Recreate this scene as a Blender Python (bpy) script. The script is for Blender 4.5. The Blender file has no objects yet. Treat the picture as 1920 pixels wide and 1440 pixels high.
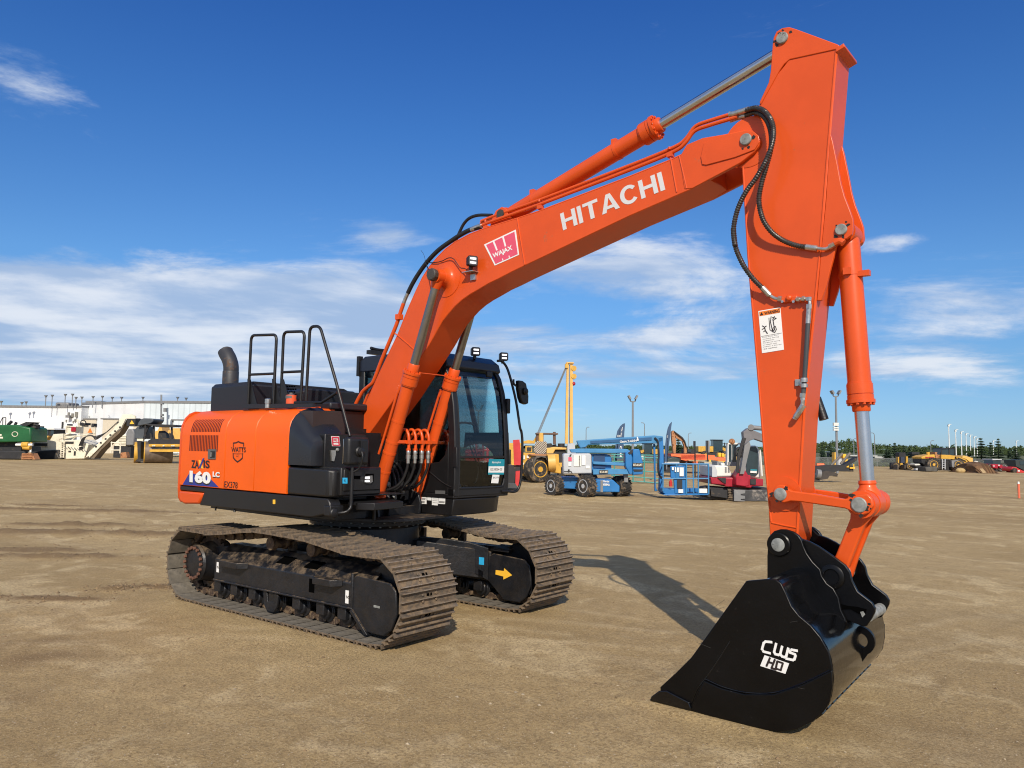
import bpy, bmesh, math, random
from mathutils import Vector, Matrix, noise
from math import sin, cos, pi, radians
random.seed(7)
scene = bpy.context.scene
COL = scene.collection
# ---------------------------------------------------------------- camera
CAM = Vector((6.793373479581014, -6.082632608583176, 1.796676284808239))
YAW, PITCH, ROLL, F = 2.2300615865443194, 0.08227576409326864, 0.014031062249290988, 1434.67071646653
fw = Vector((cos(PITCH)*cos(YAW), cos(PITCH)*sin(YAW), sin(PITCH)))
r0 = Vector((sin(YAW), -cos(YAW), 0)); u0 = r0.cross(fw)
rt = cos(ROLL)*r0 + sin(ROLL)*u0; up = -sin(ROLL)*r0 + cos(ROLL)*u0
cd = bpy.data.cameras.new('camera'); cam = bpy.data.objects.new('camera', cd); COL.objects.link(cam)
cd.sensor_width = 36; cd.lens = 36*F/1920; cd.clip_start = .1; cd.clip_end = 5000
cam.matrix_world = Matrix((rt, up, -fw)).transposed().to_4x4(); cam.location = CAM
scene.camera = cam
# ---------------------------------------------------------------- exposure, sun, sky
scene.view_settings.view_transform = 'Standard'; scene.view_settings.look = 'None'
scene.view_settings.exposure = 0; scene.view_settings.gamma = 1
SUN_EL, SUN_AZ = radians(35.3), radians(-48.7)          # azimuth counter-clockwise from +X
sl = bpy.data.lights.new('sun', 'SUN'); sl.energy = 4.7; sl.angle = radians(.53); sl.color = (1, .90, .76)
so = bpy.data.objects.new('sun', sl); COL.objects.link(so)
SUND = Vector((cos(SUN_EL)*cos(SUN_AZ), cos(SUN_EL)*sin(SUN_AZ), sin(SUN_EL)))
so.rotation_euler = SUND.to_track_quat('Z', 'Y').to_euler()
scene.cycles.filter_width = 1.1; scene.cycles.max_bounces = 6; scene.cycles.transparent_max_bounces = 8

class NT:
    """tiny node helper"""
    def __init__(s, tree): s.t = tree; s.n = tree.nodes; s.l = tree.links
    def new(s, typ, ins={}, **kw):
        n = s.n.new(typ)
        for k, v in kw.items(): setattr(n, k, v)
        for k, v in ins.items():
            if isinstance(v, bpy.types.NodeSocket): s.l.new(v, n.inputs[k])
            else: n.inputs[k].default_value = v
        return n
    def math(s, op, a, b=0.0, c=0.0, clamp=False):
        n = s.n.new('ShaderNodeMath'); n.operation = op; n.use_clamp = clamp
        for i, v in enumerate((a, b, c)):
            if isinstance(v, bpy.types.NodeSocket): s.l.new(v, n.inputs[i])
            else: n.inputs[i].default_value = v
        return n.outputs[0]
    def mix(s, f, a, b):
        n = s.n.new('ShaderNodeMix'); n.data_type = 'RGBA'
        for k, v in ((0, f), (6, a), (7, b)):
            if isinstance(v, bpy.types.NodeSocket): s.l.new(v, n.inputs[k])
            else: n.inputs[k].default_value = v if k == 0 else (*v[:3], 1)
        return n.outputs[2]
    def ramp(s, f, stops):
        n = s.n.new('ShaderNodeValToRGB'); s.l.new(f, n.inputs[0]); e = n.color_ramp.elements
        while len(e) < len(stops): e.new(0.5)
        for i, (p, c) in enumerate(stops):
            e[i].position = p; e[i].color = (c, c, c, 1) if isinstance(c, (int, float)) else (*c[:3], 1)
        return n.outputs[0]
    def smooth(s, v, a, b, lo=0.0, hi=1.0):
        n = s.n.new('ShaderNodeMapRange'); n.interpolation_type = 'SMOOTHSTEP'
        s.l.new(v, n.inputs[0])
        for i, x in enumerate((a, b, lo, hi)): n.inputs[1+i].default_value = x
        return n.outputs[0]

def camray(u, v):
    return rt*((u-960)/F) + up*(-(v-720)/F) + fw
# ---- world: Nishita sky with cloud layers laid out by direction
w = bpy.data.worlds.new('World'); scene.world = w; w.use_nodes = True
W = NT(w.node_tree); W.n.clear()
sky = W.new('ShaderNodeTexSky', sky_type='NISHITA', sun_disc=False, sun_elevation=SUN_EL,
            sun_rotation=pi/2-SUN_AZ, altitude=600, air_density=1.0, dust_density=.25, ozone_density=2.6)
tc = W.new('ShaderNodeTexCoord')
D = tc.outputs['Generated']
sep = W.new('ShaderNodeSeparateXYZ', {0: D})
X, Y, Z = sep.outputs
# yaw-aligned azimuth axes (a = to the right of the photo's view, b = along it)
ra = W.math('ADD', W.math('MULTIPLY', X, r0.x), W.math('MULTIPLY', Y, r0.y))
fb = W.math('ADD', W.math('MULTIPLY', X, cos(YAW)), W.math('MULTIPLY', Y, sin(YAW)))
zc = W.math('MAXIMUM', Z, .02)
el = W.math('ARCSINE', Z)
az = W.math('ARCTAN2', ra, fb)
# plane projection of a cloud deck -> streaks that flatten towards the horizon
hz = W.math('ADD', zc, .06)
pv = W.new('ShaderNodeCombineXYZ', {0: W.math('DIVIDE', ra, hz), 1: W.math('DIVIDE', fb, hz), 2: 0.0}).outputs[0]
mp = W.new('ShaderNodeMapping', {0: pv, 1: (1.7, .4, 0), 3: (.55, .75, 1)}).outputs[0]
n1 = W.new('ShaderNodeTexNoise', {'Vector': mp, 'Scale': 1.0, 'Detail': 9.0, 'Roughness': .66, 'Distortion': .5}).outputs[0]
aev = W.new('ShaderNodeCombineXYZ', {0: az, 1: el, 2: 0.0}).outputs[0]
mp2 = W.new('ShaderNodeMapping', {0: aev, 1: (3.1, 1.7, 0), 2: (0, 0, .10), 3: (3.2, 11.0, 1)}).outputs[0]
n2 = W.new('ShaderNodeTexNoise', {'Vector': mp2, 'Scale': 1.0, 'Detail': 10.0, 'Roughness': .64, 'Distortion': .5}).outputs[0]
def band(c_az, s_az, c_el, s_el):
    a = W.math('DIVIDE', W.math('SUBTRACT', az, c_az), s_az); e = W.math('DIVIDE', W.math('SUBTRACT', el, c_el), s_el)
    q = W.math('ADD', W.math('MULTIPLY', a, a), W.math('MULTIPLY', e, e))
    return W.math('POWER', 2.718, W.math('MULTIPLY', q, -1.0))
def dirof(u, v):
    d = camray(u, v).normalized(); return math.atan2(d.dot(r0), d.dot(Vector((cos(YAW), sin(YAW), 0)))), math.asin(d.z)
def pb(u, v, su, sv):
    a, e = dirof(u, v); return band(a, su/F, e, sv/F)
cover = None
for (u, v, su, sv, k) in ((80, 680, 460, 110, .31), (330, 570, 330, 80, .22), (60, 550, 260, 45, .18), (640, 560, 240, 75, .26), (1160, 510, 230, 60, .20), (640, 690, 320, 80, .22),
                          (1080, 640, 330, 40, .17), (1240, 700, 300, 26, .18), (1740, 610, 360, 110, .17), (1330, 590, 200, 40, .12),
                          (40, 170, 110, 110, .16), (730, 440, 70, 26, .17), (1660, 455, 80, 18, .22), (400, 250, 140, 50, .05)):
    b = W.math('MULTIPLY', pb(u, v, su, sv), k)
    cover = b if cover is None else W.math('ADD', cover, b)
nn = W.math('ADD', W.math('MULTIPLY', n1, .35), W.math('MULTIPLY', n2, .65))
# the rest of the sky round the camera gets the same broken cover low down
back = W.math('MULTIPLY', W.smooth(W.math('ABSOLUTE', az), .8, 1.3), .20)
cov = W.math('ADD', W.math('ADD', nn, cover), back)
dens = W.smooth(cov, .59, .77)
# shaded undersides
n3 = W.new('ShaderNodeTexNoise', {'Vector': mp, 'Scale': 2.2, 'Detail': 5.0}).outputs[0]
mott = W.smooth(W.math('ADD', W.math('MULTIPLY', n3, .5), W.math('MULTIPLY', n2, .5)), .42, .62)
ccol = W.mix(mott, (4.4, 5.8, 8.2), (9.2, 9.6, 10.3))
# deepen blue away from the horizon as the phone photograph shows
gcol = W.ramp(W.math('MULTIPLY', el, 1.4), [(0.0, (.165, .24, .39)), (.14, (.18, .265, .36)), (.30, (.205, .33, .44)), (.55, (.14, .295, .475)), (.90, (.075, .225, .49))])
g3 = W.new('ShaderNodeVectorMath', operation='SCALE'); W.l.new(sky.outputs[0], g3.inputs[0]); g3.inputs['Scale'].default_value = 3.0
skc = W.new('ShaderNodeMix', data_type='RGBA', blend_type='MULTIPLY'); skc.inputs[0].default_value = 1
W.l.new(g3.outputs[0], skc.inputs[6]); W.l.new(gcol, skc.inputs[7])
final = W.mix(W.math('MULTIPLY', dens, .86), skc.outputs[2], ccol)
bg = W.new('ShaderNodeBackground', {0: final, 1: .09})
wo = W.new('ShaderNodeOutputWorld'); W.l.new(bg.outputs[0], wo.inputs[0])

# ---------------------------------------------------------------- materials
MATS = {}
def pmat(name, col, rough=.5, metal=0, var=.12, vscale=3, dirt=None, damt=0.0, dscale=4, bump=0.0, bscale=60, coat=0, spec=.5, low=None, dsoft=1.0):
    """painted / worn surface: base colour with slow variation, optional dirt patches, fine bump"""
    if name in MATS: return MATS[name]
    m = bpy.data.materials.new(name); m.use_nodes = True; N = NT(m.node_tree); N.n.clear()
    tc = N.new('ShaderNodeTexCoord').outputs['Object']
    n = N.new('ShaderNodeTexNoise', {'Vector': tc, 'Scale': vscale, 'Detail': 6.0, 'Roughness': .6}).outputs[0]
    f = N.smooth(n, .3, .7)
    c = N.mix(f, tuple(x*(1-var) for x in col), tuple(min(1, x*(1+var*.6)) for x in col))
    rg = N.math('ADD', rough, N.math('MULTIPLY', N.math('SUBTRACT', n, .5), .25))
    if dirt is not None:
        d = N.new('ShaderNodeTexNoise', {'Vector': tc, 'Scale': dscale, 'Detail': 12.0, 'Roughness': .72}).outputs[0]
        lim = .5-(damt-.5)*.4
        df = N.smooth(d, lim-.035*dsoft, lim+.06*dsoft)
        if low is not None:   # dust settles on upward facing faces
            g = N.new('ShaderNodeNewGeometry').outputs['Normal']; gz = N.new('ShaderNodeSeparateXYZ', {0: g}).outputs[2]
            df = N.math('MULTIPLY', df, N.smooth(gz, low, low+.5, .06, 1.0))
        c = N.mix(N.math('MULTIPLY', df, .85), c, dirt); rg = N.math('ADD', rg, N.math('MULTIPLY', df, .3))
    rg = N.math('MINIMUM', N.math('MAXIMUM', rg, .05), 1.0)
    p = N.new('ShaderNodeBsdfPrincipled', {'Base Color': c, 'Roughness': rg, 'Metallic': metal, 'Coat Weight': coat, 'Coat Roughness': .08, 'Specular IOR Level': spec})
    if bump:
        bn = N.new('ShaderNodeTexNoise', {'Vector': tc, 'Scale': bscale, 'Detail': 5.0}).outputs[0]
        bb = N.new('ShaderNodeBump', {'Height': bn, 'Strength': bump, 'Distance': .01}); N.l.new(bb.outputs[0], p.inputs['Normal'])
    o = N.new('ShaderNodeOutputMaterial'); N.l.new(p.outputs[0], o.inputs[0])
    MATS[name] = m; return m
def glass(name, tint=(.45, .62, .64), a=.35, rough=.02):
    if name in MATS: return MATS[name]
    m = bpy.data.materials.new(name); m.use_nodes = True; N = NT(m.node_tree); N.n.clear()
    t = N.new('ShaderNodeBsdfTransparent', {0: (*tint, 1)}); g = N.new('ShaderNodeBsdfGlossy', {0: (.9, .95, 1, 1), 1: rough})
    fr = N.new('ShaderNodeFresnel', {0: 1.5}).outputs[0]
    mx = N.new('ShaderNodeMixShader', {0: N.math('MULTIPLY', N.math('ADD', fr, .015), a*2)}); N.l.new(t.outputs[0], mx.inputs[1]); N.l.new(g.outputs[0], mx.inputs[2])
    o = N.new('ShaderNodeOutputMaterial'); N.l.new(mx.outputs[0], o.inputs[0]); MATS[name] = m; return m
def emit(name, col, s):
    m = bpy.data.materials.new(name); m.use_nodes = True
    p = m.node_tree.nodes['Principled BSDF']; p.inputs['Emission Color'].default_value = (*col, 1); p.inputs['Emission Strength'].default_value = s
    p.inputs['Base Color'].default_value = (.5, .5, .5, 1); return m

DUST = (.27, .19, .11)
M_ORH = pmat('orange_panel', (.80, .110, .004), .40, var=.05, vscale=2, coat=.05, spec=.28, dirt=(.62, .12, .03), damt=.05, dscale=6)
M_OR = pmat('orange_paint', (.655, .083, .011), .36, var=.07, vscale=2.5, coat=.12, spec=.35, dirt=(.40, .11, .045), damt=.10, dscale=7)
M_ORW = pmat('orange_paint_worn', (.68, .085, .010), .42, var=.06, dirt=(.04, .02, .014), damt=.12, dscale=9, spec=.4)
M_BK = pmat('charcoal_paint', (.0085, .0080, .0085), .42, var=.2, vscale=4, bump=.12, bscale=300)
M_HOOD = pmat('hood_paint', (.012, .013, .018), .5, var=.15, vscale=2)
M_PLB = pmat('black_plastic', (.008, .008, .009), .45, var=.2, bump=.15, bscale=400)
M_UC = pmat('undercarriage_black', (.009, .010, .013), .42, var=.3, vscale=5, dirt=(.15, .105, .062), damt=.50, dscale=9, bump=.3, bscale=40, low=.3, dsoft=2.2)
M_SHOE = pmat('track_steel', (.11, .088, .066), .62, metal=.1, var=.4, vscale=9, dirt=(.24, .165, .095), damt=.55, dscale=13, bump=.6, bscale=30, dsoft=3)
M_SHTIP = pmat('worn_steel', (.30, .25, .195), .5, metal=.35, var=.3, vscale=20, dirt=(.20, .14, .085), damt=.45, dscale=16, dsoft=2)
M_SHIN = pmat('dusty_steel_inside', (.16, .14, .11), .8, var=.35, vscale=8, dirt=(.07, .065, .06), damt=.4, dscale=9, dsoft=2)
M_CHAIN = pmat('chain_steel', (.10, .066, .046), .62, metal=.35, var=.4, vscale=12, dirt=(.22, .155, .09), damt=.45, dscale=12, bump=.6, bscale=60)
M_BKT = pmat('bucket_black', (.003, .003, .0035), .13, var=.3, vscale=5, bump=.16, bscale=9, spec=.5)
M_BKS = pmat('bucket_side_black', (.0022, .0022, .0026), .34, var=.3, bump=.10, bscale=40, dirt=(.02, .018, .015), damt=.10, dscale=22, spec=.28)
M_WELD = pmat('weld_bead', (.25, .25, .25), .25, metal=.6, bump=1, bscale=120)
M_CHR = pmat('chrome_rod', (.60, .61, .62), .24, metal=1, var=.06)
M_CHRD = pmat('chrome_rod_dusty', (.30, .285, .26), .38, metal=1, var=.1)
M_PIN = pmat('pin_steel', (.27, .28, .265), .55, metal=.15, var=.3, vscale=20, dirt=(.05, .04, .03), damt=.25, dscale=14)
M_STEEL = pmat('zinc_steel', (.55, .54, .50), .3, metal=.85, var=.2, vscale=30)
M_HOSE = pmat('hose_rubber', (.012, .012, .013), .45)
M_HOSEG = pmat('hose_armour', (.085, .078, .072), .34, metal=.75, var=.25, vscale=20)
M_WHT = pmat('white_print', (.78, .78, .76), .5, var=.03)
M_WHP = pmat('white_paint', (.74, .74, .71), .45, var=.06)
M_SIL = pmat('silver_print', (.62, .62, .62), .4, var=.03)
M_INK = pmat('black_print', (.02, .012, .012), .5, var=.05)
M_RED = pmat('red_print', (.62, .04, .07), .5, var=.05)
M_PINKR = pmat('raspberry_print', (.70, .085, .15), .5, var=.04)
M_BLU = pmat('navy_print', (.02, .035, .25), .45, var=.05)
M_CYAN = pmat('cyan_print', (.03, .40, .72), .5, var=.05)
M_TEAL = pmat('teal_print', (.01, .25, .33), .5, var=.05)
M_YEL = pmat('yellow_print', (.85, .48, .04), .5, var=.05)
M_ORL = pmat('orange_print', (.80, .20, .02), .5, var=.05)
M_GLS = glass('cab_glass', (.80, .93, .92), .45)
M_GLD = glass('cab_glass_dark', (.10, .12, .13), .5)
M_LED = emit('led_glow', (1, 1, 1), 2.2)
M_GREY = pmat('grey_plastic', (.11, .11, .11), .5)
M_SEAT = pmat('seat_fabric', (.016, .017, .019), .8)
M_HOLE = pmat('dark_opening', (.002, .002, .002), .9, spec=0)

# ---------------------------------------------------------------- mesh helpers
class MB:
    def __init__(s): s.b = bmesh.new()
    def _new(s, fn):
        n = len(s.b.verts); fn(); s.b.verts.ensure_lookup_table(); return s.b.verts[n:]
    def box(s, c, d, rot=None):
        c = Vector(c); hx, hy, hz = d[0]/2, d[1]/2, d[2]/2; R = rot.to_matrix() if rot is not None else Matrix.Identity(3)
        vs = [s.b.verts.new(c + R @ Vector((a*hx, b*hy, e*hz))) for a in (-1, 1) for b in (-1, 1) for e in (-1, 1)]
        for q in ((0, 1, 3, 2), (4, 6, 7, 5), (0, 4, 5, 1), (2, 3, 7, 6), (0, 2, 6, 4), (1, 5, 7, 3)): s.b.faces.new([vs[i] for i in q])
        return s
    def bx(s, x0, x1, y0, y1, z0, z1): return s.box(((x0+x1)/2, (y0+y1)/2, (z0+z1)/2), (x1-x0, y1-y0, z1-z0))
    def extr(s, A, B):
        """solid between two equal-length loops of 3D points"""
        a = [s.b.verts.new(p) for p in A]; b = [s.b.verts.new(p) for p in B]; n = len(a)
        s.b.faces.new(a); s.b.faces.new(b[::-1])
        for i in range(n): s.b.faces.new((a[i], b[i], b[(i+1) % n], a[(i+1) % n]))
        return s
    def prism(s, poly, y0, y1):      # poly of (x,z)
        return s.extr([Vector((x, y0, z)) for x, z in poly], [Vector((x, y1, z)) for x, z in poly])
    def prismx(s, poly, x0, x1):     # poly of (y,z)
        return s.extr([Vector((x0, y, z)) for y, z in poly], [Vector((x1, y, z)) for y, z in poly])
    def prismz(s, poly, z0, z1):
        return s.extr([Vector((x, y, z0)) for x, y in poly], [Vector((x, y, z1)) for x, y in poly])
    def sheet(s, pts):
        s.b.faces.new([s.b.verts.new(p) for p in pts]); return s
    def cyl(s, p0, p1, r0, r1=None, n=24, caps=True):
        r1 = r0 if r1 is None else r1; p0 = Vector(p0); p1 = Vector(p1); ax = (p1-p0).normalized()
        t = ax.orthogonal().normalized(); q = ax.cross(t)
        A = [s.b.verts.new(p0 + (t*cos(2*pi*i/n)+q*sin(2*pi*i/n))*r0) for i in range(n)]
        B = [s.b.verts.new(p1 + (t*cos(2*pi*i/n)+q*sin(2*pi*i/n))*r1) for i in range(n)]
        for i in range(n): s.b.faces.new((A[i], A[(i+1) % n], B[(i+1) % n], B[i])).smooth = True
        if caps: s.b.faces.new(A[::-1]); s.b.faces.new(B)
        return s
    def lathe(s, p0, p1, prof, n=28):
        """prof: list of (t along axis in m, radius)"""
        p0 = Vector(p0); ax = (Vector(p1)-p0).normalized(); t = ax.orthogonal().normalized(); q = ax.cross(t)
        rings = [[s.b.verts.new(p0+ax*h + (t*cos(2*pi*i/n)+q*sin(2*pi*i/n))*max(r, 1e-4)) for i in range(n)] for h, r in prof]
        for a, b in zip(rings, rings[1:]):
            for i in range(n): s.b.faces.new((a[i], a[(i+1) % n], b[(i+1) % n], b[i])).smooth = True
        s.b.faces.new(rings[0][::-1]); s.b.faces.new(rings[-1]); return s
    def tube(s, pts, r, n=10, rf=None, sm=4, closed=False):
        P = [Vector(p) for p in pts]
        if sm > 1 and len(P) > 2: P = catmull(P, sm)
        N = len(P); rings = []; prev = None
        for i, p in enumerate(P):
            d = (P[min(i+1, N-1)]-P[max(i-1, 0)]).normalized()
            t = d.orthogonal().normalized() if prev is None else (prev - d*prev.dot(d)).normalized()
            prev = t; q = d.cross(t); rr = r if rf is None else rf(i, N)
            rings.append([s.b.verts.new(p+(t*cos(2*pi*k/n)+q*sin(2*pi*k/n))*rr) for k in range(n)])
        for a, b in zip(rings, rings[1:]):
            for k in range(n): s.b.faces.new((a[k], a[(k+1) % n], b[(k+1) % n], b[k])).smooth = True
        s.b.faces.new(rings[0][::-1]); s.b.faces.new(rings[-1]); return s
    def ball(s, c, r, sc=(1, 1, 1), sub=2):
        n0 = len(s.b.verts); bmesh.ops.create_icosphere(s.b, subdivisions=sub, radius=1)
        s.b.verts.ensure_lookup_table()
        for v in s.b.verts[n0:]: v.co = Vector((v.co.x*sc[0]*r, v.co.y*sc[1]*r, v.co.z*sc[2]*r))+Vector(c)
        for f in s.b.faces:
            if f.verts[0].index >= n0 or f.verts[0].index < 0: f.smooth = True
        return s
    def build(s, name, mat, parent=None, bevel=0, seg=2, loc=None, keep=False):
        me = bpy.data.meshes.new(name); bmesh.ops.recalc_face_normals(s.b, faces=s.b.faces); s.b.to_mesh(me); s.b.free()
        me.materials.append(mat); me.set_sharp_from_angle(angle=radians(34)); o = bpy.data.objects.new(name, me); COL.objects.link(o)
        if parent is not None: o.parent = parent
        if loc is not None: o.location = loc
        if bevel:
            m = o.modifiers.new('bevel', 'BEVEL'); m.width = bevel; m.segments = seg; m.limit_method = 'ANGLE'; m.angle_limit = radians(38)
        return o
def catmull(P, k):
    out = []; Q = [P[0]*2-P[1]]+P+[P[-1]*2-P[-2]]
    for i in range(1, len(Q)-2):
        a, b, c, d = Q[i-1:i+3]
        for j in range(k):
            t = j/k; out.append(.5*((2*b)+(c-a)*t+(2*a-5*b+4*c-d)*t*t+(3*b-a-3*c+d)*t**3))
    out.append(P[-1]); return out
def empty(name, loc=(0, 0, 0), rz=0, parent=None):
    o = bpy.data.objects.new(name, None); COL.objects.link(o); o.location = loc; o.rotation_euler = (0, 0, rz); o.empty_display_size = .3
    if parent is not None: o.parent = parent
    return o
def tag(o, label=None, cat=None, group=None, kind=None):
    if label: o['label'] = label
    if cat: o['category'] = cat
    if group: o['group'] = group
    if kind: o['kind'] = kind
    return o
def kids(o): return [c for c in bpy.data.objects if c.parent == o]
def text_mesh(name, s, size, mat, parent, M, bold=.0, width=1.0, spacing=1.0, shear=0.0, align='CENTER'):
    """flat lettering; M maps local x (reading direction), y (up) to the parent's space"""
    cu = bpy.data.curves.new(name, 'FONT'); cu.body = s; cu.size = size; cu.align_x = align; cu.align_y = 'CENTER'
    cu.offset = bold*size; cu.space_character = spacing; cu.shear = shear; cu.resolution_u = 3
    t = bpy.data.objects.new(name+'_c', cu); me = bpy.data.meshes.new_from_object(t)
    bpy.data.objects.remove(t); bpy.data.curves.remove(cu)
    me.transform(M @ Matrix.Diagonal((width, 1, 1, 1))); me.materials.clear(); me.materials.append(mat); me.name = name
    o = bpy.data.objects.new(name, me); COL.objects.link(o); o.parent = parent; return o
def frame3(o, x, y):
    x = Vector(x).normalized(); y = Vector(y); y = (y-x*y.dot(x)).normalized(); z = x.cross(y)
    M = Matrix((x, y, z)).transposed().to_4x4(); M.translation = Vector(o); return M
# photo pixel -> point in the machine's upper frame (slewed by SL) / world frame
SL = radians(-2.0)
RU = Matrix.Rotation(-SL, 3, 'Z')
CU = RU @ CAM
def UR(u, v): return RU @ camray(u, v)
def uY(u, v, Y): d = UR(u, v); return CU+d*((Y-CU.y)/d.y)
def uX(u, v, X): d = UR(u, v); return CU+d*((X-CU.x)/d.x)
def uZ(u, v, Z): d = UR(u, v); return CU+d*((Z-CU.z)/d.z)
def wY(u, v, Y): d = camray(u, v); return CAM+d*((Y-CAM.y)/d.y)
def wZ(u, v, Z=0.0): d = camray(u, v); return CAM+d*((Z-CAM.z)/d.z)
def cr(ox, oy, s, pts): return [(ox+x/s, oy+y/s) for x, y in pts]
def pl(pts, Y, fn=None): fn = fn or uY; return [(p.x, p.z) for p in (fn(u, v, Y) for u, v in pts)]
# ================================================================ EXCAVATOR: undercarriage (world frame = undercarriage frame)
EX = tag(empty('excavator'), 'large orange crawler excavator with black bucket, parked in the middle of the dirt yard', 'excavator')
HW = .355; GA = .995
def track_path():
    """closed outer path of the shoes (x, z), clockwise from the rear bottom; z of the shoe plate"""
    P = []
    R = .385; zc = .42
    for i in range(0, 13):      # front wrap
        a = -pi/2 + pi*i/12*.93; P.append((1.55+R*1.02*cos(a), zc+R*sin(a)))
    for x, z in ((1.45, .79), (1.2, .79), (.9, .825), (.6, .860), (.3, .872), (0, .880), (-.25, .880), (-.5, .856), (-.8, .815), (-1.1, .785), (-1.4, .79)): P.append((x, z))
    for i in range(1, 13):
        a = pi/2 + pi*i/12; P.append((-1.55+R*cos(a), zc+R*sin(a)))
    Q = [P[-1]]
    return P
def resample(P, n):
    P = [Vector((x, 0, z)) for x, z in P]; P.append(P[0]); seg = [(b-a).length for a, b in zip(P, P[1:])]; L = sum(seg); out = []
    for i in range(n):
        t = (i+.5)/n*L; k = 0
        while t > seg[k]: t -= seg[k]; k += 1
        d = (P[k+1]-P[k]).normalized(); out.append((P[k]+d*t, d))
    return out, L
NSH = 48
PATH, PL = resample(track_path(), NSH)
pitch = PL/NSH
def shoe_mesh():
    m = MB(); h = pitch*.5
    # local: x along travel, z outward, y across. plate with slight curl + three grousers
    prof = [(-h*1.04, -.006), (-h*1.04, .012), (-h*.94, .036), (-h*.84, .036), (-h*.78, .010), (-h*.22, .008), (-h*.14, .033), (-.04*h, .033), (h*.07, .008), (h*.55, .008), (h*.64, .035), (h*.74, .035), (h*.80, .008), (h*.98, .004), (h*.98, -.008)]
    m.prism(prof, -HW, HW)
    for sx in (-.3, .3):
        for sy in (-.085, .085): m.lathe((h*sx-.01, sy, .006), (h*sx-.01, sy, 1), [(0, .015), (.012, .015), (.016, .010)], n=6)
    m.bx(-h*1.0, -h*.90, -HW+.001, HW-.001, -.0085, -.0083)
    m.bx(-h*.5, -h*.2, -.035, .0, .0105, .0108); m.bx(-h*.5, -h*.2, .012, .035, .0105, .0108)
    o = m.build('track_shoe', M_SHOE, None); me = o.data; me.materials.append(M_SHTIP); me.materials.append(M_SHIN); me.materials.append(M_HOLE)
    for p in me.polygons:
        z = p.center.z
        if z > .031 and p.normal.z > .5: p.material_index = 1
        elif abs(z+.0085) < .0001: p.material_index = 3
        elif p.normal.z < -.5 and z < 0: p.material_index = 2
        elif abs(z-.0108) < .0001 and p.area < .004: p.material_index = 3
    return o
def link_mb(m, p, d, yc):
    ang = math.atan2(d.z, d.x)
    nrm = Vector((-d.z, 0, d.x)) * -1
    for sy in (-.07, .07):
        c = p - nrm*0  # link plates inside the shoes
        inn = -Vector((d.z, 0, -d.x))
        cc = p + inn*.048
        prof = []
        for k in range(10):
            a = 2*pi*k/10; prof.append((cc + d*(cos(a)*.098) + inn*(sin(a)*.040)))
        m.extr([q+Vector((0, yc+sy-.022, 0)) for q in prof], [q+Vector((0, yc+sy+.022, 0)) for q in prof])
    m.cyl(p+inn*.05+d*.085+Vector((0, yc-.115, 0)), p+inn*.05+d*.085+Vector((0, yc+.115, 0)), .024, n=10)
proto = shoe_mesh(); proto_used = False
def make_track(side):
    global proto_used
    yc = side*GA
    m = MB()
    for p, d in PATH: link_mb(m, p, d, yc)
    tr = m.build('crawler_track', M_CHAIN, EX)
    for i, (p, d) in enumerate(PATH):
        if not proto_used: s = proto; proto_used = True
        else: s = proto.copy(); COL.objects.link(s)
        n = Vector((d.z, 0, -d.x)); j = random.uniform(-.004, .004)
        Mx = Matrix((d, Vector((0, 1, 0)), n)).transposed().to_4x4()
        if n.dot(Vector((0, 0, 1))) > 2: pass
        Mx = Matrix((Vector((d.x, 0, d.z)), Vector((0, -1, 0)) if False else Vector((0, 1, 0)), n)).transposed().to_4x4()
        if Mx.determinant() < 0: Mx = Matrix((-d, Vector((0, 1, 0)), n)).transposed().to_4x4()
        Mx.translation = Vector((p.x, yc+j, p.z)) + n*.0
        s.parent = tr; s.matrix_local = Mx
    return tr
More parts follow.
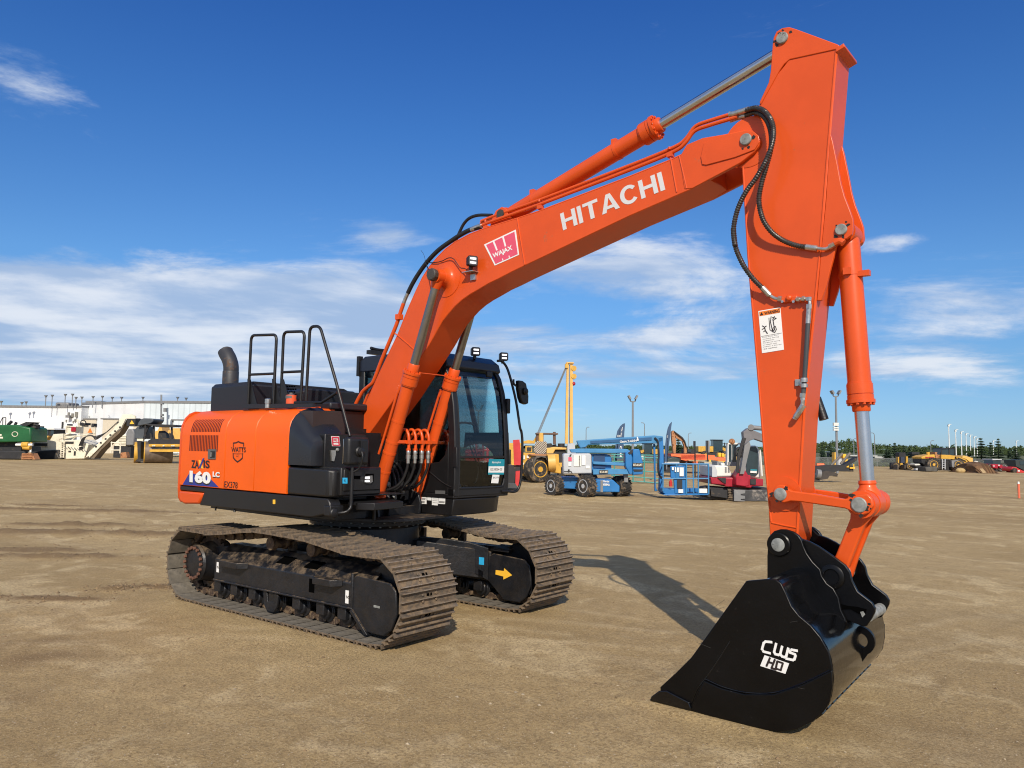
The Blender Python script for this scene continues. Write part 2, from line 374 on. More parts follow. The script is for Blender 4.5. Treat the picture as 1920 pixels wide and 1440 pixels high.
for side in (-1, 1):
    make_track(side)
    o_ = side*GA
    # side frame: box beam with sloped shoulders
    yo, yi = (o_-.215, o_+.19) if side < 0 else (o_+.215, o_-.19)
    s_ = -1 if side < 0 else 1
    m = MB()
    m.prismx([(yo, .27), (yo, .50), (yo-s_*.03, .53), (o_+s_*.02, .655), (yi+s_*.06, .655), (yi, .58), (yi, .27)], -1.17, 1.16)
    m.bx(-1.17, 1.17, min(yo, yo+s_*.018), max(yo, yo+s_*.018), .262, .284)
    # rear bracket to the drive
    m.prism([(-1.42, .28), (-1.42, .60), (-1.17, .63), (-1.17, .27)], min(o_-s_*.12, o_+s_*.06), max(o_-s_*.12, o_+s_*.06))
    fr = m.build('track_frame', M_UC, EX, bevel=.012)
    for xa, xb in ((-.12, .08), (.34, .55)):    # mud windows in the sloped shoulder
        yA, zA = yo-s_*.062, .556; yB, zB = yo-s_*.145, .619
        k = s_*.004; h = MB()
        h.extr([Vector((xa, yA+k, zA+.004)), Vector((xb, yA+k, zA+.004)), Vector((xb+.04, yB+k, zB+.004)), Vector((xa+.04, yB+k, zB+.004))],
               [Vector((xa, yA-k, zA-.004)), Vector((xb, yA-k, zA-.004)), Vector((xb+.04, yB-k, zB-.004)), Vector((xa+.04, yB-k, zB-.004))]); h.build('frame_opening', M_HOLE, fr)
    h = MB(); h.bx(.52, .60, min(yo, yo+s_*.003), max(yo, yo+s_*.003), .345, .475); h.build('frame_opening', M_HOLE, fr)
    # front guard plates round the idler
    m = MB()
    g = [(1.16, .26), (1.16, .55), (1.22, .585), (1.66, .56), (1.74, .50), (1.76, .30), (1.70, .16), (1.60, .085), (1.38, .085)]
    m.prism(g, min(yo-s_*.025, yo-s_*.0), max(yo-s_*.025, yo)); m.prism(g, min(yi, yi+s_*.025), max(yi, yi+s_*.025))
    m.prismx([(yo-s_*.01, .56), (o_+s_*.03, .67), (yi, .64), (yi, .61), (o_+s_*.03, .645), (yo-s_*.01, .535)], 1.16, 1.44)
    m.bx(1.145, 1.175, min(yo+s_*.012, yi), max(yo+s_*.012, yi), .26, .60)
    gd = m.build('front_guard', M_UC, fr, bevel=.012)
    MB().extr([Vector((1.145, yo+s_*.02, .25)), Vector((1.175, yo+s_*.02, .27)), Vector((1.40, yo+s_*.02, .07)), Vector((1.36, yo+s_*.02, .065))], [Vector((1.145, yo-s_*.03, .25)), Vector((1.175, yo-s_*.03, .27)), Vector((1.40, yo-s_*.03, .07)), Vector((1.36, yo-s_*.03, .065))]).build('guard_edge', M_UC, fr, bevel=.004)
    m = MB(); m.bx(1.46, 1.54, min(yo, yo+s_*.003), max(yo, yo+s_*.003), .325, .345); m.build('guard_slot', M_PIN, fr)
    # idler
    m = MB(); m.lathe((1.55, o_-.11, .42), (1.55, o_+.11, .42), [(0, .20), (.0, .28), (.05, .285), (.055, .315), (.165, .315), (.17, .285), (.22, .28), (.22, .2)], n=40); m.build('idler', M_UC, fr)
    # final drive + sprocket
    m = MB()
    face = -1.29 if side < 0 else 1.29
    ax = (0, -1 if side < 0 else 1, 0)
    m.lathe((-1.55, o_+(.13 if side < 0 else -.13), .42), (-1.55, face, .42), [(0, .235), (.12, .24), (.2, .225), (.30, .20), (.345, .205), (.37, .19), (.38, .10), (.382, .02)], n=40)
    fd = m.build('final_drive', M_UC, fr)
    m = MB()
    for k in range(18):
        a = 2*pi*k/18; yb = face-s_*.045
        m.lathe((-1.55+.172*cos(a), yb, .42+.172*sin(a)), (-1.55+.172*cos(a), yb+s_*1, .42+.172*sin(a)), [(0, .020), (.022, .020), (.026, .012)], n=6)
    m.build('bolt_ring', pmat('rusty_bolts', (.14, .065, .04), .8, var=.4, bump=.5), fd)
    m = MB()
    n = 21; prof = []
    for k in range(n*4):
        a = 2*pi*k/(n*4); rr = .335 if k % 4 in (1, 2) else .285; prof.append((-1.55+rr*cos(a), .42+rr*sin(a)))
    m.prism(prof, o_-.03, o_+.03); m.build('sprocket', M_CHAIN, fr)
    # rollers
    for i, x in enumerate((-1.12, -.80, -.46, -.1, .30, .68, 1.0)):
        m = MB(); m.lathe((x, o_-.17, .165), (x, o_+.17, .165), [(0, .035), (.02, .075), (.06, .08), (.065, .105), (.09, .105), (.1, .075), (.24, .075), (.25, .105), (.275, .105), (.28, .08), (.32, .075), (.34, .035)], n=20)
        for sy in (-1, 1): m.box((x, o_+sy*.175, .20), (.12, .055, .11))
        m.build('track_roller', M_UC, fr, bevel=.006)
    gp = [(x-.1, z) for x, z in ((-.14, .27), (-.125, .13), (-.07, .07), (.05, .065), (.10, .13), (.12, .24), (.06, .27), (.04, .17), (-.06, .16), (-.08, .27))]
    for sy in (-1, 1): m = MB(); m.prism(gp, o_+sy*.20-.012, o_+sy*.20+.012); m.build('chain_guide', M_UC, fr, bevel=.004)
    for x in (-.22, .46):
        m = MB(); m.lathe((x, o_-.17, .745), (x, o_+.12, .745), [(0, .05), (.004, .068), (.06, .07), (.065, .058), (.17, .058), (.175, .072), (.2, .072), (.21, .05), (.29, .03)], n=24)
        m.box((x+.03, o_+.10, .69), (.10, .05, .13)); m.build('carrier_roller', M_CHAIN, fr)
    # side steps
    for xa, xb, z in ((-1.0, -.52, .455), (.62, 1.02, .455)):
        m = MB(); m.extr([Vector((xa, yo, z)), Vector((xb, yo, z)), Vector((xb-.07, yo+s_*.10, z)), Vector((xa+.07, yo+s_*.10, z))], [Vector((xa, yo, z+.065)), Vector((xb, yo, z+.065)), Vector((xb-.07, yo+s_*.10, z+.065)), Vector((xa+.07, yo+s_*.10, z+.065))])
        m.build('side_step', M_UC, fr, bevel=.006)
    if side < 0:
        for x, z0, z1 in ((-1.10, .36, .47), (1.09, .31, .43)):
            m = MB(); m.bx(x-.022, x+.022, yo-.004, yo, z0, z1); st = m.build('sticker', M_WHT, fr)
            text_mesh('sticker_mark', 'g', .07, M_INK, fr, frame3((x, yo-.006, (z0+z1)/2), (0, 0, 1), (-1, 0, 0)))
    else:
        # inner faces seen from the front: arrow, blue sticker
        yy = yi-.0
        A = [onp for onp in cr(640, 940, 4.174, [(1208, 538), (1272, 545), (1274, 522), (1337, 578), (1268, 612), (1268, 588), (1206, 572)])]
        MB().extr([wY(u, v, yi-.003) for u, v in A], [wY(u, v, yi-.001) for u, v in A]).build('travel_arrow', M_YEL, fr)
        c = wY(905, 1051.5, .70)
# car body: centre casting, four legs
m = MB()
m.lathe((0, 0, .52), (0, 0, 1), [(0, .62), (.12, .60), (.36, .58), (.38, .60)], n=48)
cb = m.build('car_body', M_UC, EX)
def leg(sx, sy):
    m = MB()
    a = [(sx*.18, sy*.10), (sx*.62, sy*.18), (sx*1.12, sy*.80), (sx*1.12, sy*.82), (sx*.75, sy*.82), (sx*.30, sy*.50)]
    if sx*sy < 0: a = a[::-1]
    top = []; bot = []
    for x, y in a:
        t = min(1, max(0, (abs(y)-.1)/.7)); zt = .74-.13*t*t; zb = .42-.13*t
        top.append(Vector((x, y, zt))); bot.append(Vector((x, y, zb)))
    m.extr(bot, top); m.build('body_leg', M_UC, cb, bevel=.012)
for sx in (-1, 1):
    for sy in (-1, 1): leg(sx, sy)
# front face plate seen between the tracks: from the photo at y=.70 line
m = MB()
cp = [(-.35, .70), (.25, .74), (.75, .735), (.98, .70), (1.17, .64), (1.17, .28), (1.02, .36), (.82, .44), (.60, .46), (.2, .42), (-.35, .42)]
fpts = [Vector((x, .12+.66*max(0, (x-.1))/1.07, z)) for x, z in cp]
m.extr(fpts, [p+Vector((-.06, .05, 0)) for p in fpts]); m.build('front_web', M_UC, cb, bevel=.006)
c = wY(905, 1051.5, .56); MB().box((c.x, c.y-.02, c.z), (.07, .004, .08), rot=Matrix.Rotation(math.atan2(.66, 1.07), 3, 'Z').to_euler().to_quaternion() if False else None).build('blue_sticker', M_CYAN, cb)
# slew ring
m = MB(); m.lathe((0, 0, .90), (0, 0, 2), [(0, .60), (.02, .66), (.06, .66), (.065, .70), (.115, .70)], n=64)
sr = m.build('slew_ring', M_UC, EX)
m = MB()
for k in range(36):
    a = 2*pi*k/36; m.lathe((.63*cos(a), .63*sin(a), .925), (.63*cos(a), .63*sin(a), .80), [(0, .014), (.018, .014), (.022, .01)], n=6)
    m.lathe((.675*cos(a+.05), .675*sin(a+.05), .985), (.675*cos(a+.05), .675*sin(a+.05), .90), [(0, .012), (.03, .012), (.034, .008)], n=6)
m.build('ring_bolts', M_PIN, sr)
# ================================================================ EXCAVATOR: upper structure (upper frame, slewed -2 degrees)
def UB(m, name, mat, bevel=0, seg=2, parent=None):
    o = m.build(name, mat, parent or EX, bevel, seg)
    if parent is None: o.rotation_euler = (0, 0, SL)
    return o
def text_quad(name, s, BL, BR, TL, mat, parent, bold=0.0, shear=0.0, spacing=1.0):
    cu = bpy.data.curves.new(name, 'FONT'); cu.body = s; cu.size = 1; cu.offset = bold; cu.shear = shear; cu.space_character = spacing; cu.resolution_u = 3
    t = bpy.data.objects.new('c', cu); me = bpy.data.meshes.new_from_object(t); bpy.data.objects.remove(t); bpy.data.curves.remove(cu)
    xs = [v.co.x for v in me.vertices]; ys = [v.co.y for v in me.vertices]; x0, x1, y0, y1 = min(xs), max(xs), min(ys), max(ys)
    BL, BR, TL = Vector(BL), Vector(BR), Vector(TL)
    for v in me.vertices: v.co = BL+(BR-BL)*((v.co.x-x0)/(x1-x0))+(TL-BL)*((v.co.y-y0)/(y1-y0))
    me.materials.clear(); me.materials.append(mat); me.name = name
    o = bpy.data.objects.new(name, me); COL.objects.link(o); o.parent = parent; return o
def TQ(name, s, bl, br, tl, Y, mat, parent, fn=None, **k):
    fn = fn or uY; return text_quad(name, s, fn(*bl, Y), fn(*br, Y), fn(*tl, Y), mat, parent, **k)
def plate(name, pts, Y, mat, parent, t=.002, fn=None):
    """thin sticker / plate with real thickness t standing on plane Y (towards the viewer side of the machine)"""
    fn = fn or uY; ax = Vector((0, -1, 0)) if fn in (uY,) else Vector((1, 0, 0))
    A = [fn(u, v, Y) for u, v in pts]; m = MB(); m.extr([a+ax*t for a in A], A); return m.build(name, mat, parent)
SEC = [(-1.24, 1.285), (-1.24, 1.88), (-1.236, 1.96), (-1.215, 2.03), (-1.17, 2.095), (-1.10, 2.145), (-1.0, 2.18), (-.85, 2.20)]
def panel(name, x0, x1, mat, lo=1.285):
    S = [(y, z) for y, z in SEC if z >= lo]; S[0] = (-1.24, lo)
    m = MB(); inner = [(-.85, 2.14), (-1.0, 2.12), (-1.12, 2.06), (-1.18, 1.96), (-1.20, 1.88), (-1.20, lo)]
    m.prismx(S+inner, x0, x1); o = UB(m, name, mat, bevel=.006, seg=1)
    for p in o.data.polygons:
        if abs(p.normal.x) < .5: p.use_smooth = True
    return o
XA, XB, XC, XD = -2.035, -1.025, -.42, .19
d1 = panel('side_door', XA+.004, XB-.004, M_ORH); d2 = panel('side_door', XB+.004, XC-.003, M_ORH); d3 = panel('front_cover', XC+.003, XD, M_ORH)
# louvre slots in the rear door
def slots(rows):
    m = MB()
    for (xa, xb, za, zb, n) in rows:
        for i in range(n):
            x = xa+(xb-xa)*(i+.5)/n
            pts = []
            K = 6
            for k in range(K+1):
                z = za+(zb-za)*k/K
                y = SEC[1][0]
                for (y0, z0), (y1, z1) in zip(SEC, SEC[1:]):
                    if z0 <= z <= z1: y = y0+(y1-y0)*(z-z0)/(z1-z0); nz = -(y1-y0); ny = (z1-z0)
                L = math.hypot(ny, nz) or 1
                pts.append((y, z, -ny/L, nz/L))
            for (a, b) in zip(pts, pts[1:]):
                e = .003
                m.extr([Vector((x-.009, a[0]+a[2]*e, a[1]+a[3]*e)), Vector((x+.009, a[0]+a[2]*e, a[1]+a[3]*e)), Vector((x+.009, b[0]+b[2]*e, b[1]+b[3]*e)), Vector((x-.009, b[0]+b[2]*e, b[1]+b[3]*e))],
                       [Vector((x-.009, a[0]+.01, a[1]-.01)), Vector((x+.009, a[0]+.01, a[1]-.01)), Vector((x+.009, b[0]+.01, b[1]-.01)), Vector((x-.009, b[0]+.01, b[1]-.01))])
    return m
a_, b_ = uY(357, 795, -1.24), uY(411, 795, -1.24)
for row in ((a_.x+.02, b_.x+.03, 1.925, 2.135, 19), (a_.x, b_.x, 1.70, 1.885, 19)): slots([row]).build('louvre', pmat('louvre_dark', (.10, .008, .004), .8), d1)
latch = plate('door_latch', cr(320, 830, 10.667, [(765, 130), (915, 130), (905, 330), (760, 325)]), -1.24, M_GREY, d1, t=.012)
plate('latch_recess', cr(320, 830, 10.667, [(800, 170), (890, 172), (880, 300), (790, 298)]), -1.252, M_BK, d1, t=.003)
plate('latch_handle', cr(320, 830, 10.667, [(812, 190), (832, 190), (826, 285), (806, 285)]), -1.255, M_STEEL, d1, t=.01)
K4 = lambda L: cr(320, 830, 10.667, L)
# model mark: wordmark, number on the blue triangle
YD = -1.243
for nm, s, x0, x1 in (('wordmark', 'ZA', 412, 565), ('wordmark', 'IS', 655, 780)):
    TQ(nm, s, K4([(x0, 505)])[0], K4([(x1, 520)])[0], K4([(x0, 345)])[0], YD, M_INK, d1, bold=.035)
plate('wordmark_stroke', K4([(560, 345), (600, 350), (655, 520), (600, 510)]), -1.2405, M_YEL, d1)
plate('wordmark_stroke', K4([(645, 312), (675, 310), (600, 512), (562, 505)]), -1.2425, M_BLU, d1)
plate('triangle_mark', K4([(240, 838), (380, 600), (760, 690), (965, 893)]), -1.2405, M_BLU, d1)
TQ('number_shadow', '160', K4([(372, 815)])[0], K4([(805, 865)])[0], K4([(372, 580)])[0], YD, M_INK, d1, bold=.06)
TQ('number_mark', '160', K4([(375, 790)])[0], K4([(802, 832)])[0], K4([(378, 548)])[0], YD-.002, M_WHT, d1, bold=.06)
TQ('letters_shadow', 'LC', K4([(840, 698)])[0], K4([(978, 712)])[0], K4([(843, 590)])[0], YD, M_INK, d1, bold=.05)
TQ('letters_mark', 'LC', K4([(838, 680)])[0], K4([(978, 696)])[0], K4([(841, 575)])[0], YD-.002, M_WHT, d1, bold=.05)
TQ('unit_number', 'EX378', K4([(1070, 895)])[0], K4([(1335, 920)])[0], K4([(1075, 770)])[0], YD, M_INK, d2, bold=.01)
TQ('company_name', 'WATTS', K4([(1210, 190)])[0], K4([(1500, 195)])[0], K4([(1212, 88)])[0], YD, M_INK, d2, bold=.025)
TQ('company_line', 'PROJECTS', K4([(1262, 240)])[0], K4([(1425, 243)])[0], K4([(1262, 210)])[0], YD, M_INK, d2)
TQ('company_line', 'INC.', K4([(1312, 285)])[0], K4([(1368, 287)])[0], K4([(1312, 258)])[0], YD, M_INK, d2)
sh = MB()
SK = [0]
def stroke(m, pts, w, Y, t=.0015):
    P = [uY(u, v, Y) for u, v in pts]
    for a, b in zip(P, P[1:]):
        SK[0] += 1; t = .001+.00025*(SK[0] % 12)
        d = (b-a).normalized(); n = Vector((-d.z, 0, d.x))*w/2; off = Vector((0, -t, 0))
        a2 = a-d*w*.3; b2 = b+d*w*.3
        m.extr([a2+n+off, b2+n+off, b2-n+off, a2-n+off], [a2+n, b2+n, b2-n, a2-n])
stroke(sh, K4([(1255, 75), (1255, 8), (1310, 2), (1355, -22), (1400, 2), (1462, 10), (1462, 70)]), .014, -1.241)
stroke(sh, K4([(1250, 215), (1255, 300), (1290, 345), (1338, 385), (1390, 350), (1435, 310), (1440, 215)]), .014, -1.241)
sh.build('shield_emblem', M_INK, d2)
# counterweight: thick curved tail casting
def cwpoly(R, s=1.235):
    out = [(XA-.006, -s)]
    a0 = math.asin(s/R)
    out.append((-R*cos(a0)+.07 if False else XA-.05, -s))
    for k in range(0, 17):
        a = -a0*.94+2*a0*.94*k/16; out.append((-R*cos(a), R*sin(a)))
    out += [(XA-.05, s), (XA-.006, s)]
    return out
m = MB()
base = cwpoly(2.42)
levels = [(1.06, .90), (1.08, .965), (1.13, .99), (1.25, 1.0), (1.9, 1.0), (2.0, .99), (2.09, .96), (2.15, .91), (2.18, .85)]
rings = []
for z, k in levels:
    ring = []
    for x, y in base:
        if x > XA-.02: xx, yy = x, y*(1-(1-k)*.9)
        else: xx, yy = XA+(x-XA)*k - .0, y*(1-(1-k)*.9)
        ring.append(m.b.verts.new((xx, yy, z)))
    rings.append(ring)
for a, b in zip(rings, rings[1:]):
    n = len(a)
    for i in range(n): m.b.faces.new((a[i], a[(i+1) % n], b[(i+1) % n], b[i])).smooth = True
m.b.faces.new(rings[0][::-1]); m.b.faces.new(rings[-1])
cw = UB(m, 'counterweight', M_ORW)
# foot of the counterweight that wraps forward under the door
m = MB(); m.prism([(-2.035, 1.215), (-1.47, 1.215), (-1.51, 1.15), (-1.56, 1.085), (-1.9, 1.065), (-2.0, 1.09), (-2.035, 1.14)], -1.243, -1.12)
m.build('counterweight_foot', M_ORW, cw, bevel=.02)
# side trim / skirt
m = MB(); m.prism([(-2.03, 1.277), (-2.03, 1.225), (-1.46, 1.225), (-1.55, 1.072), (.62, 1.078), (.92, 1.14), (.90, 1.235), (.86, 1.275)], -1.235, -1.10)
trim = UB(m, 'side_skirt', M_BK, bevel=.012)
plate('warning_sticker', cr(300, 600, 4, [(847, 1347), (865, 1347), (865, 1380), (847, 1380)]), -1.235, M_YEL, trim)
m = MB(); m.cyl(uY(405, 950, -1.2), uY(404, 957, -1.2), .01); m.cyl(uY(439, 953, -1.2), uY(440, 960, -1.2), .012); m.build('drain_stub', M_BK, trim)
# inner body block below the panels (frame rails, floor) so nothing is hollow from a step aside
m = MB(); m.bx(-2.0, .15, -1.15, 1.19, 1.10, 1.98); m.bx(.15, .62, -1.12, -.55, 1.10, 1.88); m.bx(-2.0, -.62, .2, 1.2, 2.09, 2.17)
body = UB(m, 'engine_bay', M_BK)
m = MB(); m.bx(-2.0, .12, -.86, -.62, 2.13, 2.185); UB(m, 'roof_panel', M_ORH)
m = MB(); m.bx(-.6, .46, -.69, -.24, 1.1, 1.93); m.bx(-.6, .1, -.62, .25, 1.9, 2.17); UB(m, 'pump_bay', M_BK)
# revolving frame deck
m = MB(); m.prismz([(-1.9, -.9), (.2, -.95), (.95, -.45), (.98, -.25), (.92, .30), (.62, .95), (-1.9, 1.0)], 1.0, 1.03)
m.bx(-1.8, .55, -.55, .55, 1.03, 1.12); m.prismz([(.05, -.95), (.62, -.95), (.62, -.55), (.05, -.55)], 1.03, 1.2)
deck = UB(m, 'revolving_frame', M_UC, bevel=.004)
# black cowl in front of the orange panels (fuel side), loft from the round shoulder down to a lower front
def loft(rings):
    m = MB(); V = [[m.b.verts.new(p) for p in r] for r in rings]
    for a, b in zip(V, V[1:]):
        for i in range(len(a)-1): m.b.faces.new((a[i], a[i+1], b[i+1], b[i]))
    return m, V
rg = []
for x, ztop, ysh in ((.20, 2.185, 0), (.26, 2.15, 0), (.34, 2.08, 0), (.44, 2.0, 0), (.53, 1.935, 0), (.585, 1.89, 0), (.605, 1.87, .05)):
    k = (ztop-1.585)/(2.185-1.585); r = []
    for y, z in ((-1.24, 1.585), (-1.24, 1.88), (-1.236, 1.96), (-1.215, 2.03), (-1.17, 2.095), (-1.10, 2.145), (-1.0, 2.18), (-.85, 2.20)):
        zz = 1.585+(z-1.585)*k; r.append(Vector((x, y+ysh*(1 if y < -1 else 0), min(zz, ztop))))
    rg.append(r)
# front face towards the inner side
rg.append([p+Vector((.012, .10, 0)) for p in rg[-1][:6]]+[rg[-1][6]+Vector((.012, .02, 0)), rg[-1][7]+Vector((.012, .0, 0))])
m, V = loft(rg)
for ring in (V[0], V[-1]): m.b.faces.new(ring if ring is V[0] else ring[::-1])
m.b.faces.new([r[0] for r in V]+[V[-1][-1]][:0]+[r[-1] for r in V][::-1])
for f in m.b.faces: f.smooth = True
cowl = UB(m, 'fuel_cowl', pmat('cowl_plastic', (.014, .015, .019), .30, var=.12, vscale=2))
# brown-black inner panel behind the cowl and the sticker panel
m = MB(); m.extr([Vector((.20, -.86, 1.90)), Vector((.20, -.86, 2.16)), Vector((.42, -.80, 2.15)), Vector((.42, -.80, 1.9))], [Vector((.20, -.70, 1.90)), Vector((.20, -.70, 2.16)), Vector((.42, -.70, 2.15)), Vector((.42, -.70, 1.9))])
m.bx(.19, .43, -1.12, -.72, 1.88, 2.14); UB(m, 'valve_cover', pmat('brown_black', (.035, .022, .020), .45))
m = MB(); m.bx(.20, .64, -1.12, -.60, 1.55, 1.905); sp = UB(m, 'tank_panel', M_BK, bevel=.01)
def pX(name, pts, X, mat, parent, t=.003): return plate(name, pts, X, mat, parent, t, fn=uX)
K5 = lambda L: cr(480, 740, 7.385, L)
pX('fire_sticker', K5([(1038, 573), (1150, 576), (1165, 715), (1052, 712)]), .64, M_WHT, sp)
for q in ([(1046, 580), (1146, 583), (1148, 604), (1050, 602)], [(1050, 655), (1156, 657), (1159, 668), (1052, 664)], [(1056, 690), (1160, 694), (1162, 709), (1058, 706)], [(1046, 600), (1066, 602), (1072, 692), (1054, 690)], [(1132, 602), (1150, 604), (1160, 694), (1142, 692)]):
    pX('sticker_border', K5(q), .643, M_RED, sp)
TQ('sticker_text', 'FIRE', K5([(1075, 645)])[0], K5([(1128, 647)])[0], K5([(1073, 612)])[0], .6465, M_RED, sp, fn=uX, bold=.03)
pX('tank_latch', K5([(1022, 768), (1090, 770), (1088, 830), (1066, 920), (1036, 918), (1028, 830)]), .64, M_STEEL, sp, t=.02)
m = MB(); c = uX(*K5([(1122, 762)])[0], .64); m.lathe(c, c+Vector((1, 0, 0)), [(0, .018), (.012, .018), (.02, .01)], n=12); m.build('tank_lock', M_PIN, sp)
# lower storage box and front tool box
m = MB(); m.extr([Vector((.195, -1.24, 1.285)), Vector((.86, -1.24, 1.285)), Vector((.91, -1.19, 1.285)), Vector((.91, -.9, 1.285)), Vector((.195, -.9, 1.285))], [Vector((.195, -1.24, 1.565)), Vector((.86, -1.24, 1.555)), Vector((.91, -1.19, 1.545)), Vector((.91, -.9, 1.555)), Vector((.195, -.9, 1.565))])
sb = UB(m, 'storage_box', M_BK, bevel=.022, seg=3)
m = MB(); m.bx(.60, .955, -1.15, -.645, 1.30, 1.575); tb = UB(m, 'tool_box', M_BK, bevel=.014, seg=2)
m = MB(); m.bx(.945, .968, -1.125, -.66, 1.345, 1.56); UB(m, 'box_lid', M_BK, bevel=.01, parent=tb)
pX('blue_sticker', K5([(1198, 1150), (1264, 1150), (1264, 1230), (1198, 1230)]), .968, M_CYAN, tb)
TQ('sticker_mark', '4L', K5([(1215, 1212)])[0], K5([(1250, 1212)])[0], K5([(1215, 1168)])[0], .972, M_INK, tb, fn=uX)
pX('lamp_recess', K5([(1515, 1095), (1630, 1095), (1625, 1215), (1512, 1215)]), .968, M_HOLE, tb)
pX('slot_recess', K5([(1355, 1125), (1445, 1125), (1440, 1172), (1352, 1168)]), .968, M_HOLE, tb)
ld = pX('work_lamp', K5([(1505, 1130), (1595, 1118), (1600, 1205), (1570, 1225), (1505, 1222)]), .972, pmat('lamp_housing', (.25, .25, .25), .3, metal=.6), tb, t=.02)
pX('led', K5([(1512, 1138), (1572, 1136), (1572, 1160), (1510, 1162)]), .993, M_LED, tb, t=.003)
pX('led', K5([(1508, 1184), (1566, 1182), (1568, 1208), (1508, 1208)]), .993, M_LED, tb, t=.003)
m = MB(); m.bx(.60, .94, -1.10, -.30, 1.285, 1.30); m.bx(.88, 1.17, -1.20, -.92, 1.195, 1.235) if False else None
m.prismz([(.93, -1.0), (1.02, -1.0), (1.17, -.92), (1.12, -.50), (.72, -.30), (.62, -.42), (.62, -.95)], 1.205, 1.235)
m.prismz([(1.00, -1.0), (1.04, -1.0), (1.19, -.92), (1.14, -.50), (1.10, -.50), (1.15, -.9)], 1.165, 1.235)
m.bx(.80, .83, -.62, -.59, 1.02, 1.2); UB(m, 'step_platform', M_BK, bevel=.006)
# mirror and its rail at the near front corner
m = MB(); m.tube([uX(*p, X) for p, X in zip(cr(600, 850, 8, [(205, 900), (300, 895), (390, 880), (440, 840), (465, 780), (470, 600), (480, 350), (485, 210)]), (.93, .95, .98, 1.0, 1.0, 1.0, 1.0, 1.0))], .017, n=12)
rail = UB(m, 'mirror_pole', M_BK)
c = uX(*K5([(1385, 785)])[0], 1.0)
m = MB(); m.box((c.x, c.y, c.z), (.10, .265, .275)); mir = UB(m, 'mirror', M_PLB, bevel=.035, seg=4)
m = MB(); cc = uX(*K5([(1440, 790)])[0], 1.055); m.lathe(cc-Vector((.02, 0, 0)), cc+Vector((1, 0, 0)), [(0, .052), (.02, .052), (.03, .04), (.045, .04), (.05, .03)], n=20)
m.tube([cc+Vector((.03, 0, 0)), cc+Vector((.04, 0, -.06)), cc+Vector((.0, -.005, -.16)), cc+Vector((-.05, -.04, -.20))], .010); m.box(cc+Vector((.01, 0, .07)), (.02, .012, .08)); m.build('mirror_joint', M_PLB, mir)
MB().bx(c.x-.056, c.x-.05, c.y-.115, c.y+.115, c.z-.12, c.z+.12).build('mirror_face', pmat('mirror_glass', (.7, .7, .7), .03, metal=1, var=0), mir)
m = MB(); c = uX(*cr(600, 850, 8, [(205, 895)])[0], .93); m.lathe(c, c+Vector((1, 0, 0)), [(0, .05), (.02, .05), (.03, .02)], n=16); m.box(c+Vector((-.04, .03, .02)), (.1, .16, .1)); UB(m, 'rail_mount', M_BK, bevel=.01, parent=rail)
# handrails on the roof
def rail_tube(P, r=.0165): m = MB(); m.tube(P, r, n=12, sm=1); return m
def rounded(P, r=.07, k=5):
    P = [Vector(p) for p in P]; out = [P[0]]
    for a, b, c in zip(P, P[1:], P[2:]):
        u1 = (a-b).normalized()*min(r, (a-b).length*.45); u2 = (c-b).normalized()*min(r, (c-b).length*.45)
        for i in range(k+1):
            t = i/k; out.append((b+u1)*(1-t)**2+b*2*t*(1-t)+(b+u2)*t*t)
    out.append(P[-1]); return out
K1 = lambda L: cr(300, 600, 4, L)
def handrail(px, Y, bar=None):
    P = [uY(u, v, Y) for u, v in K1(px)]; m = rail_tube(rounded(P))
    if bar: q = [uY(u, v, Y) for u, v in K1(bar)]; m.cyl(q[0], q[1], .015, n=12)
    return UB(m, 'handrail', M_BK)
handrail([(660, 630), (685, 115), (875, 110), (850, 630)], -1.0, [(670, 410), (858, 402)])
handrail([(905, 620), (928, 90), (1085, 85), (1055, 610)], -.92, [(915, 392), (1070, 385)])
h3 = handrail([(1095, 605), (1125, 50), (1200, 45), (1325, 480), (1425, 870)], -.90)
h3m = MB(); h3m.tube([uY(*p, Y) for p, Y in zip(K1([(1325, 545), (1210, 620), (1060, 620), (1010, 620)]), (-.9, -.93, -1.0, -1.02))], .016, n=12, sm=1); UB(h3m, 'brace', M_BK, parent=h3)
m = MB(); m.prism(pl(K1([(620, 632), (1150, 625), (1150, 655), (620, 665)]), -1.04), -1.05, -1.02); UB(m, 'rail_base', M_HOOD)
for xx in (665, 850, 915): 
    m = MB(); m.prism(pl(K1([(xx-10, 630), (xx-10, 440), (xx+12, 445), (xx+60, 630)]), -.99), -.99, -.984); UB(m, 'rail_gusset', M_BK)
# filler caps
def cap(px, Y, prof, mat, name): c = uY(*K1([px])[0], Y); m = MB(); m.lathe(c, c+Vector((0, 0, 1)), prof, n=20); return UB(m, name, mat)
cap((808, 660), -1.05, [(0, .03), (.05, .03), (.052, .034), (.10, .034), (.105, .02)], M_STEEL, 'filler_cap')
oc = cap((983, 640), -.98, [(0, .056), (.11, .056), (.112, .058)], M_RED if False else pmat('cap_red', (.72, .10, .03), .5), 'fuel_cap')
cap((983, 590), -.98, [(0, .06), (.03, .06), (.04, .045), (.05, .02), (.065, .02)], M_GREY, 'cap_lid')
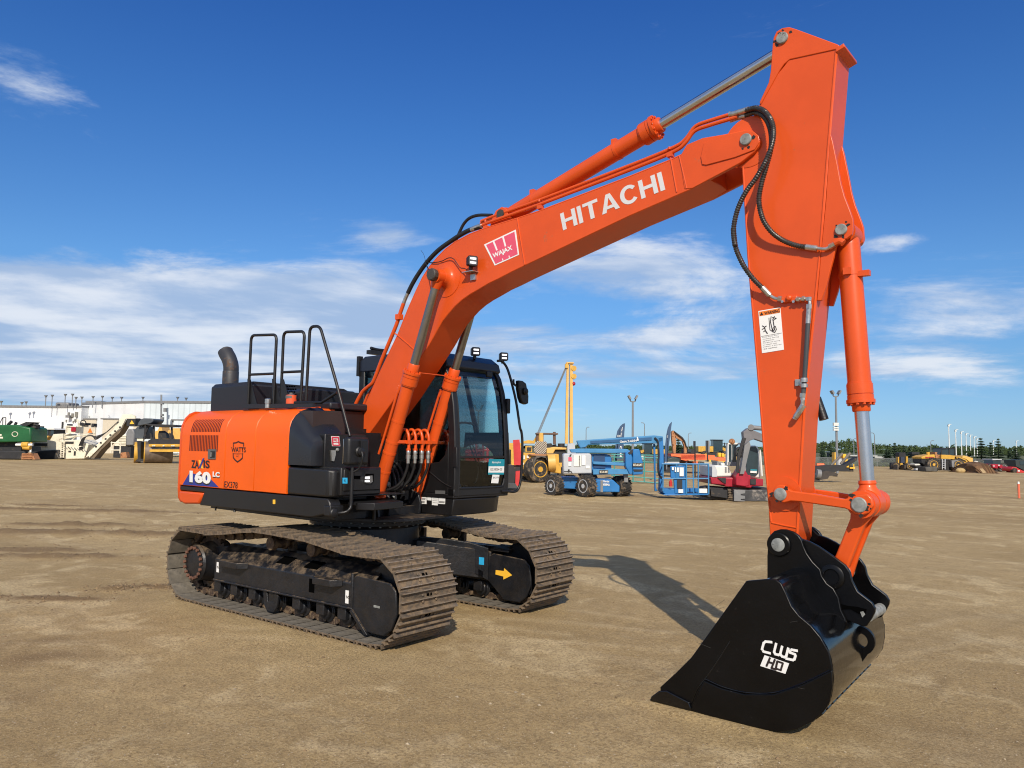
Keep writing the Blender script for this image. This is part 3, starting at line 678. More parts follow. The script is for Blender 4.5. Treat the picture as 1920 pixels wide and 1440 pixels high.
# engine hood
m = MB()
hb = [(-1.94, -.95), (-1.94, .60), (-1.04, .60), (-1.04, -.95)]
m.extr([Vector((x, y, 2.16)) for x, y in hb], [Vector((x, y, 2.50)) for x, y in hb])
hood = UB(m, 'engine_hood', M_HOOD, bevel=.03, seg=2)
m = MB(); m.prismx([(-.93, 2.17), (-.93, 2.50), (-.90, 2.525), (.42, 2.525), (.56, 2.47), (.56, 2.17)], -1.92, -1.06); UB(m, 'hood_top', M_HOOD, parent=hood, bevel=.008)
m = MB(); m.prismx([(-.95, 2.17), (-.95, 2.30)] if False else [(-.62, 2.17), (-.62, 2.40), (-.55, 2.44), (.30, 2.44), (.45, 2.36), (.45, 2.17)], -1.04, -.5); UB(m, 'front_hood', M_HOOD, parent=hood, bevel=.015)
m = MB()
for r in range(6):
    for c in range(5):
        u = 533+c*4.4+(r % 2)*2.2; v = 723+r*5.2; p = uX(u, v, -.498); m.bx(-.502, -.497, p.y, p.y+.022, p.z-.018, p.z)
m.build('hood_vent', M_HOLE, hood)
m = MB(); m.bx(-.5, .15, -.70, .25, 2.18, 2.26); UB(m, 'roof_box', M_HOOD, bevel=.02)
# exhaust elbow
m = MB(); cx, cy = -1.75, -.80; r_ = .092
e0 = uY(432, 716, -.80); P = [Vector((e0.x, -.8, 2.50)), Vector((e0.x, -.8, 2.60)), Vector((e0.x-.0, -.8, 2.74)), Vector((e0.x-.05, -.80, 2.84)), Vector((e0.x-.13, -.80, 2.92)), Vector((e0.x-.15, -.80, 2.945))]
m.lathe(P[0], P[1], [(0, r_+.005), (.18, r_+.005), (.19, r_)], n=28); m.tube(P[1:], r_, n=28, sm=4)
exh = UB(m, 'exhaust_pipe', pmat('exhaust_steel', (.030, .030, .034), .5, dirt=(.11, .06, .03), damt=.3, dscale=5))
# flat cut outlet: dark inside disc
d = (P[-1]-P[-3]).normalized(); MB().cyl(P[-1]+d*.002, P[-1]+d*.006, r_*.86, n=28).build('outlet', M_HOLE, exh)
# ================================================================ boom, arm, cylinders, bucket (upper frame)
BY, AY = .19, .147
K6 = lambda L: cr(1180, 30, 3.2, L); K7 = lambda L: cr(1350, 420, 3.0, L); K8 = lambda L: cr(1200, 880, 2.77, L); KB = lambda L: cr(1400, 980, 6.4, L); KL = lambda L: cr(1440, 880, 6.546, L)
K52 = lambda L: cr(740, 340, 3.5556, L); KA = lambda L: cr(640, 640, 9.6, L)
top = [(658, 808), (686, 756), (712, 698), (745, 629), (765, 579), (780, 545), (792, 520), (805, 500), (819, 483.5), (835, 467), (852.5, 454), (880.6, 439), (909, 428), (970.6, 409), (1010, 396), (1180, 331), (1256.6, 300), (1289, 285), (1320, 262)]
bot = [(1299, 353.5), (1180, 405), (985, 497.5), (960, 509.5), (934, 523), (915, 532), (897.5, 542.5), (881, 552), (866.5, 562), (853, 574), (841, 587.5), (830, 601), (821.5, 615.6), (807.5, 641), (745, 740), (688.6, 817.7)]
bp = pl(top, -BY)+[tuple(uY(1330, 335, -BY)[i] for i in (0, 2))]+pl(bot, -BY)
bp += [(.02, 1.55), (-.08, 1.50), (-.16, 1.60), (-.22, 1.80)]
m = MB(); m.prism(bp, -BY, BY); boom = UB(m, 'boom', M_OR, bevel=.006, seg=1)
# top flange lip of the near and far side plates
for s in (-1, 1):
    m = MB(); P = [Vector((x, s*(BY-.008), z)) for x, z in pl(top, -BY)]
    m.tube(P, .010, n=6, sm=1); m.build('edge_flange', M_OR, boom)
fork = K6([(300, 850), (345, 772), (440, 732), (560, 712), (690, 686), (735, 692), (770, 715), (787, 745), (780, 775), (755, 812), (670, 880), (520, 960), (380, 1035), (330, 1040)])
for a, b in ((-BY-.004, -AY-.012), (AY+.012, BY+.004)):
    m = MB(); m.prism(pl(fork, -BY), a, b); m.build('fork_plate', M_OR, boom, bevel=.006)
dbl = K6([(432, 846), (440, 893), (465, 897), (640, 850), (755, 805), (783, 760), (780, 722), (745, 693), (690, 691), (560, 720), (450, 765)])
m = MB(); m.prism(pl(dbl, -BY), -BY-.014, -BY-.003); m.build('doubler_plate', M_OR, boom, bevel=.004)
pc = uY(1399, 262, -BY-.014); PB = Vector((pc.x, 0, pc.z))
def pinhead(c, Y, r, name='pin', parent=None, t=.02, mat=None):
    m = MB(); s = -1 if Y < 0 else 1; m.lathe((c.x, Y, c.z), (c.x, Y+s, c.z), [(0, r), (t*.7, r), (t, r*.88)], n=28); m.cyl((c.x, Y+s*t, c.z), (c.x, Y+s*(t+.001), c.z), r*.1, n=8); return m.build(name, mat or M_PIN, parent)
pinhead(PB, -BY-.014, .047, 'boom_pin', boom)
m = MB()
for a in (0, pi/2, pi, 3*pi/2, pi/4): m.box((PB.x+.0*cos(a), -BY-.036, PB.z), (.004, .002, .004))
m.build('pin_mark', M_INK, boom)
# seams / weld beads across the boom side
for q in (K52([(818, 248), (830, 330), (868, 556)]), K6([(247, 850), (262, 930), (285, 1056)]), K52([(0, 1012), (60, 1060), (140, 1130)]), K6([(300, 840), (345, 1035)])):
    m = MB(); m.tube([uY(u, v, -BY-.001) for u, v in q], .007, n=8, sm=2); m.build('seam', M_OR, boom)
m = MB(); m.tube([Vector((x, y, z)) for y in (-.18, .18) for x, z in [pl([(812, 702)], -.0)[0]]], .006, n=6); m.build('seam', M_OR, boom)
# brand lettering: block letters cut as polygons in a unit box
def arcp(cx, cy, rx, ry, a0, a1, n=10): return [(cx+rx*cos(radians(a0+(a1-a0)*i/n)), cy+ry*sin(radians(a0+(a1-a0)*i/n))) for i in range(n+1)]
LET = {'H': (1.0, [[(0, 0), (.25, 0), (.25, 1), (0, 1)], [(.25, .41), (.75, .41), (.75, .59), (.25, .59)], [(.75, 0), (1, 0), (1, 1), (.75, 1)]]),
       'I': (.26, [[(0, 0), (.26, 0), (.26, 1), (0, 1)]]), 'T': (.98, [[(0, .82), (.98, .82), (.98, 1), (0, 1)], [(.36, 0), (.62, 0), (.62, .82), (.36, .82)]]),
       'A': (1.12, [[(0, 0), (.27, 0), (.56, .78), (.56, 1), (.42, 1)], [(.56, .78), (.85, 0), (1.12, 0), (.70, 1), (.56, 1)], [(.33, .17), (.79, .17), (.72, .34), (.40, .34)]]),
       'C': (1.06, [arcp(.55, .5, .55, .52, 38, 322, 22)+arcp(.56, .5, .30, .33, 322, 38, 22)])}
def block_word(name, word, BL, BR, TL, mat, parent, gap=.13):
    W_ = sum(LET[c][0] for c in word)+gap*(len(word)-1); x = 0; m = MB(); n = Vector((0, -.0015, 0))
    for c in word:
        w, polys = LET[c]
        for P in polys:
            A = [BL+(BR-BL)*((x+px)/W_)+(TL-BL)*py for px, py in P]; nn_ = n*(1+.3*polys.index(P)); m.extr([a+nn_ for a in A], A)
        x += w+gap
    return m.build(name, mat, parent)
block_word('brand_lettering', 'HITACHI', uY(1056, 432, -BY-.001), uY(1247.5, 355.5, -BY-.001), uY(1050, 401, -BY-.001), M_SIL, boom)
# dealer badge
Q = K52([(596, 422), (808, 322), (830, 490), (668, 562)])
plate('dealer_badge', Q, -BY-.001, M_WHT, boom)
def lerpq(s, t):  # bilinear in badge
    a = [Q[0][i]*(1-s)+Q[1][i]*s for i in (0, 1)]; b = [Q[3][i]*(1-s)+Q[2][i]*s for i in (0, 1)]; return (a[0]*(1-t)+b[0]*t, a[1]*(1-t)+b[1]*t)
plate('badge_field', [lerpq(.05, .05), lerpq(.95, .05), lerpq(.95, .95), lerpq(.05, .95)], -BY-.003, M_PINKR, boom, t=.001)
TQ('badge_name', 'WAJAX', lerpq(.10, .74), lerpq(.84, .74), lerpq(.10, .50), -BY-.006, M_WHT, boom, bold=.03, shear=.25)
for s0, s1, t0, t1 in ((.26, .31, .05, .45), (.56, .61, .05, .45), (.34, .37, .86, .95), (.60, .63, .86, .95)):
    plate('badge_stroke', [lerpq(s0, t0), lerpq(s1, t0), lerpq(s1, t1), lerpq(s0, t1)], -BY-.004, M_WHT, boom, t=.001)
# boss and boom lamp
PC = Vector((1.385, 0, 3.558))
for s in (-1, 1):
    m = MB(); m.lathe((PC.x, s*BY, PC.z), (PC.x, s*9, PC.z), [(0, .20), (.006, .20), (.008, .13), (.02, .105), (.05, .085), (.085, .078), (.09, .07)], n=40); m.build('cylinder_boss', M_OR, boom)
    m = MB(); m.lathe((PC.x, s*.372, PC.z), (PC.x, s*9, PC.z), [(0, .062), (.015, .066), (.05, .066), (.06, .058), (.062, .045)], n=10); m.build('pin_nut', pmat('dirty_nut', (.05, .045, .04), .6, bump=.4), boom)
m = MB(); q = K52
b0 = uY(*q([(490, 600)])[0], -.25); b1 = uY(*q([(530, 640)])[0], -BY)
m.box((b1.x, -.20, b1.z), (.07, .02, .06)); m.box(((b0.x+b1.x)/2, -.235, (b0.z+b1.z)/2+.02), (.15, .09, .008)); br = m.build('lamp_bracket', M_STEEL, boom)
def cube_lamp(c, yaw, s, parent, tilt=0, label=None):
    R_ = Matrix.Rotation(yaw, 3, 'Z') @ Matrix.Rotation(tilt, 3, 'Y')
    m = MB(); A = []
    pr = [(-s*.5, .36), (-s*.2, .46), (s*.35, .5), (s*.45, .48)]
    rings = []
    for x, k in pr:
        rings.append([m.b.verts.new(c+R_@Vector((x, a*s*k*1.02, b*s*k))) for a, b in ((-1, -.75), (-.75, -1), (.75, -1), (1, -.75), (1, .75), (.75, 1), (-.75, 1), (-1, .75))])
    for a, b in zip(rings, rings[1:]):
        for i in range(8): m.b.faces.new((a[i], a[(i+1) % 8], b[(i+1) % 8], b[i]))
    m.b.faces.new(rings[0][::-1]); m.b.faces.new(rings[-1])
    m.box(c+R_@Vector((-.01, 0, -s*.62)), (s*.2, s*.35, s*.35))
    o = UB(m, 'work_lamp', M_PLB, parent=parent)
    f = MB(); P = [c+R_@Vector((s*.455, a*s*.40, b*s*.40)) for a, b in ((-1, -1), (1, -1), (1, 1), (-1, 1))]; f.extr(P, [p+R_@Vector((.002, 0, 0)) for p in P]); f.build('lens', pmat('lamp_lens', (.10, .10, .105), .35), o if parent is None else parent)
    for z in (-.2, .2):
        f = MB(); P = [c+R_@Vector((s*.462, a*s*.30, (b*.085+z)*s)) for a, b in ((-1, -1), (1, -1), (1, 1), (-1, 1))]; f.extr(P, [p+R_@Vector((.002, 0, 0)) for p in P]); f.build('led', M_LED, o if parent is None else parent)
    return o
lc = uY(*K52([(512, 535)])[0], -.27); cube_lamp(lc, radians(-28), .105, boom)
m = MB(); m.tube([uY(u, v, Y) for (u, v), Y in zip(cr(780, 460, 10.286, [(190, 320), (300, 335), (480, 310), (620, 245), (715, 255), (790, 350), (850, 430), (930, 445), (980, 470)]), (-.17, -.20, -.21, -.22, -.22, -.22, -.22, -.24, -.26))], .005, n=6); m.build('lamp_cable', M_HOSE, boom)
m = MB(); m.tube([uY(u, v, Y) for (u, v), Y in zip(cr(780, 460, 10.286, [(175, 300), (210, 400), (260, 500), (300, 545)]), (-.17, -.22, -.3, -.38))], .006, n=6); m.tube([uY(u, v, -.17) for u, v in cr(780, 460, 10.286, [(180, 290), (150, 180), (95, 95)])], .002, n=5); m.build('lamp_cable', M_HOSE, boom)
# hydraulic pipes along the boom top and their hoses
def pipe(name, px, Y, r, mat, parent, n=10, sm=4):
    if not isinstance(Y, (list, tuple)): Y = [Y]*len(px)
    m = MB(); m.tube([uY(u, v, y) for (u, v), y in zip(px, Y)], r, n=n, sm=sm); return m.build(name, mat, parent)
pt = [(900, 424), (925, 414), (1010, 384), (1180, 319), (1262, 285), (1285, 268), (1302, 246), (1330, 235), (1383, 219)]
pipe('boom_pipe', pt, -.15, .016, M_OR, boom); pipe('boom_pipe', [(u+2, v-9) for u, v in pt], -.11, .016, M_OR, boom)
pipe('boom_pipe', [(u+1, v-5) for u, v in pt[:5]], -.03, .014, M_OR, boom)
for (u, v) in ((912, 424), (1013, 386), (1257, 288)):
    m = MB(); c = uY(u, v+3, -.15); m.box(c, (.05, .05, .035)); c = uY(u-2, v-8, -.13); m.lathe(c, c+Vector((0, 0, 1)), [(0, .012), (.02, .012)], n=6); m.build('pipe_clamp', M_OR, boom)
pipe('boom_hose', K52([(575, 303), (500, 325), (430, 362), (370, 402), (300, 452), (245, 505), (195, 565), (150, 630), (115, 690), (88, 745)]), -.16, .024, M_HOSE, boom, n=14)
pipe('boom_hose', K52([(650, 226), (560, 226), (500, 245), (460, 285), (430, 345), (405, 400), (385, 430)]), [-.02]*7, .017, M_HOSE, boom)
pipe('hose_fitting', K52([(88, 745), (72, 780), (60, 812)]), -.16, .021, M_STEEL, boom, sm=1); pipe('hose_fitting', K52([(512, 322), (545, 308), (580, 296)]), -.16, .026, M_STEEL, boom, sm=1)
pipe('boom_pipe', K52([(60, 812), (40, 870), (10, 960)])+KA([(830, 90), (770, 230), (690, 430), (620, 620), (560, 750), (480, 820), (390, 900), (310, 1030), (210, 1230), (120, 1410)]), -.16, .022, M_OR, boom, n=14)
pipe('boom_pipe', KA([(720, 500), (640, 700), (560, 850), (480, 960), (430, 1080), (350, 1250), (200, 1400), (120, 1500)]), -.10, .017, M_OR, boom)
m = MB(); c = uY(*K52([(30, 905)])[0], -.16); m.box(c, (.07, .06, .06)); m.build('pipe_clamp', M_ORW, boom)
# ---- cylinders
def cylinder(a, b, r_bar, r_col, r_neck, r_rod, t0, t1, t2, parent_name, clev=.07, rodmat=M_CHR):
    """a: foot pin, b: rod pin; t0..t2 fractions along where collar starts/ends, neck ends"""
    a = Vector(a); b = Vector(b); L = (b-a).length
    m = MB(); m.lathe(a, b, [(.02, r_bar*.8), (.05, r_bar*.97), (.09, r_bar), (L*t0-.012, r_bar), (L*t0-.011, r_col*.90), (L*t0, r_col*.90), (L*t0+.001, r_col*.96), (L*(t0*.45+t1*.55)-.003, r_col*.96), (L*(t0*.45+t1*.55)-.0025, r_col*.90), (L*(t0*.45+t1*.55)+.0025, r_col*.90), (L*(t0*.45+t1*.55)+.003, r_col*.96), (L*t1-.026, r_col*.96), (L*t1-.025, r_col*1.05), (L*t1, r_col*1.05), (L*t1+.001, r_neck), (L*t2-.008, r_neck), (L*t2, r_neck*.93)], n=36)
    m.cyl(a+Vector((0, -clev, 0)), a+Vector((0, clev, 0)), r_bar*1.02, n=28)
    d = (b-a).normalized(); e1 = d.cross(Vector((0, 1, 0))).normalized(); e2 = Vector((0, 1, 0))
    for k in range(12):
        q = 2*pi*k/12; p = a+d*(L*t1)+(e1*cos(q)+e2*sin(q))*r_col*.90
        m.lathe(p, p+d, [(0, .012), (.014, .012), (.016, .008)], n=6)
    o = UB(m, parent_name, M_OR)
    m = MB(); m.cyl(a+d*(L*t2-.05), b-d*.05, r_rod, n=32); m.build('rod', rodmat, o)
    return o, a, b, d, L
FOOT = Vector((.50, 0, 1.215)); EYE = Vector((1.385, 0, 3.558))
dd = (EYE-FOOT); 
def tz(px, Y): p = uY(*px, Y); return (p-Vector((FOOT.x, Y, FOOT.z))).dot(dd.normalized())/dd.length
tc0, tc1, tn = tz(KA([(1225, 790)])[0], -.31), tz(KA([(1270, 545)])[0], -.31), tz(KA([(1330, 415)])[0], -.31)
for s in (-1, 1):
    o, a, b, d, L = cylinder(FOOT+Vector((0, s*.31, 0)), EYE+Vector((0, s*.31, 0)), .070, .094, .062, .046, tc0, tc1, tn, 'boom_cylinder', rodmat=M_CHRD)
    m = MB(); m.cyl(b+Vector((0, -.055, 0)), b+Vector((0, .062, 0)), .076, n=32); m.lathe(b-d*.13, b, [(0, .048), (.05, .06), (.10, .07)], n=28); m.build('rod_eye', M_OR, o)
    m = MB(); P = [a+d*(L*t)+Vector((-.085+xo, 0, .02))+Vector((0, -.04, 0)) for t, xo in ((.20, -.03), (.27, -.02), (.5, -.0), (tc0-.05, -.0), (tc0-.02, .02))]
    m.tube(P, .014, n=10); m.build('cylinder_pipe', M_OR, o)
    for t in (.13, .215, .265, .36):
        m = MB(); c = a+d*(L*t); m.cyl(c-d*.012, c+d*.012, .0735, n=32); m.build('band', M_OR, o)
# pipe manifold between the boom cylinders
c0 = FOOT+dd*.265
m = MB(); m.box((c0.x+.06, 0, c0.z), (.03, .60, .035)); mf = UB(m, 'hose_manifold', M_OR, bevel=.004)
for i, y in enumerate((-.15, -.05, .05, .15)):
    z = c0.z; x = c0.x+.06
    m = MB(); m.tube([Vector((x-.20, y*.6, z-.02)), Vector((x-.16, y*.8, z+.05)), Vector((x-.09, y, z+.125)), Vector((x-.02, y, z+.13)), Vector((x+.02, y, z+.06)), Vector((x+.025, y, z-.05)), Vector((x+.02, y, z-.10))], .017, n=12); m.box((x+.02, y, z), (.05, .06, .04)); m.lathe((x+.02, y, z-.07), (x+.02, y, z-1), [(0, .026), (.02, .026), (.03, .02)], n=6); m.build('bent_pipe', M_OR, mf)
    m = MB(); m.lathe((x+.02, y, z-.09), (x+.0, y, z-1), [(0, .02), (.02, .026), (.05, .022), (.055, .026), (.09, .026), (.095, .02), (.14, .02)], n=14); m.build('hose_fitting', M_STEEL, mf)
    m = MB(); m.tube([Vector((x+.015, y, z-.22)), Vector((x-.0, y, z-.30)), Vector((x-.05, y-.02, z-.42)), Vector((x-.13, y-.06, z-.50)), Vector((x-.27, y-.10, z-.53)), Vector((x-.4, y-.1, z-.50))], .0155, n=12); m.build('hose', M_HOSE, mf)
# boom foot bracket, swivel hoses and dark clutter inside the frame
m = MB()
for s in (-1, 1):
    m.prism([(-.2, 1.03), (-.15, 1.62), (-.02, 1.66), (.12, 1.55), (.42, 1.32), (.60, 1.26), (.64, 1.16), (.62, 1.03)], s*.225-.015, s*.225+.015)
    m.prism([(.35, 1.03), (.40, 1.26), (.52, 1.30), (.62, 1.22), (.66, 1.03)], s*.40-.015, s*.40+.015)
m.bx(-.2, .35, -.22, .22, 1.03, 1.12); UB(m, 'boom_bracket', M_UC, bevel=.006)
m = MB()
for k in range(9):
    y = -.2+k*.05; x = .28+.03*(k % 3); m.tube([Vector((x-.30, y*.8, 1.62+.03*(k % 2))), Vector((x-.12, y, 1.60)), Vector((x+.03, y*.9, 1.46)), Vector((x+.02+.04*(k % 2), y*.7, 1.28)), Vector((x-.12, y*.5, 1.14))], .019, n=8)
UB(m, 'swivel_hose', M_HOSE)
m = MB()
for k in range(7): c = Vector((.34+.05*(k % 3), -.22+.07*k, 1.2+.07*(k % 4))); m.lathe(c, c+Vector((.3, -.5, .4)), [(0, .02), (.03, .02), (.035, .026), (.06, .026), (.062, .015)], n=6)
UB(m, 'hose_coupling', M_PIN)
# arm cylinder
PA = uY(1467, 72, -AY-.008); PA = Vector((PA.x, 0, PA.z)); PF = Vector((2.06, 0, 4.14))
ad = PA-PF
def ta(px, Y): p = uY(*px, Y); return (p-PF).dot(ad.normalized())/ad.length
t0_, t1_, t2_ = ta(K6([(75, 720)])[0], -.05), ta(K6([(150, 665)])[0], -.05), ta(K6([(180, 645)])[0], -.05)
ac, *_ = cylinder(PF, PA, .082, .108, .07, .047, t0_, t1_, t2_, 'arm_cylinder', clev=.06)
m = MB(); m.cyl(PA+Vector((0, -.09, 0)), PA+Vector((0, .09, 0)), .085, n=28); m.build('rod_eye', M_OR, ac)
for t in (.12, .45):
    m = MB(); c = PF+ad*t; d = ad.normalized(); m.cyl(c-d*.012, c+d*.012, .0855, n=32); m.box(c+Vector((-.03, 0, .09)), (.05, .05, .05)); m.build('band', M_OR, ac)
for s in (-1, 1):
    m = MB(); m.prism([(1.90, 3.98), (1.93, 4.10), (1.99, 4.19), (2.07, 4.215), (2.13, 4.18), (2.16, 4.10), (2.30, 4.01)], s*.10-.018, s*.10+.018); m.build('cylinder_bracket', M_OR, boom, bevel=.004)
    m = MB(); m.cyl((PF.x, s*.115, PF.z), (PF.x, s*.135, PF.z), .045, n=24); m.build('pin', pmat('dirty_nut', (.05,)*3), boom)
# ---- arm
armp = K6([(862, 165), (850, 330), (838, 400), (790, 510), (722, 640), (672, 860), (705, 1440)])+K7([(215, 950), (245, 1330)])+KL([(5, 480), (20, 800), (120, 940), (330, 900), (372, 790)])+KL([(415, 0)])+K7([(480, 1050), (515, 700)])+K6([(1150, 1440), (1250, 190)])
apx = K6([(862, 165), (868, 130), (885, 95), (920, 74), (960, 68), (1000, 80), (1245, 170)])
ap = pl(armp, -AY); body_top = K6([(845, 380), (860, 330), (905, 290), (955, 258)])
main = pl(K6([(955, 262), (935, 290), (838, 410), (790, 510), (722, 640), (672, 860), (705, 1440)])+K7([(215, 950), (245, 1330)])+KL([(5, 480), (20, 800), (120, 940), (330, 960), (368, 860)])+KL([(415, 0)])+K7([(480, 1050), (515, 700)])+K6([(1150, 1440), (1250, 190)]), -AY)
m = MB(); m.prism(main, -AY, AY); arm = UB(m, 'arm', M_OR, bevel=.006, seg=1)
side = pl(K6([(862, 165), (868, 130), (885, 95), (920, 74), (960, 68), (1000, 80), (1245, 170), (1262, 178), (1250, 200), (965, 262), (930, 290), (905, 325), (790, 535), (782, 520), (838, 400), (850, 330)]), -AY)
for a, b in ((-AY-.008, -AY+.028), (AY-.028, AY+.008)):
    m = MB(); m.prism(side, a, b); m.build('apex_plate', M_OR, arm, bevel=.005)
# end cap flange
e = pl(K6([(1255, 165), (1283, 166), (1270, 195), (1245, 205)]), -AY); m = MB()
P0 = uY(*K6([(1245, 172)])[0], -AY); P1 = uY(*K6([(1283, 168)])[0], -AY)
m.prism([(P1.x-.05, P1.z-.022), (P1.x+.006, P1.z+.0), (P1.x+.014, P1.z-.03), (P1.x-.05, P1.z-.052)], -AY-.012, AY+.012); m.build('end_cap', M_OR, arm, bevel=.004)
pinhead(PA, -AY-.008, .046, 'pin', arm)
# flange lines down the side plate edges
for s in (-1, 1):
    m = MB(); m.tube([Vector((p.x-.012, s*(AY+.001), p.z)) for p in [uY(u, v, -AY) for u, v in K6([(1250, 200), (1200, 800), (1150, 1440)])+K7([(515, 700), (480, 1050)])+KL([(372, 790)])]], .006, n=6, sm=1); m.build('seam', M_OR, arm)
    m = MB(); m.tube([Vector((p.x+.012, s*(AY+.001), p.z)) for p in [uY(u, v, -AY) for u, v in K6([(672, 880), (705, 1440)])+K7([(215, 950), (245, 1330)])+KL([(18, 640)])]], .007, n=6, sm=1); m.build('seam', M_OR, arm)
m = MB(); m.lathe((PB.x, -AY, PB.z), (PB.x, -9, PB.z), [(0, .205), (.004, .205), (.006, .195), (.008, .17), (.010, .16)], n=56); m.build('pivot_boss', M_OR, arm)
lug = pl(K6([(1205, 700), (1222, 760), (1250, 900), (1268, 1000), (1290, 1080), (1325, 1170), (1340, 1215), (1343, 1265), (1335, 1310), (1305, 1335), (1270, 1342), (1245, 1365)])+K7([(645, 160), (622, 250), (600, 340), (570, 430), (545, 430), (565, 200)])+K6([(1180, 1100)]), -AY)
for a, b in ((-AY, -AY+.03), (AY-.03, AY)):
    m = MB(); m.prism(lug, a-.001 if a < 0 else a, b+.001 if a > 0 else b); m.build('cylinder_lug', M_OR, arm, bevel=.004)
PD = uY(1577.5, 431, -AY-.002); PD = Vector((PD.x, 0, PD.z)); pinhead(PD, -AY-.001, .042, 'pin', arm); pinhead(PD, AY+.001, .042, 'pin', arm)
m = MB(); m.cyl((PD.x, AY, PD.z), (PD.x, AY+.03, PD.z), .075, n=24); m.build('lug_boss', M_OR, arm)
# lower cross plate above the bucket pin
m = MB(); m.tube([uY(u, v, -AY-.001) for u, v in KL([(45, 655), (200, 690), (350, 718)])], .006, n=6, sm=1); m.build('seam', M_OR, arm)
# warning plate on the arm
WQ = K7([(216, 490), (340, 468), (360, 707), (237, 727)])
plate('warning_sticker', WQ, -AY-.001, M_WHT, arm)
def lq(s, t):
    a = [WQ[0][i]*(1-s)+WQ[1][i]*s for i in (0, 1)]; b = [WQ[3][i]*(1-s)+WQ[2][i]*s for i in (0, 1)]; return (a[0]*(1-t)+b[0]*t, a[1]*(1-t)+b[1]*t)
def wq(s0, s1, t0, t1, mat, t=.001, name='sticker_print', Y=-AY-.003): return plate(name, [lq(s0, t0), lq(s1, t0), lq(s1, t1), lq(s0, t1)], Y, mat, arm, t=t)
wq(.03, .97, .02, .125, M_ORL)
TQ('warning_title', 'WARNING', lq(.26, .112), lq(.95, .112), lq(.26, .04), -AY-.006, M_INK, arm, bold=.02)
plate('sticker_print', [lq(.05, .11), lq(.21, .11), lq(.13, .035)], -AY-.0045, M_INK, arm, t=.001)
wq(.03, .97, .60, .607, M_INK)
for i, s in enumerate(('Keep away from', 'machine during', 'operation.', 'Personal injury', 'or death may', 'result if hit by', 'the machine.')):
    t = .645+i*.046; TQ('warning_text', s, lq(.08, t), lq(.08+.84*len(s)/16, t), lq(.08, t-.026), -AY-.004, M_INK, arm)
def wstroke(pts, w): 
    mm = MB(); stroke(mm, [lq(*p) for p in pts], w, -AY-.0035); mm.build('sticker_print', M_INK, arm)
wstroke([(.55, .18), (.50, .30), (.56, .52), (.66, .50), (.62, .25), (.70, .19)], .006); wstroke([(.45, .20), (.45, .48), (.56, .53)], .004); wstroke([(.60, .20), (.78, .24), (.66, .27)], .004)
wstroke([(.56, .53), (.66, .56), (.74, .50), (.70, .42), (.60, .45), (.56, .53)], .005)
wstroke([(.12, .36), (.22, .40), (.30, .38)], .006); wstroke([(.22, .40), (.24, .48), (.16, .50)], .006); wstroke([(.24, .48), (.32, .56)], .006); wstroke([(.10, .44), (.22, .42)], .005)
# hoses on the arm
h1 = K6([(610, 600), (650, 580), (700, 566), (760, 552), (815, 575), (858, 645), (862, 740), (828, 850), (765, 965), (700, 1055), (650, 1160), (625, 1280), (635, 1380)])+K7([(75, 25), (85, 120), (125, 220), (180, 300), (240, 362)])
y1 = [-.15, -.16, -.18, -.22, -.27, -.31, -.34, -.35, -.36, -.36, -.35, -.34, -.33, -.33, -.31, -.28, -.24, -.20]
def armour(name, px, Y, r, parent):
    P = catmull([uY(u, v, y) for (u, v), y in zip(px, Y)], 7); L = sum((b-a).length for a, b in zip(P, P[1:])); N = int(L/.0045); 
    out = []; acc = 0; k = 0
    segs = [(b-a).length for a, b in zip(P, P[1:])]
    for i in range(N):
        t = i/(N-1)*L*.9999; k = 0
        while t > segs[k]: t -= segs[k]; k += 1
        out.append(P[k].lerp(P[k+1], t/segs[k]))
    m = MB(); m.tube(out, r, n=12, sm=1, rf=lambda i, n: r*(1.0 if (i//2) % 2 else .84)); return m.build(name, M_HOSEG, parent)
armour('arm_hose', h1[2:], y1[2:], .0205, arm)
h2 = K6([(620, 615), (660, 605), (700, 596), (760, 580), (815, 612), (848, 690), (850, 790), (820, 910), (792, 1010), (778, 1110), (800, 1215), (850, 1292), (920, 1345), (1000, 1376), (1060, 1386)])
y2 = [-.12, -.12, -.14, -.17, -.22, -.26, -.28, -.29, -.29, -.28, -.26, -.23, -.20, -.185, -.18]
armour('arm_hose', h2[2:], y2[2:], .0205, arm)
for q, Y in ((K6([(600, 590), (622, 590), (650, 580), (715, 560)]), (-.15, -.15, -.16, -.18)), (K6([(605, 625), (640, 612), (700, 598)]), (-.12, -.12, -.14)), (K6([(1060, 1386), (1125, 1395)]), (-.18, -.18)), (K7([(238, 358), (280, 402)]), (-.20, -.18))):
    pipe('hose_fitting', q, list(Y), .0225, M_STEEL, arm, sm=1, n=14)
pipe('elbow', K6([(1120, 1393), (1180, 1397), (1215, 1375), (1240, 1360)]), -.18, .013, M_STEEL, arm); pipe('elbow', K7([(275, 398), (310, 418), (348, 420)]), -.18, .013, M_STEEL, arm)
c = uY(*K6([(1215, 1378)])[0], -.18); m = MB(); m.lathe(c, c+Vector((1, 0, .4)), [(-.02, .02), (.02, .02)], n=6); m.build('fitting_nut', M_STEEL, arm)
pipe('cylinder_port', K6([(1232, 1365), (1262, 1352), (1285, 1362)]), -.17, .026, M_OR, arm, sm=2)
m = MB(); a = uY(*K7([(345, 440)])[0], -AY); b = uY(*K7([(440, 405)])[0], -AY); m.bx(a.x, b.x, -AY-.03, -AY, a.z-.01, b.z); c = uY(*K7([(388, 417)])[0], -AY-.03); m.lathe((c.x, -AY-.03, c.z), (c.x, -9, c.z), [(0, .024), (.01, .022), (.02, .014)], n=16); m.build('valve_block', M_OR, arm, bevel=.006)
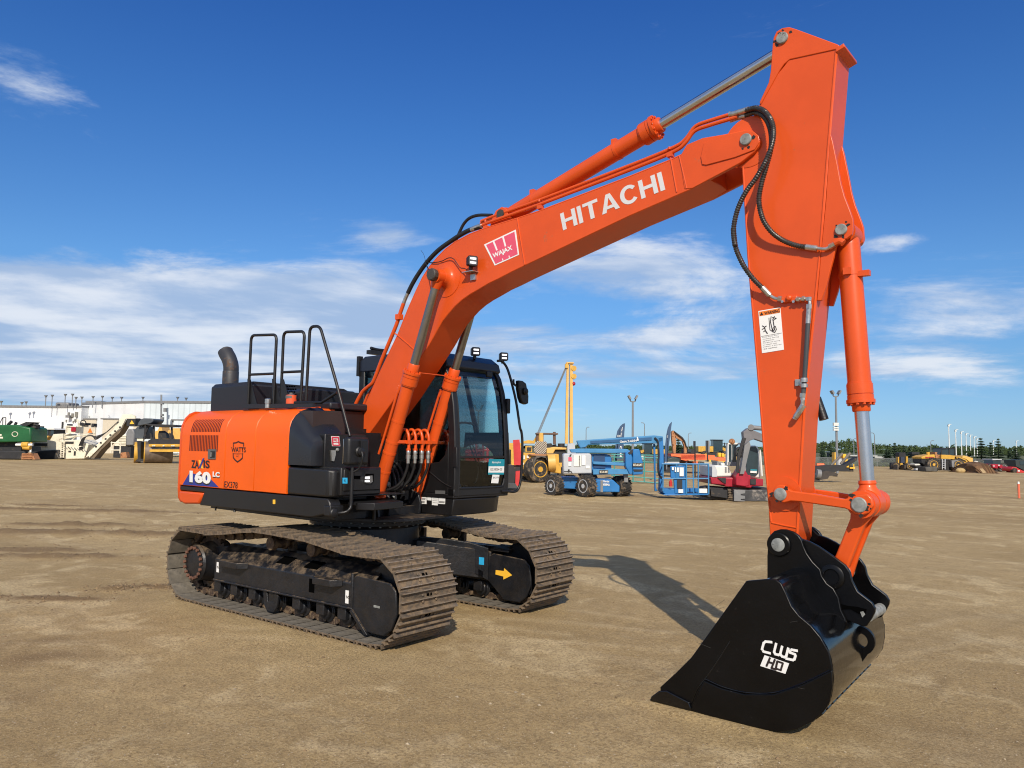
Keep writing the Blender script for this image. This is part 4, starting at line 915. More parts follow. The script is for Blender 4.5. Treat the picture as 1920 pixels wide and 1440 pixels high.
for (x, y) in ((352, 437), (415, 437)):
    c = uY(*K7([(x, y)])[0], -AY-.03); m = MB(); m.lathe((c.x, -AY-.028, c.z), (c.x, -9, c.z), [(0, .011), (.012, .011)], n=6); m.build('bolt', M_STEEL, arm)
pipe('elbow', K7([(428, 424), (465, 421), (500, 420), (505, 440), (500, 480)]), -AY-.035, .014, M_STEEL, arm, sm=1)
for q in ([(328, 421), (348, 421)], [(432, 424), (448, 424)], [(462, 421), (478, 421)], [(500, 412), (500, 432)], [(501, 452), (500, 478)]):
    pipe('fitting_nut', K7(q), -AY-.035, .021, M_STEEL, arm, sm=1, n=6)
pipe('line_sleeve', K7([(499, 480), (495, 560)]), -AY-.038, .019, M_STEEL, arm, sm=1, n=16); pipe('feed_line', K7([(495, 555), (475, 880), (468, 955)]), -AY-.038, .017, pmat('line_coating', (.055, .06, .065), .4), arm, sm=1, n=16)
m = MB(); a = uY(*K7([(425, 912)])[0], -AY); b = uY(*K7([(490, 872)])[0], -AY); m.bx(a.x, b.x, -AY-.012, -AY, a.z, b.z); cc = uY(*K7([(473, 893)])[0], -AY-.04); m.cyl(cc+Vector((0, 0, -.035)), cc+Vector((0, 0, -.008)), .026, n=20); m.cyl(cc+Vector((0, 0, .004)), cc+Vector((0, 0, .035)), .026, n=20); cb_ = uY(*K7([(438, 902)])[0], -AY-.012); m.lathe(cb_, cb_+Vector((0, -1, 0)), [(0, .012), (.012, .012)], n=6); m.build('line_clamp', M_STEEL, arm)
for q, r, n in (([(466, 952), (464, 976)], .027, 6), ([(465, 976), (466, 990)], .022, 6), ([(466, 990), (462, 1025)], .019, 14), ([(470, 1018), (445, 1058)], .028, 6), ([(448, 1052), (425, 1085)], .026, 18), ([(428, 1080), (418, 1096)], .021, 18)):
    pipe('coupler', K7(q), -AY-.045, r*.82, M_STEEL, arm, sm=1, n=n)
m = MB(); p = uY(1545, 782, .22); m.cyl((p.x-.05, .22, p.z+.15), (p.x, .22, p.z-.02), .03, .035, n=16); m.build('far_coupler', M_UC, arm)
# bucket cylinder
bd = None
PL_ = uY(1611, 946.5, -.235); PLK = Vector((PL_.x, 0, PL_.z))
bd = PLK-PD
def tb_(px): p = uY(*px, -.06); return (p-PD).dot(bd.normalized())/bd.length
q0, q1, q2 = tb_(K7([(775, 895)])[0]), tb_(K7([(780, 1005)])[0]), tb_(K7([(785, 1053)])[0])
bc, *_ = cylinder(PD, PLK, .080, .093, .062, .050, q0, q1, q2, 'bucket_cylinder', clev=.09)
m = MB(); d = bd.normalized(); m.lathe(PLK-d*.16, PLK, [(0, .058), (.02, .062), (.03, .056), (.05, .06), (.08, .085), (.12, .09)], n=28); m.cyl(PLK+Vector((0, -.075, 0)), PLK+Vector((0, .075, 0)), .098, n=32); m.build('rod_eye', M_OR, bc)
for t in (.155,):
    c = PD+bd*t; m = MB(); m.cyl(c-d*.015, c+d*.015, .084, n=32); m.box(c+Vector((.10, -.03, -.01)), (.08, .05, .04)); m.box(c+Vector((.0, -.09, .01)), (.05, .03, .05)); m.build('band', M_OR, bc)
pipe('cylinder_pipe', K7([(770, 240), (785, 400), (810, 600), (824, 760), (820, 800)]), .0, .014, M_OR, bc)
# linkage
lk = pl(KL([(50, 300), (70, 230), (130, 190), (200, 195), (240, 240), (290, 265), (560, 300), (930, 365), (1020, 350), (1120, 310), (1220, 305), (1275, 360), (1290, 450), (1240, 530), (1150, 570), (1060, 550), (1000, 505), (940, 480), (700, 445), (400, 400), (280, 390), (200, 412), (110, 395), (60, 350)]), -.235)
pk = uY(*KL([(153, 305)])[0], -.235); PK = Vector((pk.x, 0, pk.z))
for s in (-1, 1):
    m = MB(); m.prism(lk, s*.19, s*.235); l_ = UB(m, 'side_link', M_OR, bevel=.008, seg=2)
    pinhead(PK, s*.235, .046, 'pin', l_, t=.012); pinhead(PLK, s*.235, .052, 'pin', l_, t=.014)
    m = MB(); m.cyl((PK.x, s*AY, PK.z), (PK.x, s*(AY+.012), PK.z), .125, n=40); m.build('link_boss', M_OR, arm)
    m = MB(); m.cyl((PLK.x, s*.10, PLK.z), (PLK.x, s*.195, PLK.z), .095, n=32); m.build('link_spacer', M_ORW, l_)
hl = KL([(1030, 500), (1000, 600), (960, 700), (820, 1085), (880, 1115), (960, 1190), (1010, 1300), (1060, 1330), (1075, 1280), (1040, 1180), (1005, 1120), (1010, 1060), (1130, 760), (1200, 600), (1260, 520), (1150, 430)])
P8 = uY(1561, 1081, -.19); PW = Vector((P8.x, 0, P8.z))
m = MB()
ax_ = PW-PLK; n_ = Vector((-ax_.z, 0, ax_.x)).normalized()
def capsule(a, b, ra, rb, rm, k=8):
    a = Vector(a); b = Vector(b); d = (b-a).normalized(); n = Vector((-d.z, 0, d.x)); out = []
    for i in range(k+1): t = pi/2+pi*i/k; out.append(a+(d*cos(t)+n*sin(t))*ra)
    L = (b-a).length
    out += [a+d*L*.25-n*rm, a+d*L*.75-n*rm]
    for i in range(k+1): t = -pi/2+pi*i/k; out.append(b+(d*cos(t)+n*sin(t))*rb)
    out += [a+d*L*.75+n*rm, a+d*L*.25+n*rm]
    return [(p.x, p.z) for p in out]
cp_ = capsule(PLK, PW, .094, .062, .052)
for s in (-1, 1): m.prism(cp_, s*.070, s*.115)
cpi = capsule(PLK+ax_*.14, PW-ax_*.14, .03, .03, .03); m.prism(cpi, -.08, .08)
bl = UB(m, 'bucket_link', M_OR, bevel=.014, seg=3)
TQ('casting_mark', '731667', KL([(935, 1050)])[0], KL([(985, 950)])[0], KL([(905, 1030)])[0], -.1155, M_OR, bl); TQ('casting_mark', '94651', KL([(1050, 770)])[0], KL([(1090, 670)])[0], KL([(1020, 750)])[0], -.1155, M_OR, bl)
# ---- bucket
SY = .83; SF = .73
sidep = K8([(555, 578), (657, 569), (705, 570), (735, 590), (760, 640), (790, 710), (830, 760), (890, 810), (940, 870), (985, 950), (1005, 1050), (1005, 1120), (990, 1200), (960, 1250), (900, 1300), (820, 1342), (720, 1355), (600, 1333), (470, 1297), (350, 1267), (265, 1245)])
bs = pl(sidep, -SY); bs = [(x, max(z, .004)) for x, z in bs]; XL = uY(1290, 1334, -SY).x; XT = uY(1222, 1308, -SY).x
lip = [(4.40, .004), (4.14, .02), (4.16, .06), (4.25, .10)]
full = bs+[(XL+.01, .006), (XT+.08, .06)]+pl(K8([(108, 1130), (190, 1055), (270, 975)]), -SY)
outer = bs[1:]+[(XL+.02, .004), (XT+.04, .03)]
outer = [bs[1]]+[(p.x, max(p.z, .004)) for p in catmull([Vector((x, 0, z)) for x, z in bs[2:]], 3)]+[(XL+.02, .004), (XT+.04, .03)]
cen = Vector((4.95, 0, .5))
def inset(P, t):
    out = []
    for i, (x, z) in enumerate(P):
        a = P[max(i-1, 0)]; b = P[min(i+1, len(P)-1)]; d = Vector((b[0]-a[0], 0, b[1]-a[1])).normalized(); n = Vector((-d.z, 0, d.x))
        if n.dot(cen-Vector((x, 0, z))) < 0: n = -n
        out.append((x+n.x*t, z+n.z*t))
    return out
inn_ = inset(outer, .03)
m = MB(); P_ = outer; N_ = len(P_)
oa = [[m.b.verts.new((x, y, z)) for x, z in P_] for y in (-SY+.002, SF-.002)]; ob = [[m.b.verts.new((x, y, z)) for x, z in inn_] for y in (-SY+.002, SF-.002)]
for i in range(N_-1):
    f = m.b.faces.new((oa[0][i], oa[0][i+1], oa[1][i+1], oa[1][i])); f.smooth = True
    f = m.b.faces.new((ob[0][i], ob[1][i], ob[1][i+1], ob[0][i+1])); f.smooth = True
    m.b.faces.new((oa[0][i], ob[0][i], ob[0][i+1], oa[0][i+1])); m.b.faces.new((oa[1][i], oa[1][i+1], ob[1][i+1], ob[1][i]))
m.b.faces.new((oa[0][0], oa[1][0], ob[1][0], ob[0][0])); m.b.faces.new((oa[0][-1], ob[0][-1], ob[1][-1], oa[1][-1]))
bucket = UB(m, 'bucket', M_BKT)
es = bucket.modifiers.new('split', 'EDGE_SPLIT'); es.split_angle = radians(50)
for s in (-1, 1):
    q_ = SY if s < 0 else SF; m = MB(); m.prism(full, s*(q_-.012), s*(q_+.014)); m.build('side_plate', M_BKS, bucket, bevel=.005)
    wear = pl(K8([(340, 1090), (430, 1130), (550, 1160), (700, 1160), (850, 1110), (1004, 1035), (1005, 1120), (990, 1200), (960, 1250), (900, 1300), (820, 1342), (720, 1355), (600, 1333), (470, 1297), (350, 1267), (272, 1240)]), -SY)
    m = MB(); m.prism([(x, max(.002, z-.004)) for x, z in wear], s*(q_+.013), s*(q_+.030)); m.build('wear_plate', M_BKS, bucket, bevel=.005)
m = MB(); m.prism([(XT, .004), (XT+.01, .035), (XT+.07, .085), (XT+.13, .10), (XL+.02, .058), (XL+.04, .004)], -SY-.03, SF+.03); m.build('cutting_edge', M_BKT, bucket, bevel=.006)
# back wear straps
m = MB()
for zf in (6, ):
    pass
NW = 11
for (i0, dz) in ((12, 0),):
    for k in range(NW):
        y = -SY+.06+k*(SY+SF-.1)/NW
        for idx in (36, 41):
            a = Vector((outer[idx][0], 0, outer[idx][1])); b = Vector((outer[idx+1][0], 0, outer[idx+1][1])); d = (b-a).normalized(); n = Vector((d.z, 0, -d.x)); n = n if n.dot(cen-a) < 0 else -n
            c = (a+b)/2; yy = y+(.05 if idx == 41 else 0)
            m.extr([c-d*.03+n*.012+Vector((0, yy, 0)), c+d*.03+n*.012+Vector((0, yy, 0)), c+d*.03+n*.012+Vector((0, yy+.09, 0)), c-d*.03+n*.012+Vector((0, yy+.09, 0))], [c-d*.035-n*.01+Vector((0, yy, 0)), c+d*.035-n*.01+Vector((0, yy, 0)), c+d*.035-n*.01+Vector((0, yy+.09, 0)), c-d*.035-n*.01+Vector((0, yy+.09, 0))])
m.build('wear_strap', M_BKT, bucket, bevel=.003)
# hanger between the ears
HY = .20
hang = pl(KB([(245, 400), (250, 330), (250, 230), (280, 150), (330, 100), (400, 80), (470, 82), (560, 110), (620, 155), (655, 205), (680, 280), (720, 370), (790, 470), (880, 560), (900, 640), (960, 730), (1040, 790), (1100, 900), (1130, 1050), (1180, 1150), (1235, 1385), (1150, 1420), (700, 1000), (500, 760), (245, 690)]), -HY-.03)
for s in (-1, 1):
    m = MB(); m.prism(hang, s*HY, s*(HY+.03)); h_ = UB(m, 'hanger_plate', M_BKS, parent=bucket, bevel=.006)
hb_ = pl(KB([(250, 420), (900, 640), (1040, 790), (1130, 1050), (1235, 1385), (1150, 1420), (700, 1000), (500, 760), (245, 690)]), -HY-.03)
m = MB(); m.prism(hb_, -HY+.001, HY-.001); m.build('hanger_box', M_BKS, bucket)
cplr = pl(KB([(560, 110), (655, 195), (760, 232), (870, 290), (1060, 420), (1180, 510), (1240, 600), (1262, 700), (1330, 830), (1500, 960), (1540, 1030), (1535, 1080), (1500, 1150), (1440, 1240), (1400, 1250), (1200, 1170), (1130, 1090), (1080, 900), (1000, 780), (880, 700), (700, 450), (500, 300)]), -HY)
cpm = MB(); cpm.prism(cplr, -(HY-.032), -(HY-.002))
coup = UB(cpm, 'bucket_coupler', M_BKS, bevel=.005)
cpm = MB(); cpm.prism(cplr, (HY-.032), (HY-.002)); cpm.build('coupler_plate', M_BKS, coup, bevel=.005)
PP = uY(1461, 1021, -HY-.03); PP = Vector((PP.x, 0, PP.z))
for s in (-1, 1):
    m = MB(); m.lathe((PP.x, s*(HY+.03), PP.z), (PP.x, s*9, PP.z), [(0, .086), (.014, .086), (.02, .078)], n=40); m.build('ear_boss', M_BKS, bucket)
    pinhead(PP, s*(HY+.05), .048, 'pin', coup, t=.01)
    m = MB(); m.lathe((PW.x, s*(HY-.002), PW.z), (PW.x, s*9, PW.z), [(0, .085), (.012, .085), (.018, .075), (.02, .055), (.010, .050), (.009, .01)], n=36); m.build('coupler_boss', M_BKS, coup)
m = MB(); m.cyl((PP.x, -HY, PP.z), (PP.x, HY, PP.z), .075, n=28); m.cyl((PW.x, -HY, PW.z), (PW.x, HY, PW.z), .05, n=28)
hk = uY(*KB([(1430, 1130)])[0], -HY); m.cyl((hk.x, -.16, hk.z), (hk.x, .16, hk.z), .04, n=20); m.build('coupler_shaft', M_PIN, coup)
for q in ([(1120, 975), (1230, 1000), (1330, 1010), (1440, 1040), (1420, 1120), (1340, 1090), (1250, 1040), (1130, 1040)],):
    m = MB(); m.prism(pl(KB(q), -HY), -HY-.004, -HY-.001); m.build('hook_slot', M_HOLE, coup)
m = MB(); m.prism(pl(KB([(1365, 1070), (1400, 1060), (1425, 1100), (1390, 1135)]), -HY), -HY-.006, -HY-.004); m.build('hook_glint', M_PIN, coup)
# weld beads
for q in (KB([(655, 620), (700, 690), (760, 800), (850, 985)]), KB([(850, 985), (950, 1050), (1080, 1180), (1160, 1280), (1222, 1372)]), KB([(622, 1068), (700, 1035), (850, 985)])):
    P = catmull([uY(u, v, -HY-.03) for u, v in q], 24) ; m = MB(); m.tube(P, .008, n=6, sm=1, rf=lambda i, n: .006+.003*(i % 2)) ; m.build('weld_bead', M_WELD, bucket)
# lower lug with round eye
lug_c = uY(*K8([(1185, 893)])[0], .0)
m = MB(); R1 = .098; rr = .050; N1 = 24; yv = .018
op = [(lug_c.x+R1*cos(a), lug_c.z+R1*sin(a)) for a in [(-60+180*i/12)*pi/180 for i in range(13)]]+[(lug_c.x-.26, lug_c.z+.22), (lug_c.x-.22, lug_c.z+.02), (lug_c.x-.03, lug_c.z-.21)]
# plate with hole: ring of quads between hole and outline
def resamp_ang(P, c, n):
    out = []
    for i in range(n):
        a = 2*pi*i/n; d = (cos(a), sin(a)); best = None
        for (x0, z0), (x1, z1) in zip(P, P[1:]+P[:1]):
            ex, ez = x1-x0, z1-z0; det = d[0]*(-ez)+ex*d[1]
            if abs(det) < 1e-9: continue
            t = ((x0-c[0])*(-ez)+ex*(z0-c[1]))/det; s = (d[0]*(z0-c[1])-d[1]*(x0-c[0]))/det
            if t > 0 and -1e-6 <= s <= 1+1e-6 and (best is None or t < best): best = t
        out.append((c[0]+d[0]*best, c[1]+d[1]*best))
    return out
def holed(m, P, c, r, y0, y1, n=48):
    O = resamp_ang(P, c, n); I = [(c[0]+r*cos(2*pi*i/n), c[1]+r*sin(2*pi*i/n)) for i in range(n)]
    V = [[m.b.verts.new((x, y, z)) for x, z in L] for L in (O, I) for y in (y0, y1)]
    for i in range(n):
        j = (i+1) % n; o0, o1, i0, i1 = V
        m.b.faces.new((o0[i], o0[j], i0[j], i0[i])); m.b.faces.new((o1[j], o1[i], i1[i], i1[j])); m.b.faces.new((o0[j], o0[i], o1[i], o1[j])); m.b.faces.new((i0[i], i0[j], i1[j], i1[i]))
holed(m, op, (lug_c.x, lug_c.z), rr, -.018, .018); m.build('lifting_eye', M_BKS, bucket)
# bucket maker's mark
Kb = lambda L: cr(1200, 1140, 6.4, L)
YB = -SY-.0145
m = MB()
def bar(q, w=26): stroke(m, Kb(q), (w-1)/6.4/F*5.6, YB, t=.001)
bar([(1580, 409), (1508, 402), (1486, 420), (1466, 495), (1482, 522), (1562, 543)])
bar([(1634, 428), (1610, 528), (1624, 553), (1664, 563), (1684, 550), (1706, 462)]); bar([(1690, 560), (1704, 580), (1736, 590), (1756, 576), (1780, 484)])
bar([(1886, 512), (1820, 500), (1802, 513), (1799, 533), (1860, 556), (1866, 574), (1854, 614), (1836, 624), (1756, 606)])
m.build('maker_mark', M_WHT, bucket)
plate('maker_panel', Kb([(1495, 565), (1790, 665), (1745, 790), (1442, 695)]), -SY-.014, M_WHT, bucket, t=.001)
m = MB()
def bar2(q): stroke(m, Kb(q), 20/6.4/F*5.6, -SY-.0155, t=.001)
bar2([(1560, 600), (1520, 695)]); bar2([(1540, 645), (1600, 665)]); bar2([(1620, 620), (1580, 720)]); bar2([(1580, 720), (1630, 735)]); bar2([(1650, 640), (1630, 735)]); bar2([(1650, 640), (1715, 662), (1690, 745)]); bar2([(1690, 745), (1650, 732)])
m.build('panel_letters', M_INK, bucket)

def shear(o):
    for v in o.data.vertices: v.co.x -= .060*(v.co.y+SY)
for o in [bucket]+[c for c in bpy.data.objects if c.parent == bucket and c.name.split('.')[0] in ('side_plate', 'wear_plate', 'cutting_edge', 'wear_strap', 'lifting_eye')]: shear(o)
rs4 = random.Random(4); m = MB()
for i in range(5):
    x, y = rs4.uniform(1290, 1540), rs4.uniform(1120, 1330); a = rs4.uniform(-.9, .5); L = rs4.uniform(6, 34)
    if 1410 < x < 1500 and 1190 < y < 1270: continue
    stroke(m, [(x, y), (x+L*cos(a), y+L*sin(a))], .0016, -SY-.0142 if y < 1262 else -SY-.0305)
m.build('scratch', pmat('scratch_grey', (.035, .034, .032), .6), bucket)
m = MB(); m.tube([uY(u, v, -SY-.014) for u, v in K8([(265, 1225), (300, 1140), (345, 1080), (410, 985), (470, 890)])], .0035, n=6); m.tube([uY(u, v, -SY-.016) for u, v in K8([(340, 1090), (430, 1130), (550, 1160), (700, 1160), (850, 1110), (985, 1045)])], .005, n=6); m.build('side_weld', M_BKT, bucket)
# grease and bare metal round the working pins
def grime(name, c, Y, r, parent, seed, n=9):
    R_ = random.Random(seed)
    for k in range(n):
        a = R_.uniform(0, 2*pi); d = r*R_.uniform(.95, 1.35); s_ = R_.uniform(.006, .017); P = []
        for i in range(9): q = 2*pi*i/9; P.append(Vector((c.x+cos(a)*d+cos(q)*s_*R_.uniform(.5, 1.5), Y, c.z+sin(a)*d+sin(q)*s_*R_.uniform(.4, 1.2))))
        m = MB(); m.extr([p+Vector((0, -.0012-.0002*k, 0)) for p in P], P); m.build(name, pmat('grease', (.018, .013, .011), .6, var=.3), parent)
grime('grease_spot', PK, -.2352, .052, [o for o in bpy.data.objects if o.name == 'side_link'][0], 1, 7); grime('grease_spot', PLK, -.2352, .058, [o for o in bpy.data.objects if o.name == 'side_link'][0], 2, 9)
grime('grease_spot', PA, -AY-.0085, .055, arm, 3, 6); grime('grease_spot', PD, -AY-.0015, .05, arm, 5, 5); grime('grease_spot', PB, -BY-.0145, .055, boom, 6, 5)
# ================================================================ cab (upper frame)
CY0, CY1 = .285, 1.215
FR = [(1.09, 1.24), (1.10, 1.40), (1.10, 1.70), (1.085, 2.0), (1.06, 2.25), (1.02, 2.45), (.96, 2.62), (.87, 2.76)]      # front edge profile
m = MB()
m.prismz([(-.55, CY0), (1.09, CY0), (1.09, CY1), (-.55, CY1)], 1.22, 1.27)
cab = UB(m, 'cab', M_BK, bevel=.01)
def along(P, y0, y1, t=.0): return P
def strip(P, w0, y0, y1):
    """bar following profile P (x,z), depth w0 rearwards, between y0 and y1"""
    return P+[(x-w0, z) for x, z in P[::-1]]
for y0, y1 in ((CY0, CY0+.075), (CY1-.075, CY1)):
    m = MB(); m.prism(strip(FR, .10, 0, 0), y0, y1); m.build('front_pillar', M_BK, cab, bevel=.012)
m = MB(); m.bx(.99, 1.095, CY0, CY1, 1.24, 1.335); m.build('front_sill', M_BK, cab, bevel=.012)
# header + roof
m = MB(); m.prism([(-.60, 2.70), (-.60, 2.84), (-.50, 2.90), (.55, 2.905), (.80, 2.87), (.92, 2.79), (.95, 2.70), (.88, 2.66), (.80, 2.70)], CY0-.005, CY1+.005); roof = m.build('roof', pmat('roof_paint', (.012, .016, .028), .35), cab, bevel=.02, seg=3)
m = MB()
for k in range(4): m.bx(.30-.2*k, .38-.2*k, CY0+.1, CY1-.1, 2.905, 2.92)
m.build('roof_rib', M_BK, roof)
m = MB(); m.prism(strip([(1.085, 2.02), (1.087, 1.99)], .03, 0, 0), CY0+.07, CY1-.07)
# front windscreen: upper pane and lower pane, cross bar
gy0, gy1 = CY0+.07, CY1-.07
def pane(P, y0, y1, name, mat, t=.006):
    m = MB(); n = len(P); A = [[m.b.verts.new((x+dx, y, z)) for x, z in P] for y in (y0, y1) for dx in (0, -t)]
    a0, b0, a1, b1 = A
    for i in range(n-1):
        m.b.faces.new((a0[i], a0[i+1], a1[i+1], a1[i])).smooth = True
    for v in b0+b1: m.b.verts.remove(v)
    return m.build(name, mat, cab)
up_ = [(x-.015, z) for x, z in FR if z > 1.6]; up_ = [(1.085, 1.69)]+up_
lo_ = [(1.08, 1.32), (1.085, 1.45), (1.085, 1.66)]
pane(up_, gy0, gy1, 'windscreen', M_GLS); pane(lo_, gy0, gy1, 'lower_windscreen', M_GLS)
zb = uX(893, 857, 1.09).z
m = MB(); m.bx(1.07, 1.10, gy0-.01, gy1+.01, zb-.012, zb+.012); m.build('cross_bar', M_BK, cab, bevel=.004)
for zz in (zb,):
    m = MB(); m.bx(1.08, 1.13, CY0-.012, CY0+.02, zz-.11, zz+.11); m.bx(1.08, 1.12, CY1-.02, CY1+.012, zz-.09, zz+.09); m.build('hinge', M_PLB, cab, bevel=.006)
# rubber frame round the glass
m = MB()
for y in (gy0, gy1):
    m.tube([Vector((x-.005, y, z)) for x, z in FR], .012, n=8, sm=1)
m.tube([Vector((1.09, gy0, 1.40)), Vector((1.09, gy0+.03, 1.345)), Vector((1.09, gy0+.08, 1.33)), Vector((1.09, gy1-.10, 1.33)), Vector((1.09, gy1-.03, 1.35)), Vector((1.09, gy1, 1.42))], .014, n=8)
m.tube([Vector((.90, gy0, 2.70)), Vector((.90, (gy0+gy1)/2, 2.71)), Vector((.90, gy1, 2.69))], .02, n=8); m.build('window_seal', M_PLB, cab)
# right side wall: rear pillar, lower panel with curved top, glass
RW = [(-.55, 1.27), (-.55, 1.95), (-.1, 1.92), (.2, 1.85), (.45, 1.72), (.66, 1.60), (.82, 1.60), (.93, 1.66), (.97, 1.80), (1.0, 1.85), (1.0, 1.27)]
for yy, w_ in ((CY0, .03), (CY1-.03, .03)):
    m = MB(); m.prism([(-.55, 1.27), (-.55, 1.62), (.55, 1.62), (.70, 1.60), (.85, 1.62), (.94, 1.70), (.99, 1.85), (1.0, 1.27)], yy, yy+w_); m.build('side_panel', M_BK, cab, bevel=.006)
    m = MB(); m.prism([(-.60, 1.27), (-.60, 2.80), (-.50, 2.80), (-.47, 1.27)], yy-.002, yy+w_+.03); m.build('rear_pillar', M_BK, cab, bevel=.012)
    if yy > .6:
        m = MB(); m.prism(pl([(865, 690), (870, 690), (897, 815), (890, 815)], CY1-.02), yy+.004, yy+w_-.004); m.build('mid_pillar', M_BK, cab)
        m = MB(); m.prism(pl([(873, 811), (952, 811), (954, 868), (928, 868), (924, 850), (914, 839), (900, 832), (884, 833), (870, 840)], CY1-.02), yy+.004, yy+w_-.004); m.build('door_panel', M_PLB, cab)
    m = MB(); m.prism([(-.5, 1.60), (-.5, 2.74), (.85, 2.72), (1.0, 2.45), (1.02, 1.8), (.9, 1.6)], yy+.010, yy+.014); m.build('side_glass', M_GLS, cab)
# curved press line
m = MB(); m.tube([uY(u, v, CY0-.002) for u, v in cr(760, 790, 8, [(350, 745), (450, 830), (540, 905), (620, 955), (690, 985)])], .008, n=6); m.build('press_line', M_BK, cab)
m = MB(); m.bx(-.60, -.57, CY0+.05, CY1-.05, 1.27, 1.75); m.bx(-.60, -.57, CY0, CY1, 2.65, 2.82); m.build('rear_wall', M_BK, cab)
m = MB(); m.bx(-.59, -.585, CY0+.06, CY1-.06, 1.75, 2.66); m.build('rear_glass', M_GLS, cab)
m = MB(); m.bx(-.60, -.57, .73, .80, 1.7, 2.7); m.build('rear_bar', M_BK, cab)
# seat, consoles, levers, monitor
m = MB(); m.prism([(-.35, 1.62), (-.35, 1.72), (.20, 1.74), (.22, 1.66)], .50, 1.0); m.prism([(-.36, 1.70), (-.48, 2.35), (-.38, 2.38), (-.24, 1.72)], .52, .98); m.prism([(-.47, 2.33), (-.50, 2.55), (-.42, 2.56), (-.38, 2.35)], .62, .88)
seat = m.build('seat', M_SEAT, cab, bevel=.03, seg=3)
m = MB(); m.bx(-.25, .20, .30, .44, 1.5, 1.80); m.bx(-.25, .20, 1.05, 1.17, 1.5, 1.80); m.bx(-.4, .2, .45, 1.05, 1.27, 1.6); m.build('console', M_PLB, cab, bevel=.03)
m = MB()
for y in (.38, 1.10): m.tube([Vector((.18, y, 1.80)), Vector((.20, y, 1.9)), Vector((.19, y, 1.98))], .016); m.ball((.19, y, 1.99), .03, (1, 1, 1.4))
for y in (.68, .82): m.tube([Vector((.62, y, 1.28)), Vector((.66, y, 1.5)), Vector((.60, y+.02, 1.78)), Vector((.56, y+.03, 1.86))], .010); m.box((.68, y, 1.33), (.16, .08, .02))
m.build('control_lever', M_PLB, cab)
m = MB(); m.prism([(.88, 1.62), (.80, 1.86), (.84, 1.88), (.93, 1.64)], .36, .56); m.bx(.6, .95, .32, .38, 1.3, 1.75); m.build('monitor', M_PLB, cab, bevel=.01)
m = MB(); m.bx(-.5, 1.05, CY0+.03, CY1-.03, 1.275, 1.285); m.build('floor_mat', M_PLB, cab)
# interior rail seen through the upper pane
m = MB(); m.tube([Vector((1.02, .40, 1.98)), Vector((1.02, .40, 2.06)), Vector((1.02, .62, 2.06)), Vector((1.02, .68, 2.02)), Vector((1.02, .70, 1.95))], .012, sm=2); m.build('grab_rail', M_PLB, cab)
m = MB(); m.tube([uX(u, v, X) for (u, v), X in zip(cr(760, 790, 8, [(925, 250), (1000, 450), (1090, 700), (1060, 900), (1020, 930)]), (1.06,)*5)], .007, n=6); m.tube([uX(u, v, 1.065) for u, v in cr(760, 790, 8, [(970, 250), (1060, 480), (1150, 730), (1190, 880)])], .006, n=6); m.box(uX(*cr(760, 790, 8, [(950, 220)])[0], 1.06), (.02, .10, .03)); m.build('wiper', M_PLB, cab)
# stickers on the lower pane
Kc = lambda L: cr(760, 790, 8, L)
pX('lot_card', Kc([(1252, 565), (1486, 568), (1475, 798), (1240, 798)]), 1.093, M_TEAL, cab)
pX('lot_card_field', Kc([(1250, 675), (1482, 675), (1478, 768), (1244, 768)]), 1.0955, M_WHT, cab, t=.001)
TQ('lot_number', '13538054-00', Kc([(1275, 740)])[0], Kc([(1452, 738)])[0], Kc([(1277, 702)])[0], 1.098, M_INK, cab, fn=uX)
TQ('card_heading', 'Marketplace', Kc([(1300, 640)])[0], Kc([(1430, 636)])[0], Kc([(1302, 600)])[0], 1.097, M_WHT, cab, fn=uX, bold=.01)
pX('notice_card', Kc([(1308, 800), (1410, 803), (1390, 930), (1285, 926)]), 1.093, M_WHT, cab)
TQ('notice_text', 'EX378', Kc([(1315, 858)])[0], Kc([(1398, 856)])[0], Kc([(1318, 832)])[0], 1.097, M_INK, cab, fn=uX, bold=.01)
for k in range(3): TQ('notice_text', 'CONTACT YARD' if k == 2 else 'notice text', Kc([(1310-k*3, 880+k*18)])[0], Kc([(1380-k*3, 880+k*18)])[0], Kc([(1310-k*3, 872+k*18)])[0], 1.097, M_INK, cab, fn=uX) if k == 9 else None
# skirt below the cab
m = MB(); A = [(.55, .30), (1.08, .30), (1.09, .62), (1.07, 1.0), (.98, 1.18), (.80, 1.23), (-.5, 1.23), (-.5, .30)]
m.extr([Vector((x*.97, y, 1.03)) for x, y in A], [Vector((x, y, 1.215)) for x, y in A]); sk = UB(m, 'cab_skirt', M_BK, bevel=.012)
for q in ([(225, 1135), (320, 1140), (318, 1240), (225, 1235)], [(330, 1137), (395, 1142), (392, 1188), (330, 1182)], [(402, 1143), (490, 1148), (486, 1262), (400, 1255)], [(498, 1148), (600, 1152), (596, 1242), (496, 1238)], [(530, 1115), (580, 1117), (578, 1150), (530, 1148)]):
    plate('data_sticker', Kc(q), .30, M_WHT, sk, t=.002)
for q in ([(505, 1195), (590, 1200), (588, 1225), (503, 1220)], [(235, 1150), (305, 1153), (300, 1175), (235, 1172)], [(412, 1158), (478, 1162), (478, 1168), (412, 1164)], [(410, 1185), (476, 1189), (476, 1195), (410, 1191)], [(410, 1215), (476, 1219), (476, 1225), (410, 1221)], [(240, 1190), (290, 1192), (290, 1225), (240, 1222)]):
    plate('sticker_print', Kc(q), .297, pmat('grey_print', (.25, .25, .24), .6), sk, t=.001)
plate('name_plate', Kc([(452, 1035), (598, 1040), (596, 1092), (452, 1086)]), CY0-.002, M_GREY, cab, t=.004)
